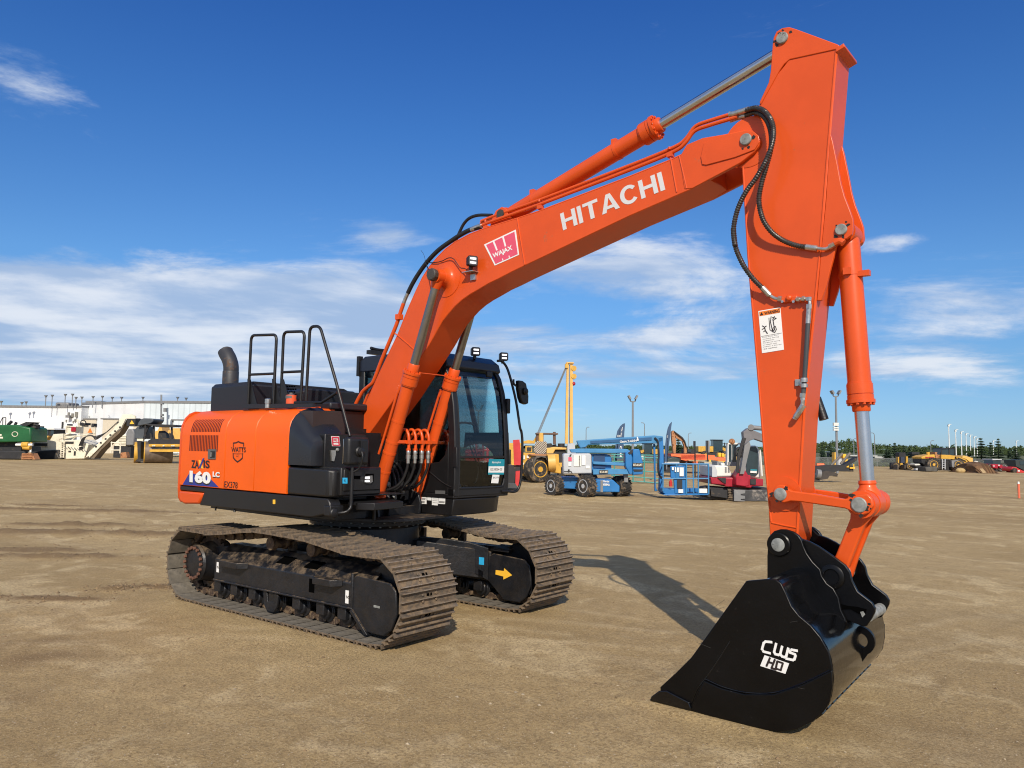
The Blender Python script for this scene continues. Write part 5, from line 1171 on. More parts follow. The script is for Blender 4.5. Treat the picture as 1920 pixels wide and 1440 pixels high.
# roof lamps, left grab bar, mirror, door frame, rear bits
def roof_lamp(px, X, yaw): c = uX(*px, X); return cube_lamp(c, yaw, .105, cab)
roof_lamp(cr(780, 640, 8.727, [(965, 172)])[0], .86, radians(-30)); roof_lamp(cr(780, 640, 8.727, [(1425, 255)])[0], .84, radians(-30))
Km = lambda L: cr(780, 640, 8.727, L)
gl = Km([(1330, 320), (1400, 325), (1470, 400), (1520, 520), (1570, 700), (1640, 1000), (1700, 1400)])+Kc([(1740, 150), (1755, 300), (1750, 600), (1735, 850), (1700, 1000), (1640, 1055), (1540, 1050), (1440, 1050)])
m = MB(); m.tube([uX(u, v, X) for (u, v), X in zip(gl, (.86, .88, .92, .98, 1.05, 1.13, 1.17, 1.17, 1.17, 1.17, 1.16, 1.15, 1.14, 1.12, 1.10))], .0155, n=12); gb = UB(m, 'grab_bar', M_BK)
m = MB(); c = uX(*Km([(1705, 830)])[0], 1.10)
cc = [uX(u, v, 1.08) for u, v in Km([(1625, 640), (1690, 650), (1745, 690), (1785, 900), (1780, 1020), (1740, 1035), (1680, 1010), (1650, 930), (1625, 780)])]
m.extr(cc, [p+Vector((.06, 0, 0)) for p in cc]); mm = UB(m, 'mirror', M_PLB, bevel=.012)
m = MB(); c = uX(*Km([(1780, 820)])[0], 1.14); m.lathe(c, c+Vector((1, 0, 0)), [(0, .04), (.02, .045), (.04, .02)], n=14); m.tube([uX(u, v, 1.1) for u, v in Km([(1780, 820), (1730, 790), (1640, 730), (1600, 690), (1595, 620)])], .013, n=8); m.build('mirror_arm', M_PLB, mm)
m = MB(); c = uX(*Km([(1500, 1060)])[0], 1.06); m.box(c, (.05, .05, .18)); m.build('lamp_bracket', M_PLB, cab, bevel=.01)
m = MB(); m.tube([uX(u, v, -.55) for u, v in KA([(530, 120), (640, 150), (760, 165)])], .02); m.box(uX(*KA([(600, 205)])[0], -.55), (.08, .20, .05)); m.box(uX(*KA([(330, 450)])[0], -.6), (.05, .06, .25)); m.build('antenna_bracket', M_BK, cab)
m = MB(); a = Kc([(1570, 930), (1650, 930), (1690, 1000), (1560, 1000)]); A = [uX(u, v, 1.0) for u, v in a]; m.extr(A, [p+Vector((-.12, 0, 0)) for p in A]); m.build('door_step', M_GREY, cab)
m = MB(); m.box(uX(*Km([(1195, 540)])[0], 1.0), (.03, .10, .07)); m.bx(.80, .86, .35, 1.15, 2.62, 2.70); m.build('sun_visor', M_PLB, cab, bevel=.01)
# ================================================================ ground
def gmat():
    m = bpy.data.materials.new('packed_dirt'); m.use_nodes = True; N = NT(m.node_tree); N.n.clear()
    P = N.new('ShaderNodeNewGeometry').outputs['Position']
    at = N.new('ShaderNodeAttribute', attribute_name='damp').outputs['Fac']
    big = N.new('ShaderNodeTexNoise', {'Vector': P, 'Scale': .35, 'Detail': 6.0, 'Roughness': .6, 'Distortion': .6}).outputs[0]
    # wheel and blade streaks running across the yard
    mp = N.new('ShaderNodeMapping', {0: P, 2: (0, 0, radians(-18)), 3: (.10, 1.25, 1)}).outputs[0]
    st = N.new('ShaderNodeTexNoise', {'Vector': mp, 'Scale': 1.0, 'Detail': 7.0, 'Roughness': .6, 'Distortion': .5}).outputs[0]
    mp2 = N.new('ShaderNodeMapping', {0: P, 2: (0, 0, radians(-38)), 3: (.05, .28, 1)}).outputs[0]
    st2 = N.new('ShaderNodeTexNoise', {'Vector': mp2, 'Scale': 1.0, 'Detail': 6.0, 'Roughness': .65, 'Distortion': .4}).outputs[0]
    mid = N.new('ShaderNodeTexNoise', {'Vector': P, 'Scale': 4.5, 'Detail': 10.0, 'Roughness': .75}).outputs[0]
    fine = N.new('ShaderNodeTexNoise', {'Vector': P, 'Scale': 42.0, 'Detail': 8.0, 'Roughness': .8}).outputs[0]
    vor = N.new('ShaderNodeTexVoronoi', {'Vector': P, 'Scale': 130.0}).outputs[0]
    sk = N.new('ShaderNodeAttribute', attribute_name='dry').outputs['Fac']
    dist = N.new('ShaderNodeTexNoise', {'Vector': P, 'Scale': 1.05, 'Detail': 9.0, 'Roughness': .66, 'Distortion': 1.1}).outputs[0]
    base = N.mix(N.smooth(big, .35, .65), (.400, .283, .132), (.490, .356, .176))
    light = N.math('MULTIPLY', N.smooth(N.math('ADD', N.math('MULTIPLY', st, .35), N.math('MULTIPLY', dist, .65)), .50, .60), .66)
    c = N.mix(light, base, (.68, .53, .30))
    c = N.mix(N.math('MULTIPLY', sk, N.smooth(mid, .3, .6)), c, (.66, .51, .29))
    dark = N.math('MULTIPLY', N.smooth(st2, .50, .64), .60)
    c = N.mix(dark, c, (.285, .195, .095))
    c = N.mix(N.smooth(at, .1, .9), c, (.20, .128, .062))
    c = N.mix(N.math('MULTIPLY', N.smooth(mid, .42, .62), .42), c, (.28, .195, .094))
    g2 = N.new('ShaderNodeTexNoise', {'Vector': P, 'Scale': 95.0, 'Detail': 3.0, 'Roughness': .6}).outputs[0]
    c = N.mix(N.math('MULTIPLY', N.smooth(fine, .47, .58), .60), c, (.175, .12, .058))
    c = N.mix(N.math('MULTIPLY', N.smooth(g2, .58, .70), .60), c, (.72, .58, .38))
    c = N.mix(N.math('MULTIPLY', N.smooth(vor, .14, .04), .25), c, (.74, .62, .44))
    p = N.new('ShaderNodeBsdfPrincipled', {'Base Color': c, 'Roughness': .93, 'Specular IOR Level': .2})
    h = N.math('ADD', N.math('MULTIPLY', fine, .55), N.math('ADD', N.math('MULTIPLY', mid, .5), N.math('MULTIPLY', N.smooth(vor, .25, .0), .25)))
    b = N.new('ShaderNodeBump', {'Height': h, 'Strength': .9, 'Distance': .03}); N.l.new(b.outputs[0], p.inputs['Normal'])
    o = N.new('ShaderNodeOutputMaterial'); N.l.new(p.outputs[0], o.inputs[0]); return m
MOUNDS = [(wZ(60, 1000), 2.2, .55, .085), (wZ(140, 984), 1.9, .42, .10), (wZ(262, 1003), 1.35, .42, .095), (wZ(110, 1043), 1.5, .33, .07), (wZ(60, 1030), 1.2, .35, .04), (wZ(85, 948), 1.6, .35, .07), (wZ(250, 960), 2.6, .3, .06),
          (wZ(225, 1104), .28, .16, .05), (wZ(300, 1100), .45, .14, .045), (wZ(80, 1123), .9, .18, .04), (wZ(30, 955), 2.5, .4, .05)]
MOUNDS = [(c, a, b, h*.62, math.atan2(-rt.x if False else r0.y, r0.x)) for c, a, b, h in MOUNDS]
def _pl(L): 
    P = [wZ(u, v) for u, v in L]; return list(zip(P, P[1:]))
STREAKS = sum([_pl(L) for L in ([(853, 1170), (973, 1182), (1070, 1192)], [(847, 1188), (973, 1200), (1140, 1210), (1270, 1218)], [(840, 1208), (957, 1215), (1073, 1223), (1207, 1237), (1273, 1245)], [(857, 1155), (1007, 1163), (1140, 1173), (1270, 1186)], [(405, 1172), (482, 1180)], [(416, 1191), (542, 1198)],
    [(900, 1140), (1040, 1140), (1200, 1160)], [(1100, 1260), (1180, 1275)], [(0, 1180), (150, 1170), (300, 1180)], [(1700, 1180), (1800, 1160), (1920, 1150)], [(1690, 1230), (1810, 1205), (1920, 1195)], [(560, 1400), (720, 1412), (860, 1380)])], [])
BLOTS = [(wZ(70, 1225), .85, .75), (wZ(30, 1320), .6, .55), (wZ(560, 1300), .5, .3), (wZ(1200, 1400), .5, .3)]
TREADS = [(wZ(1640, 1235), wZ(1960, 1120)), (wZ(1600, 1150), wZ(1960, 1075)), (wZ(-40, 1165), wZ(300, 1130)), (wZ(330, 1400), wZ(900, 1290)), (wZ(950, 1000), wZ(1400, 1010)), (wZ(900, 1110), wZ(1290, 1165))]
def gz(x, y):
    d = math.hypot(x-CAM.x, y-CAM.y)
    h = (noise.noise(Vector((x*.35, y*.35, 0)))*.035 + noise.noise(Vector((x*1.3, y*1.3, 3)))*.012 + noise.noise(Vector((x*4, y*4, 7)))*.005)
    far = max(0, min(1, (d-10)/25)); h *= 1+far*1.2
    da = 0
    for c, a, b, hh, an in MOUNDS:
        dx, dy = x-c.x, y-c.y; u = dx*cos(an)+dy*sin(an); v = -dx*sin(an)+dy*cos(an)
        q = (u/a)**2+(v/b)**2
        if q < 4:
            n = .65+.8*noise.noise(Vector((x*2.6, y*2.6, 1)))+.55*noise.noise(Vector((x*9, y*9, 5)))
            k = math.exp(-q*1.5)*max(0, n+.35); h += hh*k*1.1; da = max(da, min(1, k*1.3))
    dry = 0
    if d < 14:
        h += max(0, noise.noise(Vector((x*11, y*11, 2))))*.010+noise.noise(Vector((x*23, y*23, 4)))*.004
        for a_, b_ in STREAKS:
            ex, ey = b_.x-a_.x, b_.y-a_.y; t = ((x-a_.x)*ex+(y-a_.y)*ey)/(ex*ex+ey*ey)
            if -.05 < t < 1.05:
                q = abs((x-a_.x)*ey-(y-a_.y)*ex)/math.hypot(ex, ey)
                if q < .12: k = (1-q/.12)*(.55+.7*noise.noise(Vector((x*5, y*5, 8)))); dry = max(dry, min(1, max(0, k*1.2))); h += .008*max(0, k)
        for a_, b_ in TREADS:
            ex, ey = b_.x-a_.x, b_.y-a_.y; L_ = math.hypot(ex, ey); s_ = ((x-a_.x)*ex+(y-a_.y)*ey)/L_; q = ((x-a_.x)*ey-(y-a_.y)*ex)/L_
            if 0 < s_ < L_ and abs(q) < .22:
                w_ = sin(s_*2*pi/.24+abs(q)*14)*(.5+.8*noise.noise(Vector((x*.9, y*.9, 12))))
                if w_ > 0: h -= .007*w_; da = max(da, .30*w_)
                else: dry = max(dry, -.35*w_)
        for c, a, b in BLOTS:
            q = ((x-c.x)/a)**2+((y-c.y)/a)**2
            if q < 1: da = max(da, (1-q)*b*(.6+.8*noise.noise(Vector((x*2.5, y*2.5, 6)))))
    # keep the ground flat under the machine
    # keep flat under the machine
    f = 1
    if abs(x) < 2.2 and abs(abs(y)-.995) < .6: f = 0
    if 3.9 < x < 5.7 and abs(y) < 1.1: f = 0
    if abs(x) < 2.8 and abs(y) < 2: f = min(f, max(0, max((abs(x)-2.2)/.6, (abs(abs(y)-.995)-.6)/.5))) if f else 0
    z = h*f if f < 1 else h
    e_ = abs(abs(y)-.995)-.355
    if abs(x) < 2.1 and -.02 < e_ < .14 and abs(x) < 1.75: z += max(0, 1-abs(e_-.04)/.09)*(.010+.018*noise.noise(Vector((x*4, y*6, 3)))); da = max(da, .25)
    return z, (da, dry)
rings = [1.2]
while rings[-1] < 130: rings.append(rings[-1]*(1.0095 if rings[-1] < 16 else 1.017)+.002)
rings += [150, 190, 260, 400, 700, 1200, 2500]
view = YAW; angs = []
a = -pi
while a < pi-1e-6:
    angs.append(a); a += radians(.34) if abs(a) < radians(46) else radians(3)
bmv = []; dv = []; me = bpy.data.meshes.new('dirt_yard')
V = [(CAM.x, CAM.y, 0)]; DA = [0]; DRY = [0]; Fc = []
for r in rings:
    for a in angs:
        x = CAM.x+r*cos(view+a); y = CAM.y+r*sin(view+a)
        if r < 60 and abs(a) < radians(50): z, d = gz(x, y)
        else: z, d = 0, (0, 0)
        if r >= 45: z *= max(0, (60-r)/15)
        V.append((x, y, z)); DA.append(d[0]); DRY.append(d[1])
n = len(angs)
for j in range(n): Fc.append((0, 1+j, 1+(j+1) % n))
for i in range(len(rings)-1):
    for j in range(n): Fc.append((1+i*n+j, 1+(i+1)*n+j, 1+(i+1)*n+(j+1) % n, 1+i*n+(j+1) % n))
me.from_pydata(V, [], Fc); me.materials.append(gmat())
at = me.attributes.new('damp', 'FLOAT', 'POINT'); at.data.foreach_set('value', DA); at = me.attributes.new('dry', 'FLOAT', 'POINT'); at.data.foreach_set('value', DRY)
for p in me.polygons: p.use_smooth = True
gr = bpy.data.objects.new('ground', me); COL.objects.link(gr); tag(gr, kind='structure')
# loose stones, one object
m = MB(); rs = random.Random(3)
def pebble(x, y, r, z=0):
    n0 = len(m.b.verts); k = rs.uniform(.6, 1); A = [m.b.verts.new((x+r*rs.uniform(.7, 1.2)*cos(t), y+r*k*rs.uniform(.7, 1.2)*sin(t), z+r*.12)) for t in [i*2*pi/6 for i in range(6)]]
    t_ = m.b.verts.new((x, y, z+r*rs.uniform(.45, .8)))
    for i in range(6): m.b.faces.new((A[i], A[(i+1) % 6], t_))
for i in range(5200):
    u = rs.uniform(-60, 1980); v = 900+560*rs.random()**1.4
    p = wZ(u, v)
    if abs(p.x) < 2.1 and abs(abs(p.y)-.995) < .45: continue
    if 4.1 < p.x < 5.5 and abs(p.y) < .8: continue
    z, _ = gz(p.x, p.y); pebble(p.x, p.y, rs.choice((.003, .003, .004, .004, .005, .006, .008))*(1+.06*(p-CAM).length/6), z)
for (u, v) in ((857, 1306), (967, 1296), (980, 1298), (1011, 1320), (920, 1317), (764, 1394), (1035, 1370), (988, 1270), (440, 1292), (1067, 1372), (1010, 1145)):
    p = wZ(u, v); pebble(p.x, p.y, .017, gz(p.x, p.y)[0])
st = m.build('loose_gravel', pmat('gravel_stone', (.40, .32, .21), .85, var=.4, vscale=9)); tag(st, 'small pale stones scattered over the packed dirt', 'gravel', kind='stuff')

m = MB()
for i in range(2600):
    if i % 3: c, a, b, hh, an = MOUNDS[rs.randrange(len(MOUNDS))]; u_, v_ = rs.gauss(0, a*.6), rs.gauss(0, b*.9); x, y = c.x+u_*cos(an)-v_*sin(an), c.y+u_*sin(an)+v_*cos(an)
    else: p = wZ(rs.uniform(-60, 1980), 890+560*rs.random()**1.6); x, y = p.x, p.y
    if abs(x) < 2.15 and abs(abs(y)-.995) < .5 or (4.0 < x < 5.6 and abs(y) < .95): continue
    pebble(x, y, rs.choice((.006, .008, .011, .014, .02, .028))*(1.0 if i % 3 else .6), gz(x, y)[0]-.002)
cl = m.build('soil_clods', pmat('soil_clod', (.20, .135, .07), .95, var=.4, vscale=6)); tag(cl, 'crumbled brown soil clods strewn over the dirt ridges', 'soil clods', kind='stuff')
# ================================================================ BACKGROUND: everything stands on the ground at its own distance
HF = Vector((cos(YAW), sin(YAW), 0))
def fdepth(p): return (p-CAM).dot(HF)
class Site:
    """local frame at a ground point: x to the right of the view, y away from it, z up; positions read at their own depth"""
    def __init__(s, name, u, v=None, D=None, label=None, cat=None, group=None, kind=None, empty_=True):
        d = camray(u, v if v is not None else 850)
        if D is None: D = fdepth(wZ(u, v))
        s.D = D; k = D/d.dot(HF); p = CAM+d*k; s.o = Vector((p.x, p.y, 0)); s.M = Matrix.Rotation(math.atan2(r0.y, r0.x), 4, 'Z'); s.M.translation = s.o
        s.Mi = s.M.inverted(); s.s = D/F
        s.root = None
        if empty_:
            s.root = empty(name); s.root.matrix_world = s.M; s.root.rotation_euler = (0, 0, math.atan2(r0.y, r0.x)); s.root.location = s.o
            tag(s.root, label, cat, group, kind)
    def p(s, u, v, y=0):
        d = camray(u, v); k = (s.D+y)/d.dot(HF); return s.Mi @ (CAM+d*k)
    def g(s, u, y=0): q = s.p(u, 840, y); q.z = 0; return q
    def box(s, m, u0, u1, v0, v1, y0, y1):
        a = s.p(u0, v1, y0); b = s.p(u1, v0, y0); m.bx(min(a.x, b.x), max(a.x, b.x), y0, y1, max(0.002, min(a.z, b.z)), max(a.z, b.z))
    def poly(s, m, pts, y0, y1):
        P = [s.p(u, v, y0) for u, v in pts]
        for q in P: q.z = max(q.z, .002)
        m.extr(P, [q+Vector((0, y1-y0, 0)) for q in P])
    def bar(s, m, a, b, r, y=0, y2=None, n=8): m.cyl(s.p(*a, y), s.p(*b, y if y2 is None else y2), r, n=n)
    def wheel(s, u, v, r, y0, y1, name='wheel', rim=None, tread=True, ang=0, parent=None, sq=1.0, lugs=22):
        c = s.p(u, v, y0); R = r*s.s; c.z = R; A = Vector((sin(ang), cos(ang), 0)); w = y1-y0
        m = MB(); m.lathe(c, c+A, [(0, R*.62), (w*.02, R*.9), (w*.12, R*.985), (w*.88, R*.985), (w*.98, R*.9), (w, R*.62)], n=36)
        if tread:
            t = A.orthogonal().normalized(); q = A.cross(t)
            for i in range(lugs):
                for h in (0, 1):
                    a_ = 2*pi*(i+.5*h)/lugs; rd = t*cos(a_)+q*sin(a_); tg = -t*sin(a_)+q*cos(a_); cc = c+A*(w*(.28+.44*h)); 
                    P = [cc+rd*R*.95-A*w*.26+tg*R*.05, cc+rd*R*.95+A*w*.26-tg*R*.05, cc+rd*R*.95+A*w*.26+tg*R*.06, cc+rd*R*.95-A*w*.26+tg*R*.16]
                    m.extr(P, [x+rd*R*.07 for x in P])
        o = m.build(name, M_TYRE, parent or s.root)
        m = MB(); m.lathe(c-A*w*.015, c+A, [(0, R*.16), (0.0, R*.20), (w*.10, R*.22), (w*.12, R*.50), (w*.0, R*.54), (0, R*.60), (w*.2, R*.61)], n=28); m.build('rim', rim or M_GREY, o)
        return o
    def b(s, m, name, mat, parent=None, bevel=0): return m.build(name, mat, parent or s.root, bevel)
M_TYRE = pmat('tyre_rubber', (.028, .026, .024), .85, dirt=(.20, .15, .10), damt=.40, dscale=5)
M_CAT = pmat('cat_yellow', (.60, .34, .045), .5, var=.15, dirt=(.22, .13, .06), damt=.22, dscale=2.5)
M_CATL = pmat('pale_yellow', (.68, .40, .10), .5, var=.1)
M_CREAM = pmat('cream_paint', (.74, .69, .55), .5, var=.1, dirt=(.30, .25, .17), damt=.25, dscale=2)
M_WPAINT = pmat('white_steel', (.70, .69, .64), .45, var=.06)
M_DKM = pmat('dark_machinery', (.020, .020, .022), .65, var=.3, dirt=(.12, .09, .06), damt=.25, dscale=2)
M_GRN = pmat('forest_green', (.012, .10, .030), .4, var=.2, vscale=1)
M_GLB = pmat('window_glass_far', (.03, .05, .06), .1, var=.1)
M_BLUE = pmat('lift_blue', (.018, .16, .42), .42, var=.12, vscale=1.5, dirt=(.05, .09, .13), damt=.2, dscale=2)
M_BLUL = pmat('faded_blue', (.045, .21, .42), .5, var=.12)
M_LGREY = pmat('light_grey_panel', (.46, .48, .50), .45, var=.05)
M_MGREY = pmat('mid_grey_paint', (.20, .20, .20), .45, var=.1, dirt=(.30, .28, .25), damt=.2, dscale=3)
M_CRIM = pmat('crimson_paint', (.36, .012, .03), .4, var=.15)
M_REDP = pmat('red_paint', (.52, .03, .03), .45, var=.1)
M_BRN = pmat('rusty_orange', (.42, .19, .08), .6, var=.2, dirt=(.12, .05, .025), damt=.35, dscale=3)
M_POLE = pmat('galvanised_pole', (.20, .21, .22), .5, var=.1)
M_FLAG = pmat('navy_fabric', (.045, .085, .16), .8, var=.1)
M_TEALP = pmat('teal_pipe', (.05, .27, .24), .5, var=.1)
M_BEI = pmat('beige_door', (.55, .49, .38), .6, var=.05)
M_WOOD = pmat('raw_timber', (.40, .29, .16), .8, var=.2)
def wall_mat(name, col, pitch=.3, amt=.14):
    m = bpy.data.materials.new(name); m.use_nodes = True; N = NT(m.node_tree); N.n.clear()
    o = N.new('ShaderNodeTexCoord').outputs['Object']; x, y, z = N.new('ShaderNodeSeparateXYZ', {0: o}).outputs
    s = N.math('SINE', N.math('MULTIPLY', N.math('ADD', x, N.math('MULTIPLY', y, 1.0)), 2*pi/pitch))
    n = N.new('ShaderNodeTexNoise', {'Vector': o, 'Scale': .5, 'Detail': 5.0}).outputs[0]
    c = N.mix(N.smooth(n, .35, .7), col, tuple(v*.9 for v in col))
    c = N.mix(N.math('MULTIPLY', N.smooth(s, .6, 1.0), amt), c, tuple(v*.55 for v in col))
    p = N.new('ShaderNodeBsdfPrincipled', {'Base Color': c, 'Roughness': .5}); q = N.new('ShaderNodeOutputMaterial'); N.l.new(p.outputs[0], q.inputs[0]); return m
M_WALLW = wall_mat('white_ribbed_wall', (.76, .78, .79), .9, .10); M_WALLG = wall_mat('pale_ribbed_wall', (.62, .69, .72), .75, .40)
# ---------------- building
B = Site('warehouse', 200, D=112, label='long low white metal warehouse behind the parked machines at the left edge of the yard', cat='warehouse')
def section(name, u0, D0, u1, D1, ztop, mat, back=40):
    a = B.g(u0, D0-B.D); b = B.g(u1, D1-B.D); a2 = a+Vector((0, back, 0)); b2 = b+Vector((0, back, 0)); m = MB()
    Z = Vector((0, 0, ztop)); m.extr([a, b, b2, a2], [a+Z, b+Z, b2+Z, a2+Z]); o = m.build(name, mat, B.root)
    m = MB(); n = Vector((0, -.12, 0)); T = Vector((0, 0, .32)); m.extr([a+Z+n, b+Z+n, b2+Z, a2+Z], [a+Z+n+T, b+Z+n+T, b2+Z+T, a2+Z+T]); m.build('roof_edge', M_MGREY, o)
    return o
zA, zB = 6.85, 7.45
wa = section('wall', -420, 122, 92, 118, zA, M_WALLW); wb = section('wall', 92, 118, 148.5, 116, zA, M_WALLW); wc = section('wall', 148.5, 119, 266, 111, zB, M_WALLW); wd = section('wall', 266.2, 111, 460, 109, zB, M_WALLG)
def onw(m, u0, u1, v0, v1, y, t=.12):
    a = B.p(u0, v1, y); b = B.p(u1, v0, y); m.bx(a.x, b.x, y-t, y+2.5, max(a.z, .0), b.z)
def wd_y(u):   # depth of the wall line at photo column u
    if u < 148.5: return 116+(148.5-u)/56.5*2-B.D
    if u < 266: return 119+(u-148.5)/117.5*(-8)-B.D
    return 111+(u-266)/194*(-2)-B.D
def wallthing(name, u0, u1, v0, v1, mat, t=.1, parent=None, cutback=.4):
    y = min(wd_y(u0), wd_y(u1)); m = MB(); a = B.p(u0, v1, y); b = B.p(u1, v0, y); m.bx(a.x, b.x, y-t, y+.3+abs(wd_y(u0)-wd_y(u1)), max(a.z, .0), b.z); return m.build(name, mat, parent or B.root)
for (u0, u1) in ((153, 181), (190, 222), (248, 261)):
    dr = wallthing('overhead_door', u0, u1, 786, 850, M_BEI, t=.06, parent=wc); wallthing('door_head', u0-1, u1+1, 784.3, 786.3, M_MGREY, t=.1, parent=wc)
    for i in range(4):
        if u0 < 240: k = u0+(u1-u0)*(.12+.22*i); wallthing('door_pane', k, k+2.4, 795.5, 799, M_GLB, t=.12, parent=dr)
dr = wallthing('overhead_door', 323, 352, 788, 850, M_WALLG, t=.06, parent=wd); wallthing('door_head', 321.5, 353, 786.3, 788.3, M_MGREY, t=.1, parent=wd); wallthing('door_head', 321.5, 323.3, 788, 850, M_MGREY, t=.1, parent=wd)
for q in ((127, 130.7, 773, 780.5), (134, 138, 775, 781.5), (140.5, 146, 772.5, 782), (123.5, 125.5, 787, 791), (136.5, 138, 789, 793), (139.5, 142, 786, 791.5), (143.5, 145, 785, 791)):
    wallthing('window', *q, pmat('window_blind', (.20, .19, .16), .4), parent=wb)
wallthing('doorway', 115, 119, 791, 813, M_DKM, parent=wb); m = MB(); B.box(m, 122.5, 130, 778.5, 783, wd_y(126)-1.0, wd_y(126)); m.build('door_canopy', M_MGREY, wb)
for s_, u, v in (('3', 167, 782), ('2', 204.5, 781)):
    y = min(wd_y(u-3), wd_y(u+3))-.25; text_quad('bay_number', s_, B.p(u-1, v+2, y), B.p(u+1, v+2, y), B.p(u-1, v-2, y), M_DKM, wc, bold=.03)
for u, v0 in ((86, 745.5), (98, 744.5), (122.5, 743), (136, 742.5), (142.5, 748.5), (153.6, 748), (174.5, 747), (192, 746.5), (210.5, 748.5), (228, 748.5), (268, 748.5), (333, 748.5), (349, 750), (49, 757), (2.5, 756), (41, 758)):
    y = 4; m = MB(); p = B.p(u, v0, y); q = Vector((p.x, p.y, zA)); m.cyl(q, p, .07, n=8); m.cyl(p, p+Vector((0, 0, .35)), .07, .26, n=10); m.build('roof_flue', M_POLE, B.root)
m = MB(); B.box(m, 103, 129, 754.5, 762, 6, 9); m.build('roof_unit', M_MGREY, B.root, bevel=.2); m = MB(); B.box(m, 160, 190, 752, 757, 8, 12); m.build('roof_unit', M_MGREY, B.root)
P_ = Site('utility_riser', 302.5, D=108, label='slim grey service pole with small boxes in front of the ribbed warehouse wall', cat='pole')
m = MB(); m.cyl(P_.g(302.5), Vector((P_.p(302.5, 740).x, 0, P_.p(302.5, 740).z)), .13, n=8); P_.b(m, 'pole', M_POLE)
for q in ((306, 310.5, 765, 772), (300, 305, 782, 789), (300.3, 304.7, 755, 758), (300.3, 304.7, 776, 780)):
    m = MB(); P_.box(m, *q, -.3, .2); P_.b(m, 'junction_box', M_MGREY)
# ---------------- green machine, far left
S = Site('green_excavator', 20, 862, label='dark green crawler excavator cut off by the left edge of the picture', cat='excavator')
m = MB(); S.poly(m, [(-60, 796.5), (0, 796.5), (30, 796.5), (57.5, 802), (58, 829), (-60, 830)], 0, 2.6); bd_ = S.b(m, 'body', M_GRN, bevel=.12)
m = MB(); S.poly(m, [(37, 796), (49, 791), (61, 791.5), (59, 794), (47, 800)], .3, 1.4); S.b(m, 'engine_cover', M_DKM)
m = MB(); S.bar(m, (15, 797), (22, 790), .14, 1); S.b(m, 'exhaust', M_DKM); m = MB(); S.bar(m, (28, 797), (31, 792), .12, 1); S.b(m, 'exhaust', M_DKM)
m = MB(); 
for a, b in (((-2, 797), (5, 783)), ((5, 783), (11, 783)), ((11, 783), (10.5, 797)), ((5, 797), (5.5, 783))): S.bar(m, a, b, .035, .5)
S.b(m, 'handrail', M_DKM)
m = MB(); S.bar(m, (61, 795), (72, 797.5), .1, .6); S.box(m, 57, 68, 796, 803, .6, 1.2); S.b(m, 'hose_bundle', M_DKM)
for yy in (.1, 2.0):
    m = MB(); S.poly(m, [(-60, 845), (44, 845), (50, 852), (46, 862), (-60, 862)], yy, yy+.6); S.b(m, 'crawler_track', M_DKM, bevel=.1)
m = MB(); S.box(m, -60, 40, 830, 846, .7, 2.0); S.b(m, 'turntable', M_DKM)
m = MB(); S.poly(m, [(41, 850), (60, 850), (66, 861.5), (40, 861.5)], -1, -.2)
for k in range(4): S.box(m, 41, 60, 850+k*3, 851+k*3, -1.08, -1)
S.b(m, 'track_end', M_BRN)
m = MB(); S.bar(m, (30, 834), (61, 834), .12, -.4); S.b(m, 'chrome_rod', M_WHP); m = MB(); S.bar(m, (42, 834), (54, 834), .26, -.4, n=14); S.bar(m, (44, 839), (57, 840), .2, -.4, n=12); S.b(m, 'yellow_cylinder', M_CAT)
for x0, x1, z0, z1 in ((-8, 3, 814, 817), (-10, 5.5, 819, 822)): m = MB(); S.box(m, x0, x1, z0, z1, -.03, 0); S.b(m, 'lettering_patch', M_CREAM, bd_)
m = MB(); c = S.p(28, 814, -.02); pts = [S.p(28+5.4*cos(a), 814+4.4*sin(a), -.03) for a in [2*pi*i/24 for i in range(25)]]; m.tube(pts, .035, n=5, sm=1); S.b(m, 'oval_emblem', M_CREAM, bd_)
# ---------------- yellow wheel machine with white roof
S = Site('yellow_dozer', 80, 858, label='yellow tracked dozer with white cab roof behind the green excavator', cat='bulldozer')
m = MB(); S.poly(m, [(57, 816), (92, 817), (90, 830), (57, 832)], 3, 5); hd = S.b(m, 'hood', M_CAT)
m = MB(); S.box(m, 58, 102, 803, 817, 3.0, 5.2); cb_ = S.b(m, 'cab', M_DKM)
for q in ((59, 71), (74, 81), (83, 91), (95, 101)): m = MB(); S.box(m, *q, 806.5, 815, 2.96, 3.0); S.b(m, 'window', M_GLB, cb_)
m = MB(); S.poly(m, [(58, 805), (62, 802), (100, 803), (103, 805.5)], 2.8, 5.4); S.b(m, 'cab_roof', M_WPAINT, cb_); m = MB(); S.box(m, 75, 79, 799, 803, 4, 4.4); S.b(m, 'beacon', M_DKM, cb_)
m = MB(); S.poly(m, [(58, 826), (80, 817), (82, 819), (60, 829)], 2.6, 3.0); S.poly(m, [(72, 826), (88, 817), (91, 818), (84, 826)], 2.6, 2.9); S.b(m, 'lift_arm', M_CATL)
m = MB(); S.box(m, 58, 100, 832, 856, 3, 5); S.b(m, 'undercarriage', M_DKM)
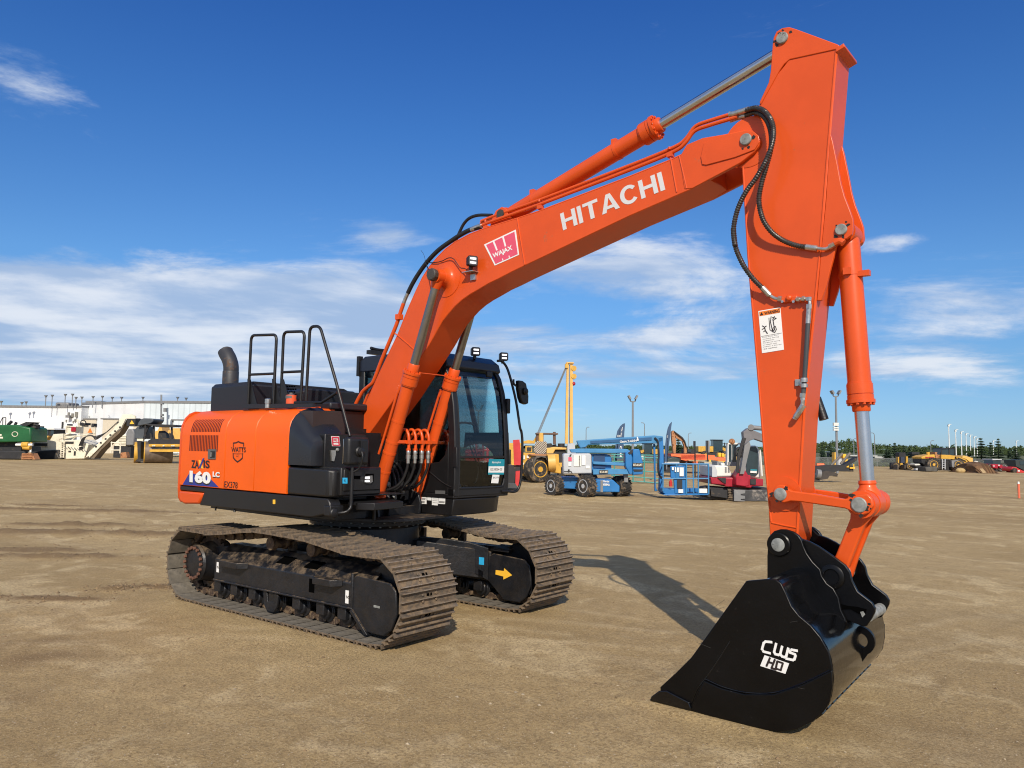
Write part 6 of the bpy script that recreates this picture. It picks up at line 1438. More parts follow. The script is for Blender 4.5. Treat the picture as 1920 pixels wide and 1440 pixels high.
# ---------------- cream cold planer with loading conveyor
S = Site('milling_machine', 150, 862, label='cream road milling machine with long raised loading conveyor and orange triangle', cat='milling machine')
m = MB(); S.poly(m, [(94, 825), (100, 814), (118, 813), (118, 845), (60, 846), (60, 828)], .6, 3.0); S.poly(m, [(78, 828), (78, 845), (60, 845), (60, 829)], .55, .6); S.b(m, 'engine_housing', M_CREAM, bevel=.05)
m = MB(); S.box(m, 64, 88, 831, 836, .5, .6); S.b(m, 'side_stripe', M_DKM)
m = MB(); S.poly(m, [(58, 836), (76, 838), (77, 846), (60, 847)], .45, .55); S.b(m, 'side_panel', M_MGREY)
m = MB(); S.poly(m, [(60, 850), (76, 845), (110, 843), (116, 852), (114, 863), (64, 862), (58, 856)], .4, 1.1); S.b(m, 'crawler_track', M_DKM, bevel=.08)
m = MB(); S.poly(m, [(60, 850), (76, 845), (110, 843), (116, 852), (114, 863), (64, 862), (58, 856)], 2.4, 3.1); S.b(m, 'crawler_track', M_DKM, bevel=.08)
m = MB(); S.poly(m, [(115, 826), (150, 824), (166, 833), (158, 860), (120, 861), (116, 850)], .5, 3.0); mb_ = S.b(m, 'mill_housing', M_CREAM, bevel=.05)
for k in range(7): m = MB(); u = 121+k*6; S.poly(m, [(u, 836+k), (u+5, 841+k), (u+5, 842.5+k), (u, 837.5+k)], .44, .5); S.b(m, 'side_rib', M_DKM if k % 2 else M_MGREY, mb_)
for q in ((122, 138, 828, 832), (138, 142, 846, 854), (148, 155, 838, 844), (128, 133, 845, 848)): m = MB(); S.box(m, *q, .46, .5); S.b(m, 'recess', M_DKM, mb_)
m = MB()
for a, b in (((114.5, 826), (114, 858)), ((120, 826), (119.5, 858))): S.bar(m, a, b, .05, .2)
for k in range(8): S.bar(m, (114.5, 829+k*4), (120, 829+k*4), .035, .2)
S.b(m, 'ladder', M_CREAM)
m = MB(); S.box(m, 124, 142, 800, 812, 1.0, 2.4); S.box(m, 146, 158, 793, 800, 1.0, 1.8); S.b(m, 'control_stand', M_CREAM)
m = MB(); S.box(m, 133, 142, 801, 809, .9, 1.0); S.b(m, 'panel_label', M_CRIM); m = MB(); S.box(m, 125, 130, 795, 808, 1.2, 1.8); S.box(m, 149, 162, 793, 797, .9, 1.7); S.box(m, 171, 176, 794, 801, 1, 1.6); S.b(m, 'operator_seat', M_DKM)
m = MB()
for a, b in (((147, 800), (145, 787)), ((145, 787), (160, 793)), ((124, 812), (124, 799)), ((124, 799), (143, 800)), ((100, 826), (178, 812)), ((178, 812), (178, 800)), ((118, 820), (165, 815)), ((112, 820), (132, 812)), ((134, 826), (150, 812))): S.bar(m, a, b, .06, .9)
S.b(m, 'guard_rail', M_CREAM)
m = MB(); pts = [S.p(156+5*cos(a), 793+5*sin(a), .85) for a in [2*pi*i/16 for i in range(17)]]; m.tube(pts, .05, n=6, sm=1); S.b(m, 'steering_wheel', M_DKM)
m = MB(); S.poly(m, [(164, 811.5), (173, 811.5), (168.7, 802.5)], .7, .75); S.b(m, 'warning_triangle', M_ORL)
m = MB(); S.poly(m, [(166, 855), (160, 858), (167, 847), (212, 806), (230, 777), (246, 776.5), (254, 780), (254, 785), (236, 785), (228, 800), (205, 820), (168, 858)], .2, .35)
S.poly(m, [(160, 858), (167, 847), (212, 806), (230, 777), (246, 776.5), (236, 785), (228, 800), (205, 820), (168, 858)], 1.5, 1.65)
cv = S.b(m, 'conveyor_side', M_CREAM)
m = MB(); S.poly(m, [(168, 859), (206, 821), (229, 801), (237, 787), (231, 800), (224, 812), (208, 826), (190, 843), (176, 860)], .35, 1.5); S.b(m, 'conveyor_belt', pmat('belt_brown', (.16, .12, .08), .8))
m = MB(); S.box(m, 237, 254, 784.5, 799, .25, 1.5); S.b(m, 'conveyor_mouth', M_DKM); m = MB(); S.poly(m, [(243, 795), (251.5, 795), (247, 788)], .18, .22); S.b(m, 'warning_triangle', M_YEL)
m = MB()
for k in range(6): S.box(m, 178+k*9, 181.5+k*9, 836-k*7.3, 838.8-k*7.3, .16, .2)
S.b(m, 'conveyor_slot', M_DKM, cv)
m = MB()
for k in range(4): m.tube([S.p(148+k*2, 836, .1), S.p(155+k*2, 822-k, .1), S.p(168+k*2, 817, .1), S.p(180, 818+k*2, .1), S.p(200, 810, .1), S.p(222, 790, .1)], .045, n=6)
S.b(m, 'hose_bundle', M_DKM)
for q in (((208, 849), (209.5, 828)), ((225, 850), (226, 829)), ((208, 830), (226, 830)), ((209, 844), (226, 844))):
    m = MB(); S.bar(m, *q, .06, -.2); S.b(m, 'guard_frame', M_CREAM)
S.wheel(112, 855, 8, .2, .45, rim=M_MGREY, tread=False)
# ---------------- grey tracked machine behind the conveyor
S = Site('tracked_paver', 225, 859, label='grey tracked paver half hidden behind the raised conveyor', cat='paver')
m = MB(); S.poly(m, [(236, 812), (240, 804), (249, 804), (252, 812), (250, 835), (236, 835)], 1, 3); S.b(m, 'tank', M_MGREY, bevel=.1)
m = MB(); S.box(m, 215, 237, 815, 836, 1.2, 3)
for k in range(6): S.box(m, 222, 236, 817+k*3, 818.3+k*3, 1.1, 1.2)
S.b(m, 'louvred_housing', M_CREAM)
m = MB(); S.box(m, 212, 246, 836, 858, 1.3, 3); S.b(m, 'chassis', M_DKM)
m = MB(); S.poly(m, [(226, 849), (236, 847.5), (238, 858), (226, 859)], .6, 1.3); S.b(m, 'crawler_track', M_BRN)
# ---------------- roller
KR = lambda u, v: (230+u/13.09, 770+v/13.09)
S = Site('tandem_roller', 290, 869, label='yellow tandem drum roller with black canopy frame beside the orange excavator', cat='roller')
def kp(L): return [KR(*q) for q in L]
m = MB(); R = 1.0; c0_ = S.p(*KR(590, 1000), 0); c1_ = S.p(*KR(1500, 1010), .3); R = (S.p(*KR(640, 740), 0).z)/2*.98
A_ = Vector((.90, .44, 0)); c0_ = S.p(*KR(535, 1000), .5); c0_.z = R; m.cyl(c0_+A_*.05, c0_+A_*2.2, R, n=44); dr_ = S.b(m, 'drum', pmat('drum_steel', (.17, .13, .10), .5, metal=.3, var=.25))
m = MB(); m.cyl(c0_-A_*.04, c0_+A_*.04, R*.98, n=44); S.b(m, 'drum_face', M_CAT)
m = MB(); c2_ = S.p(*KR(295, 1000), 1.4); c2_.z = R*.97; m.cyl(c2_-A_*.04, c2_+A_*.5, R*.97, n=40); S.b(m, 'rear_drum', M_CAT)
m = MB(); S.poly(m, kp([(355, 750), (445, 750), (440, 900), (440, 1180), (530, 1200), (530, 1250), (300, 1250), (370, 1180)]), .6, 1.6); S.b(m, 'chassis', M_DKM)
m = MB(); S.poly(m, kp([(640, 820), (1500, 820), (1500, 880), (640, 880)]), -.15, .2); S.poly(m, kp([(660, 950), (1500, 950), (1500, 1015), (660, 1010)]), -.2, .1); S.b(m, 'drum_yoke', M_CAT)
m = MB(); S.poly(m, kp([(660, 885), (1500, 885), (1500, 945), (660, 945)]), -.05, .1); S.b(m, 'scraper_gap', M_DKM)
for x in (745, 770, 1000, 1205, 1250): m = MB(); S.poly(m, kp([(x-18, 850), (x+22, 850), (x+22, 875), (x-18, 875)]), -.22, -.15); S.b(m, 'clear_lamp', M_CREAM)
m = MB(); S.poly(m, kp([(620, 740), (700, 690), (1400, 700), (1500, 820), (640, 820)]), 0, 1.6); S.b(m, 'deck', M_DKM)
m = MB()
for a, b in (((765, 360), (765, 690)), ((1205, 370), (1210, 740)), ((560, 340), (545, 700)), ((640, 370), (560, 560))): S.bar(m, KR(*a), KR(*b), .09, .6)
S.poly(m, kp([(540, 335), (560, 320), (1250, 345), (1300, 385), (1240, 395), (800, 400), (760, 370), (640, 360)]), .1, 1.9); S.b(m, 'canopy_frame', M_DKM)
m = MB(); S.poly(m, kp([(350, 380), (380, 290), (440, 210), (520, 185), (680, 190), (760, 215), (745, 270), (690, 310), (620, 325), (560, 340)]), .4, 2.4); S.b(m, 'canopy_hood', pmat('slate_grey', (.065, .075, .085), .5), bevel=.05)
m = MB(); S.poly(m, kp([(345, 400), (540, 370), (550, 520), (500, 690), (300, 690), (280, 480)]), .8, 2.4); S.b(m, 'engine_cover', MATS['slate_grey'], bevel=.05)
m = MB(); S.poly(m, kp([(350, 690), (505, 690), (490, 745), (350, 740)]), .5, .8); S.b(m, 'lamp_row', M_CREAM)
m = MB(); S.poly(m, kp([(870, 570), (890, 500), (960, 490), (1060, 560), (1080, 690), (870, 690)]), .8, 1.4); S.poly(m, kp([(660, 540), (700, 560), (740, 690), (680, 690)]), .8, 1.3); S.b(m, 'operator_seat', M_DKM)
# yellow machine behind roller
S = Site('wheel_excavator', 310, D=92, label='weathered yellow loader seen through the roller canopy', cat='loader')
m = MB(); S.poly(m, kp([(780, 690), (800, 500), (860, 490), (900, 395), (950, 400), (1000, 560), (1080, 600), (1120, 480), (1240, 430), (1400, 430), (1450, 700)]), 1, 3.2); S.b(m, 'body', M_CATL)
m = MB(); S.poly(m, kp([(1150, 720), (1140, 540), (1230, 600), (1260, 700)]), .8, 1); S.b(m, 'recess', M_DKM)
m = MB(); S.box(m, 285, 350, 823, 846, 1.2, 3); S.b(m, 'chassis', M_DKM)

# ---------------- big yellow articulated loader with hazard stripes (behind the cab)
KY = lambda u, v: (940+u/11.077, 780+v/11.077)
ky = lambda L: [KY(*q) for q in L]
S = Site('wheel_loader', 1010, 905, label='worn yellow underground wheel loader with striped hazard panel beside the cab', cat='wheel loader')
m = MB(); S.poly(m, ky([(160, 560), (410, 560), (420, 570), (410, 800), (300, 830), (300, 1120), (240, 1120), (180, 900)]), .2, 2.4)
S.poly(m, ky([(440, 760), (700, 770), (720, 880), (700, 1000), (680, 1110), (430, 1110)]), 0, 2.4); bd_ = S.b(m, 'body', M_CAT, bevel=.04)
m = MB(); S.poly(m, ky([(440, 530), (560, 500), (700, 520), (700, 570), (440, 570)]), .2, 2.2); S.poly(m, ky([(500, 620), (640, 620), (640, 750), (500, 740)]), .1, .2); S.b(m, 'upper_deck', M_CAT)
m = MB(); S.poly(m, ky([(330, 590), (390, 600), (390, 720), (330, 720)]), .1, .2); S.poly(m, ky([(530, 650), (630, 650), (620, 725), (535, 725)]), .05, .1); S.b(m, 'opening', M_DKM)
hp = MB(); S.poly(hp, ky([(672, 690), (730, 530), (930, 530), (945, 560), (945, 690), (900, 780), (740, 775), (680, 735)]), -.05, .4); hp = S.b(hp, 'hazard_panel', M_CREAM)
import itertools as _it
hz = MB(); HPoly = [(672, 690), (730, 530), (930, 530), (945, 560), (945, 690), (900, 780), (740, 775), (680, 735)]
def clip_poly(P, a, b, c):   # keep a*x+b*y<=c
    out = []
    for (x0, y0), (x1, y1) in zip(P, P[1:]+P[:1]):
        f0 = a*x0+b*y0-c; f1 = a*x1+b*y1-c
        if f0 <= 0: out.append((x0, y0))
        if f0*f1 < 0: t = f0/(f0-f1); out.append((x0+(x1-x0)*t, y0+(y1-y0)*t))
    return out
for k in range(17):
    c_ = 1190+k*36; P = clip_poly(clip_poly(HPoly, 1, 1, c_+18), -1, -1, -c_)
    if len(P) > 2: S.poly(hz, ky(P), -.07, -.05)
hz.build('hazard_stripes', pmat('stripe_brown', (.06, .015, .01), .5), hp)
m = MB(); S.poly(m, ky([(550, 780), (930, 790), (940, 830), (550, 815)]), -.15, 2.2); S.poly(m, ky([(540, 880), (700, 880), (700, 910), (540, 910)]), -.1, 0); S.b(m, 'running_board', M_BRN)
m = MB(); S.poly(m, ky([(940, 790), (1195, 790), (1200, 1020), (1240, 1060), (1240, 1200), (980, 1160), (960, 900)]), .1, 2.2); S.b(m, 'front_frame', M_CAT, bevel=.04)
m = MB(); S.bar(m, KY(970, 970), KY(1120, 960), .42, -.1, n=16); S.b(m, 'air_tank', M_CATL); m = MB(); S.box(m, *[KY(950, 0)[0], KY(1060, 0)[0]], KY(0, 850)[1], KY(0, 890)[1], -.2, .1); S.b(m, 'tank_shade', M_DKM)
for q in ((455, 820, 490, 900), (528, 820, 575, 870), (500, 1010, 535, 1050), (545, 1045, 570, 1075), (430, 970, 468, 1010)): m = MB(); a = KY(q[0], q[1]); b = KY(q[2], q[3]); S.box(m, a[0], b[0], a[1], b[1], -.06, 0); S.b(m, 'decal', M_WPAINT, bd_)
m = MB(); S.poly(m, ky([(420, 1110), (690, 1110), (690, 1180), (430, 1180)]), .2, 2.2); S.b(m, 'axle', M_DKM); m = MB(); S.poly(m, ky([(440, 1185), (660, 1180), (680, 1220), (560, 1280), (430, 1230)]), .3, 1.8); S.b(m, 'lower_guard', M_CAT)
S.wheel(1013.5, 883, 25, -.2, .5, rim=M_CAT, ang=-.5, tread=False); S.wheel(996, 883, 23, 2.2, 2.9, rim=M_CAT, ang=-.5, tread=False)
m = MB(); S.poly(m, ky([(690, 1130), (690, 960), (730, 880), (830, 850), (920, 870), (960, 930), (950, 900), (900, 830), (780, 830), (700, 870), (660, 960)]), -.4, .3); S.b(m, 'mudguard', pmat('dusty_rubber', (.10, .09, .075), .8))
# ---------------- pipelayer with mast
S = Site('mast_crane', 1040, D=48, label='pale yellow mast crane with steel cables and a black grille behind the blue lift', cat='crane')
m = MB(); S.poly(m, ky([(1000, 660), (1100, 640), (1360, 660), (1360, 700), (1120, 700), (1080, 780), (940, 780), (940, 660)]), 0, 3); bd_ = S.b(m, 'body', M_CATL, bevel=.04)
m = MB(); S.poly(m, ky([(1085, 780), (1120, 700), (1330, 700), (1360, 780), (1290, 790), (1290, 980), (1195, 980), (1195, 790)]), .2, 2.8); S.b(m, 'grille', M_DKM)
m = MB(); S.poly(m, ky([(1195, 970), (1290, 970), (1290, 1040), (1220, 1060)]), .1, .2); S.b(m, 'lower_guard', M_CAT); m = MB(); S.poly(m, ky([(1200, 1080), (1290, 1080), (1290, 1250), (1200, 1250)]), .4, 2.6); S.b(m, 'chassis', M_DKM)
m = MB(); S.poly(m, ky([(725, 345), (1180, 355), (1180, 385), (725, 375)]), .2, 2.2)
S.b(m, 'canopy', pmat('rust_brown', (.14, .08, .055), .7))
m = MB()
for a, b in (((750, 370), (750, 520)), ((1100, 330), (1105, 590))): S.bar(m, KY(*a), KY(*b), .09, .4)
S.b(m, 'canopy_post', MATS['rust_brown']); m = MB(); S.bar(m, KY(828, 350), KY(825, 530), .16, .3); S.b(m, 'canopy_column', M_CATL)
m = MB(); S.poly(m, ky([(960, 570), (1040, 565), (1060, 600), (1140, 590), (1150, 640), (960, 650)]), .6, 1.6); S.b(m, 'seat_back', M_DKM)
m = MB(); S.bar(m, KY(1245, 570), KY(1245, 650), .22, .5, n=12); S.b(m, 'air_cleaner', M_DKM)
ms = MB()
for a, b, w in (((1064.7, 680), (1062.3, 832), 2.6), ((1071.5, 680), (1071.5, 831), 3.0)):
    S.poly(ms, [(a[0]-w*.75, a[1]), (a[0]+w*.75, a[1]), (b[0]+w, b[1]), (b[0]-w, b[1])], .2, .55)
S.poly(ms, [(1062, 679), (1075.5, 679), (1076, 681.5), (1062, 681)], .1, .7); mst = S.b(ms, 'mast', M_CATL)
m = MB(); S.bar(m, (1075.5, 691), (1075.5, 690.9), .01, .1); 
for v in (691, 706): c = S.p(1075.8, v, .3); m.lathe(c+Vector((0, -.15, 0)), c+Vector((0, 1, 0)), [(0, .17), (.3, .17)], n=16)
S.poly(m, [(1060, 682), (1065, 681), (1065, 690), (1060, 690)], .1, .6); S.b(m, 'pulley_block', M_CAT, mst); m = MB(); m.ball(S.p(1075.3, 719.5, .3), .13, sub=2); S.b(m, 'hook_ball', M_CRIM, mst)
m = MB()
for d in (-1.4, -.3, .9): S.bar(m, (1061+d, 690), (1006+d*1.6, 821), .022, .2, 1.0, n=6)
for d in (0, 1.5): S.bar(m, (1067.2+d, 684), (1067.4+d, 832), .018, .3, n=6)
S.b(m, 'cable', M_POLE)
m = MB(); S.poly(m, ky([(660, 520), (720, 430), (760, 440), (740, 540)]), .8, 1.6); S.b(m, 'cable_drum', M_CAT)
m = MB(); S.poly(m, [(1064, 832), (1077, 831), (1080, 850), (1064, 850)], -.6, -.2); S.b(m, 'counter_plate', M_LGREY)
m = MB(); S.box(m, 1012, 1062, 858, 872, .3, 2.6); S.b(m, 'track_frame', M_DKM)
# red machine behind the cab glass
S = Site('drill_rig', 925, D=32, label='red service rig with rail cage seen through the cab glass', cat='drill rig')
m = MB(); S.box(m, 872, 925, 861, 874, .0, 2.2); S.poly(m, [(872, 843), (900, 842), (903, 861), (872, 861)], .3, 2); S.b(m, 'body', M_REDP, bevel=.04)
m = MB(); S.poly(m, [(962, 825), (974, 824), (977, 850), (976, 872), (964, 872)], .3, 2); S.b(m, 'mast_base', M_REDP); m = MB(); S.poly(m, [(967, 884), (975, 883), (973, 912), (966, 909)], -.4, .2); S.b(m, 'side_flap', M_REDP)
m = MB()
for a, b in (((872, 848), (920, 843)), ((906, 828), (906, 861)), ((914, 825), (914, 861)), ((880, 846), (880, 861)), ((872, 835), (905, 828)), ((905, 828), (922, 832)), ((893, 832), (893, 861))): S.bar(m, a, b, .05, .2)
S.b(m, 'rail_cage', M_REDP)
text_quad('series_lettering', 'SERIES IV', S.p(899.5, 867.5, -.02), S.p(912.5, 867.5, -.02), S.p(899.5, 864, -.02), M_WPAINT, S.root, bold=.02)
m = MB(); S.box(m, 872, 975, 874, 905, .4, 2); S.b(m, 'undercarriage', M_DKM)
# ---------------- blue articulated boom lift
KZ = lambda u, v: (1040+u/6.4, 780+v/6.4)
kz = lambda L: [KZ(*q) for q in L]
S = Site('boom_lift', 1100, 932, label='blue articulated boom lift with light grey engine cover and basket hanging at its right end', cat='boom lift')
m = MB(); S.poly(m, kz([(90, 735), (300, 740), (300, 880), (100, 870)]), .35, 1.5); S.poly(m, kz([(480, 760), (700, 765), (780, 840), (780, 915), (480, 912)]), .0, 1.4); ch = S.b(m, 'chassis', M_BLUE, bevel=.03)
m = MB(); S.poly(m, kz([(550, 772), (580, 772), (580, 912), (550, 912)]), -.02, 0); S.b(m, 'chassis_seam', M_MGREY, ch)
m = MB(); S.poly(m, kz([(300, 700), (500, 700), (520, 745), (330, 750)]), .3, 1.2); S.b(m, 'turntable', M_DKM)
m = MB(); S.poly(m, kz([(118, 450), (420, 448), (442, 470), (446, 690), (105, 695), (102, 470)]), -.1, .7); gc = S.b(m, 'engine_cover', M_LGREY, bevel=.04)
m = MB(); S.poly(m, kz([(446, 455), (620, 455), (680, 500), (680, 640), (446, 690)]), .25, .8); S.b(m, 'side_housing', M_BLUE)
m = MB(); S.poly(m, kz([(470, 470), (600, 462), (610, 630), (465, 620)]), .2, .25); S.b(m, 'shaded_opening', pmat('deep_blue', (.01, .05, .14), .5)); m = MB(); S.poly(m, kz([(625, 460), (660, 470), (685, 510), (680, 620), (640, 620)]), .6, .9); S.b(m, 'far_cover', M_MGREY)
for q, mt in (((230, 470, 316, 604), M_WPAINT), ((325, 475, 370, 590), M_WHP), ((165, 495, 205, 540), M_PINKR), ((165, 550, 200, 600), M_WHP), ((375, 600, 420, 630), M_WHP)):
    m = MB(); a = KZ(q[0], q[1]); b = KZ(q[2], q[3]); S.box(m, a[0], b[0], a[1], b[1], -.13, -.1); S.b(m, 'decal', mt, gc)
for q in (((293, 475), (300, 475), (300, 600), (293, 600)), ((160, 640), (180, 640), (180, 670), (160, 670)), ((180, 465), (205, 455), (190, 490), (178, 490)), ((110, 660), (200, 660), (215, 690), (212, 694), (195, 665), (110, 665))):
    m = MB(); S.poly(m, kz(q), -.15, -.12); S.b(m, 'cover_mark', M_DKM, gc)
m = MB(); S.poly(m, kz([(180, 400), (300, 390), (870, 395), (905, 420), (905, 440), (700, 447), (200, 440)]), .05, .35)
S.poly(m, kz([(460, 545), (840, 560), (840, 600), (460, 580)]), .1, .35); S.poly(m, kz([(460, 640), (880, 640), (900, 700), (460, 705)]), .0, .35); S.b(m, 'lower_boom', M_BLUL, bevel=.02)
m = MB(); S.poly(m, kz([(265, 295), (400, 285), (1195, 232), (1300, 245), (1300, 300), (1240, 330), (1165, 328), (400, 345), (370, 375), (310, 385), (280, 340)]), .1, .40); ub = S.b(m, 'upper_boom', M_BLUL, bevel=.02)
m = MB(); S.poly(m, kz([(430, 300), (1165, 255), (1165, 290), (430, 330)]), .07, .1); S.b(m, 'boom_channel', pmat('deep_blue2', (.015, .09, .22), .5), ub)
text_quad('boom_lettering', 'Genie Z-60/34', S.p(*KZ(782, 322), .06), S.p(*KZ(985, 308), .06), S.p(*KZ(782, 295), .06), M_WHP, ub, bold=.02)
m = MB(); S.poly(m, kz([(985, 250), (998, 250), (1010, 295), (990, 298)]), .05, .07); S.b(m, 'boom_mark', M_WHP, ub)
m = MB(); S.poly(m, kz([(850, 440), (905, 410), (935, 500), (938, 700), (900, 705), (850, 600)]), -.05, .5); S.poly(m, kz([(940, 400), (1015, 395), (1060, 560), (1060, 700), (938, 710), (938, 500)]), -.1, .5); kn = S.b(m, 'knuckle', M_BLUE, bevel=.03)
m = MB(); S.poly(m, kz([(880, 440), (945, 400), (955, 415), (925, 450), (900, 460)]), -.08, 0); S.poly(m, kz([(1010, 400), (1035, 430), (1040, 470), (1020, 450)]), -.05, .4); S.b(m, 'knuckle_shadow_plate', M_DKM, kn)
for bx_, tx in (((938, 565, 1062, 610), (945, 602, 1056)), ((538, 650, 642, 690), (543, 684, 638))):
    m = MB(); a = KZ(bx_[0], bx_[1]); b = KZ(bx_[2], bx_[3]); S.box(m, a[0], b[0], a[1], b[1], -.14, -.1); S.b(m, 'fleet_plate', M_DKM, kn)
    text_quad('fleet_number', 'BT-01-MT', S.p(*KZ(tx[0], tx[1]), -.16), S.p(*KZ(tx[2], tx[1]), -.16), S.p(*KZ(tx[0], bx_[1]+8), -.16), M_CREAM, kn, bold=.03)
m = MB(); S.poly(m, kz([(940, 640), (1060, 640), (1050, 665), (955, 668)]), -.12, -.1); S.b(m, 'knuckle_slot', M_DKM, kn)
text_quad('chassis_lettering', 'Genie', S.p(*KZ(580, 795), -.02), S.p(*KZ(655, 798), -.02), S.p(*KZ(580, 770), -.02), M_WHP, ch, bold=.02); text_quad('chassis_lettering', '600MA', S.p(*KZ(582, 836), -.02), S.p(*KZ(662, 840), -.02), S.p(*KZ(582, 806), -.02), M_WHP, ch, bold=.03)
m = MB(); S.poly(m, kz([(835, 700), (880, 700), (882, 795), (835, 795)]), .2, .5); S.b(m, 'axle_cylinder', M_MGREY)
m = MB(); S.poly(m, kz([(1185, 330), (1210, 335), (1215, 860), (1240, 900), (1200, 905), (1195, 700)]), .3, .4)
S.poly(m, kz([(1240, 260), (1300, 250), (1310, 420), (1308, 880), (1280, 900), (1255, 880), (1262, 700)]), .1, .35); jb = S.b(m, 'jib_arm', M_BLUE, bevel=.02)
m = MB(); m.tube([S.p(*KZ(*q), .05) for q in ((1200, 260), (1235, 300), (1245, 380), (1250, 480), (1240, 600), (1250, 700), (1290, 740))], .035, n=6); S.b(m, 'jib_cable', M_DKM)
ba = MB(); S.poly(ba, kz([(1290, 870), (1590, 880), (1590, 940), (1330, 938), (1295, 915)]), -.4, .5); S.poly(ba, kz([(1390, 600), (1585, 590), (1585, 935), (1440, 930), (1430, 745), (1395, 740)]), -.42, -.3); S.poly(ba, kz([(1590, 870), (1735, 870), (1735, 912), (1590, 912)]), .0, .5); S.poly(ba, kz([(1295, 938), (1850, 930), (1850, 950), (1330, 955)]), -.45, .6); bk = S.b(ba, 'basket', M_BLUE, bevel=.015)
m = MB()
for y in (-.45, .55):
    for a, b in (((1285, 575), (1848, 577)), ((1290, 750), (1845, 750)), ((1300, 575), (1300, 900)), ((1660, 577), (1668, 930)), ((1722, 577), (1725, 930)), ((1845, 577), (1848, 935)), ((1580, 560), (1582, 935)), ((1465, 577), (1465, 750))): S.bar(m, KZ(*a), KZ(*b), .026, y)
for u in (1300, 1845): S.bar(m, KZ(u, 577), KZ(u, 577), .026, -.45, .55); S.bar(m, KZ(u, 750), KZ(u, 751), .026, -.45, .55)
S.b(m, 'basket_rail', M_BLUL)
for q in ((1408, 614, 1430, 648), (1443, 614, 1456, 672), (1466, 618, 1490, 672), (1500, 618, 1548, 722), (1486, 880, 1542, 922), (1737, 872, 1830, 922)):
    m = MB(); a = KZ(q[0], q[1]); b = KZ(q[2], q[3]); S.box(m, a[0], b[0], a[1], b[1], -.48, -.44); S.b(m, 'placard', M_WHP, bk)
m = MB(); a = KZ(1470, 765); b = KZ(1532, 870); S.box(m, a[0], b[0], a[1], b[1], -.46, -.43); S.b(m, 'control_panel', M_DKM, bk)
m = MB(); c = S.p(*KZ(1392, 812), -.5); m.lathe(c, c+Vector((0, 0, 1)), [(-.10, .06), (.08, .06), (.11, .03), (.15, .03)], n=12); S.b(m, 'fire_extinguisher', M_REDP, bk)
for (u, v, r, y, a) in ((1032.7, 909, 19.2, .2, .93), (1093, 914, 20.6, -.2, .93)): S.wheel(u, v, r, y, y+.36, rim=M_LGREY, ang=a)
S.wheel(1156, 914, 19.6, .5, .95, rim=M_DKM, ang=.93); S.wheel(1060, 905, 18.5, 1.9, 2.3, rim=M_DKM, ang=.93)
# ---------------- teal panel gates between the lift and the yard
S = Site('panel_gate', 1200, D=40, label='teal tubular livestock style gate panels seen under the blue boom', cat='gate panel')
m = MB()
for v in (853, 858, 866, 880, 892, 900): S.bar(m, (1146, v-1), (1240, v+6 if v > 870 else v+1), .03, 0)
for u in (1152, 1187, 1208, 1228): S.bar(m, (u, 852), (u, 904), .035, 0)
S.b(m, 'rail', M_TEALP)
# ---------------- feather flags
def flag(pts, u, D, lab, txt):
    S = Site('feather_flag', u, D=D, label=lab, cat='flag', group='tall navy feather flags behind the blue lift')
    m = MB(); S.poly(m, pts, 0, .03); f = S.b(m, 'banner', M_FLAG)
    m = MB(); P = [q for q in pts[:1]]; S.bar(m, (pts[-1][0], 880), pts[-1], .03, 0); S.b(m, 'pole', M_POLE)
    return S, f
S, f_ = flag([(1155, 871), (1154, 840), (1155, 820), (1157.5, 808), (1163, 799), (1168, 794.5), (1172, 793.5), (1170.5, 815), (1169, 840), (1167, 861), (1152.5, 861)], 1160, 45, 'curved navy feather flag with white writing, left of the grey lamp pole', '')
text_quad('flag_lettering', 'Only / Now', S.p(1165.5, 820, -.03), S.p(1168.8, 801, -.03), S.p(1162.5, 819, -.03), M_WHP, f_, bold=.02); text_quad('flag_lettering', 'MO', S.p(1166, 857, -.03), S.p(1166, 836, -.03), S.p(1162, 857, -.03), M_WHP, f_, bold=.02); text_quad('flag_lettering', 'O', S.p(1162, 819.5, -.03), S.p(1162.2, 815.5, -.03), S.p(1157.5, 819.5, -.03), M_WHP, f_, bold=.02)
S, f_ = flag([(1252, 866), (1246.5, 866), (1247, 838), (1249.5, 815), (1252, 803), (1255.5, 795), (1260, 790.5), (1258, 806), (1255.5, 825), (1252.5, 850), (1250, 868)], 1252, 42, 'narrow navy feather flag just right of the blue jib', '')
text_quad('flag_lettering', 'On', S.p(1252, 821, -.03), S.p(1252.5, 816, -.03), S.p(1250, 821, -.03), M_WHP, f_)
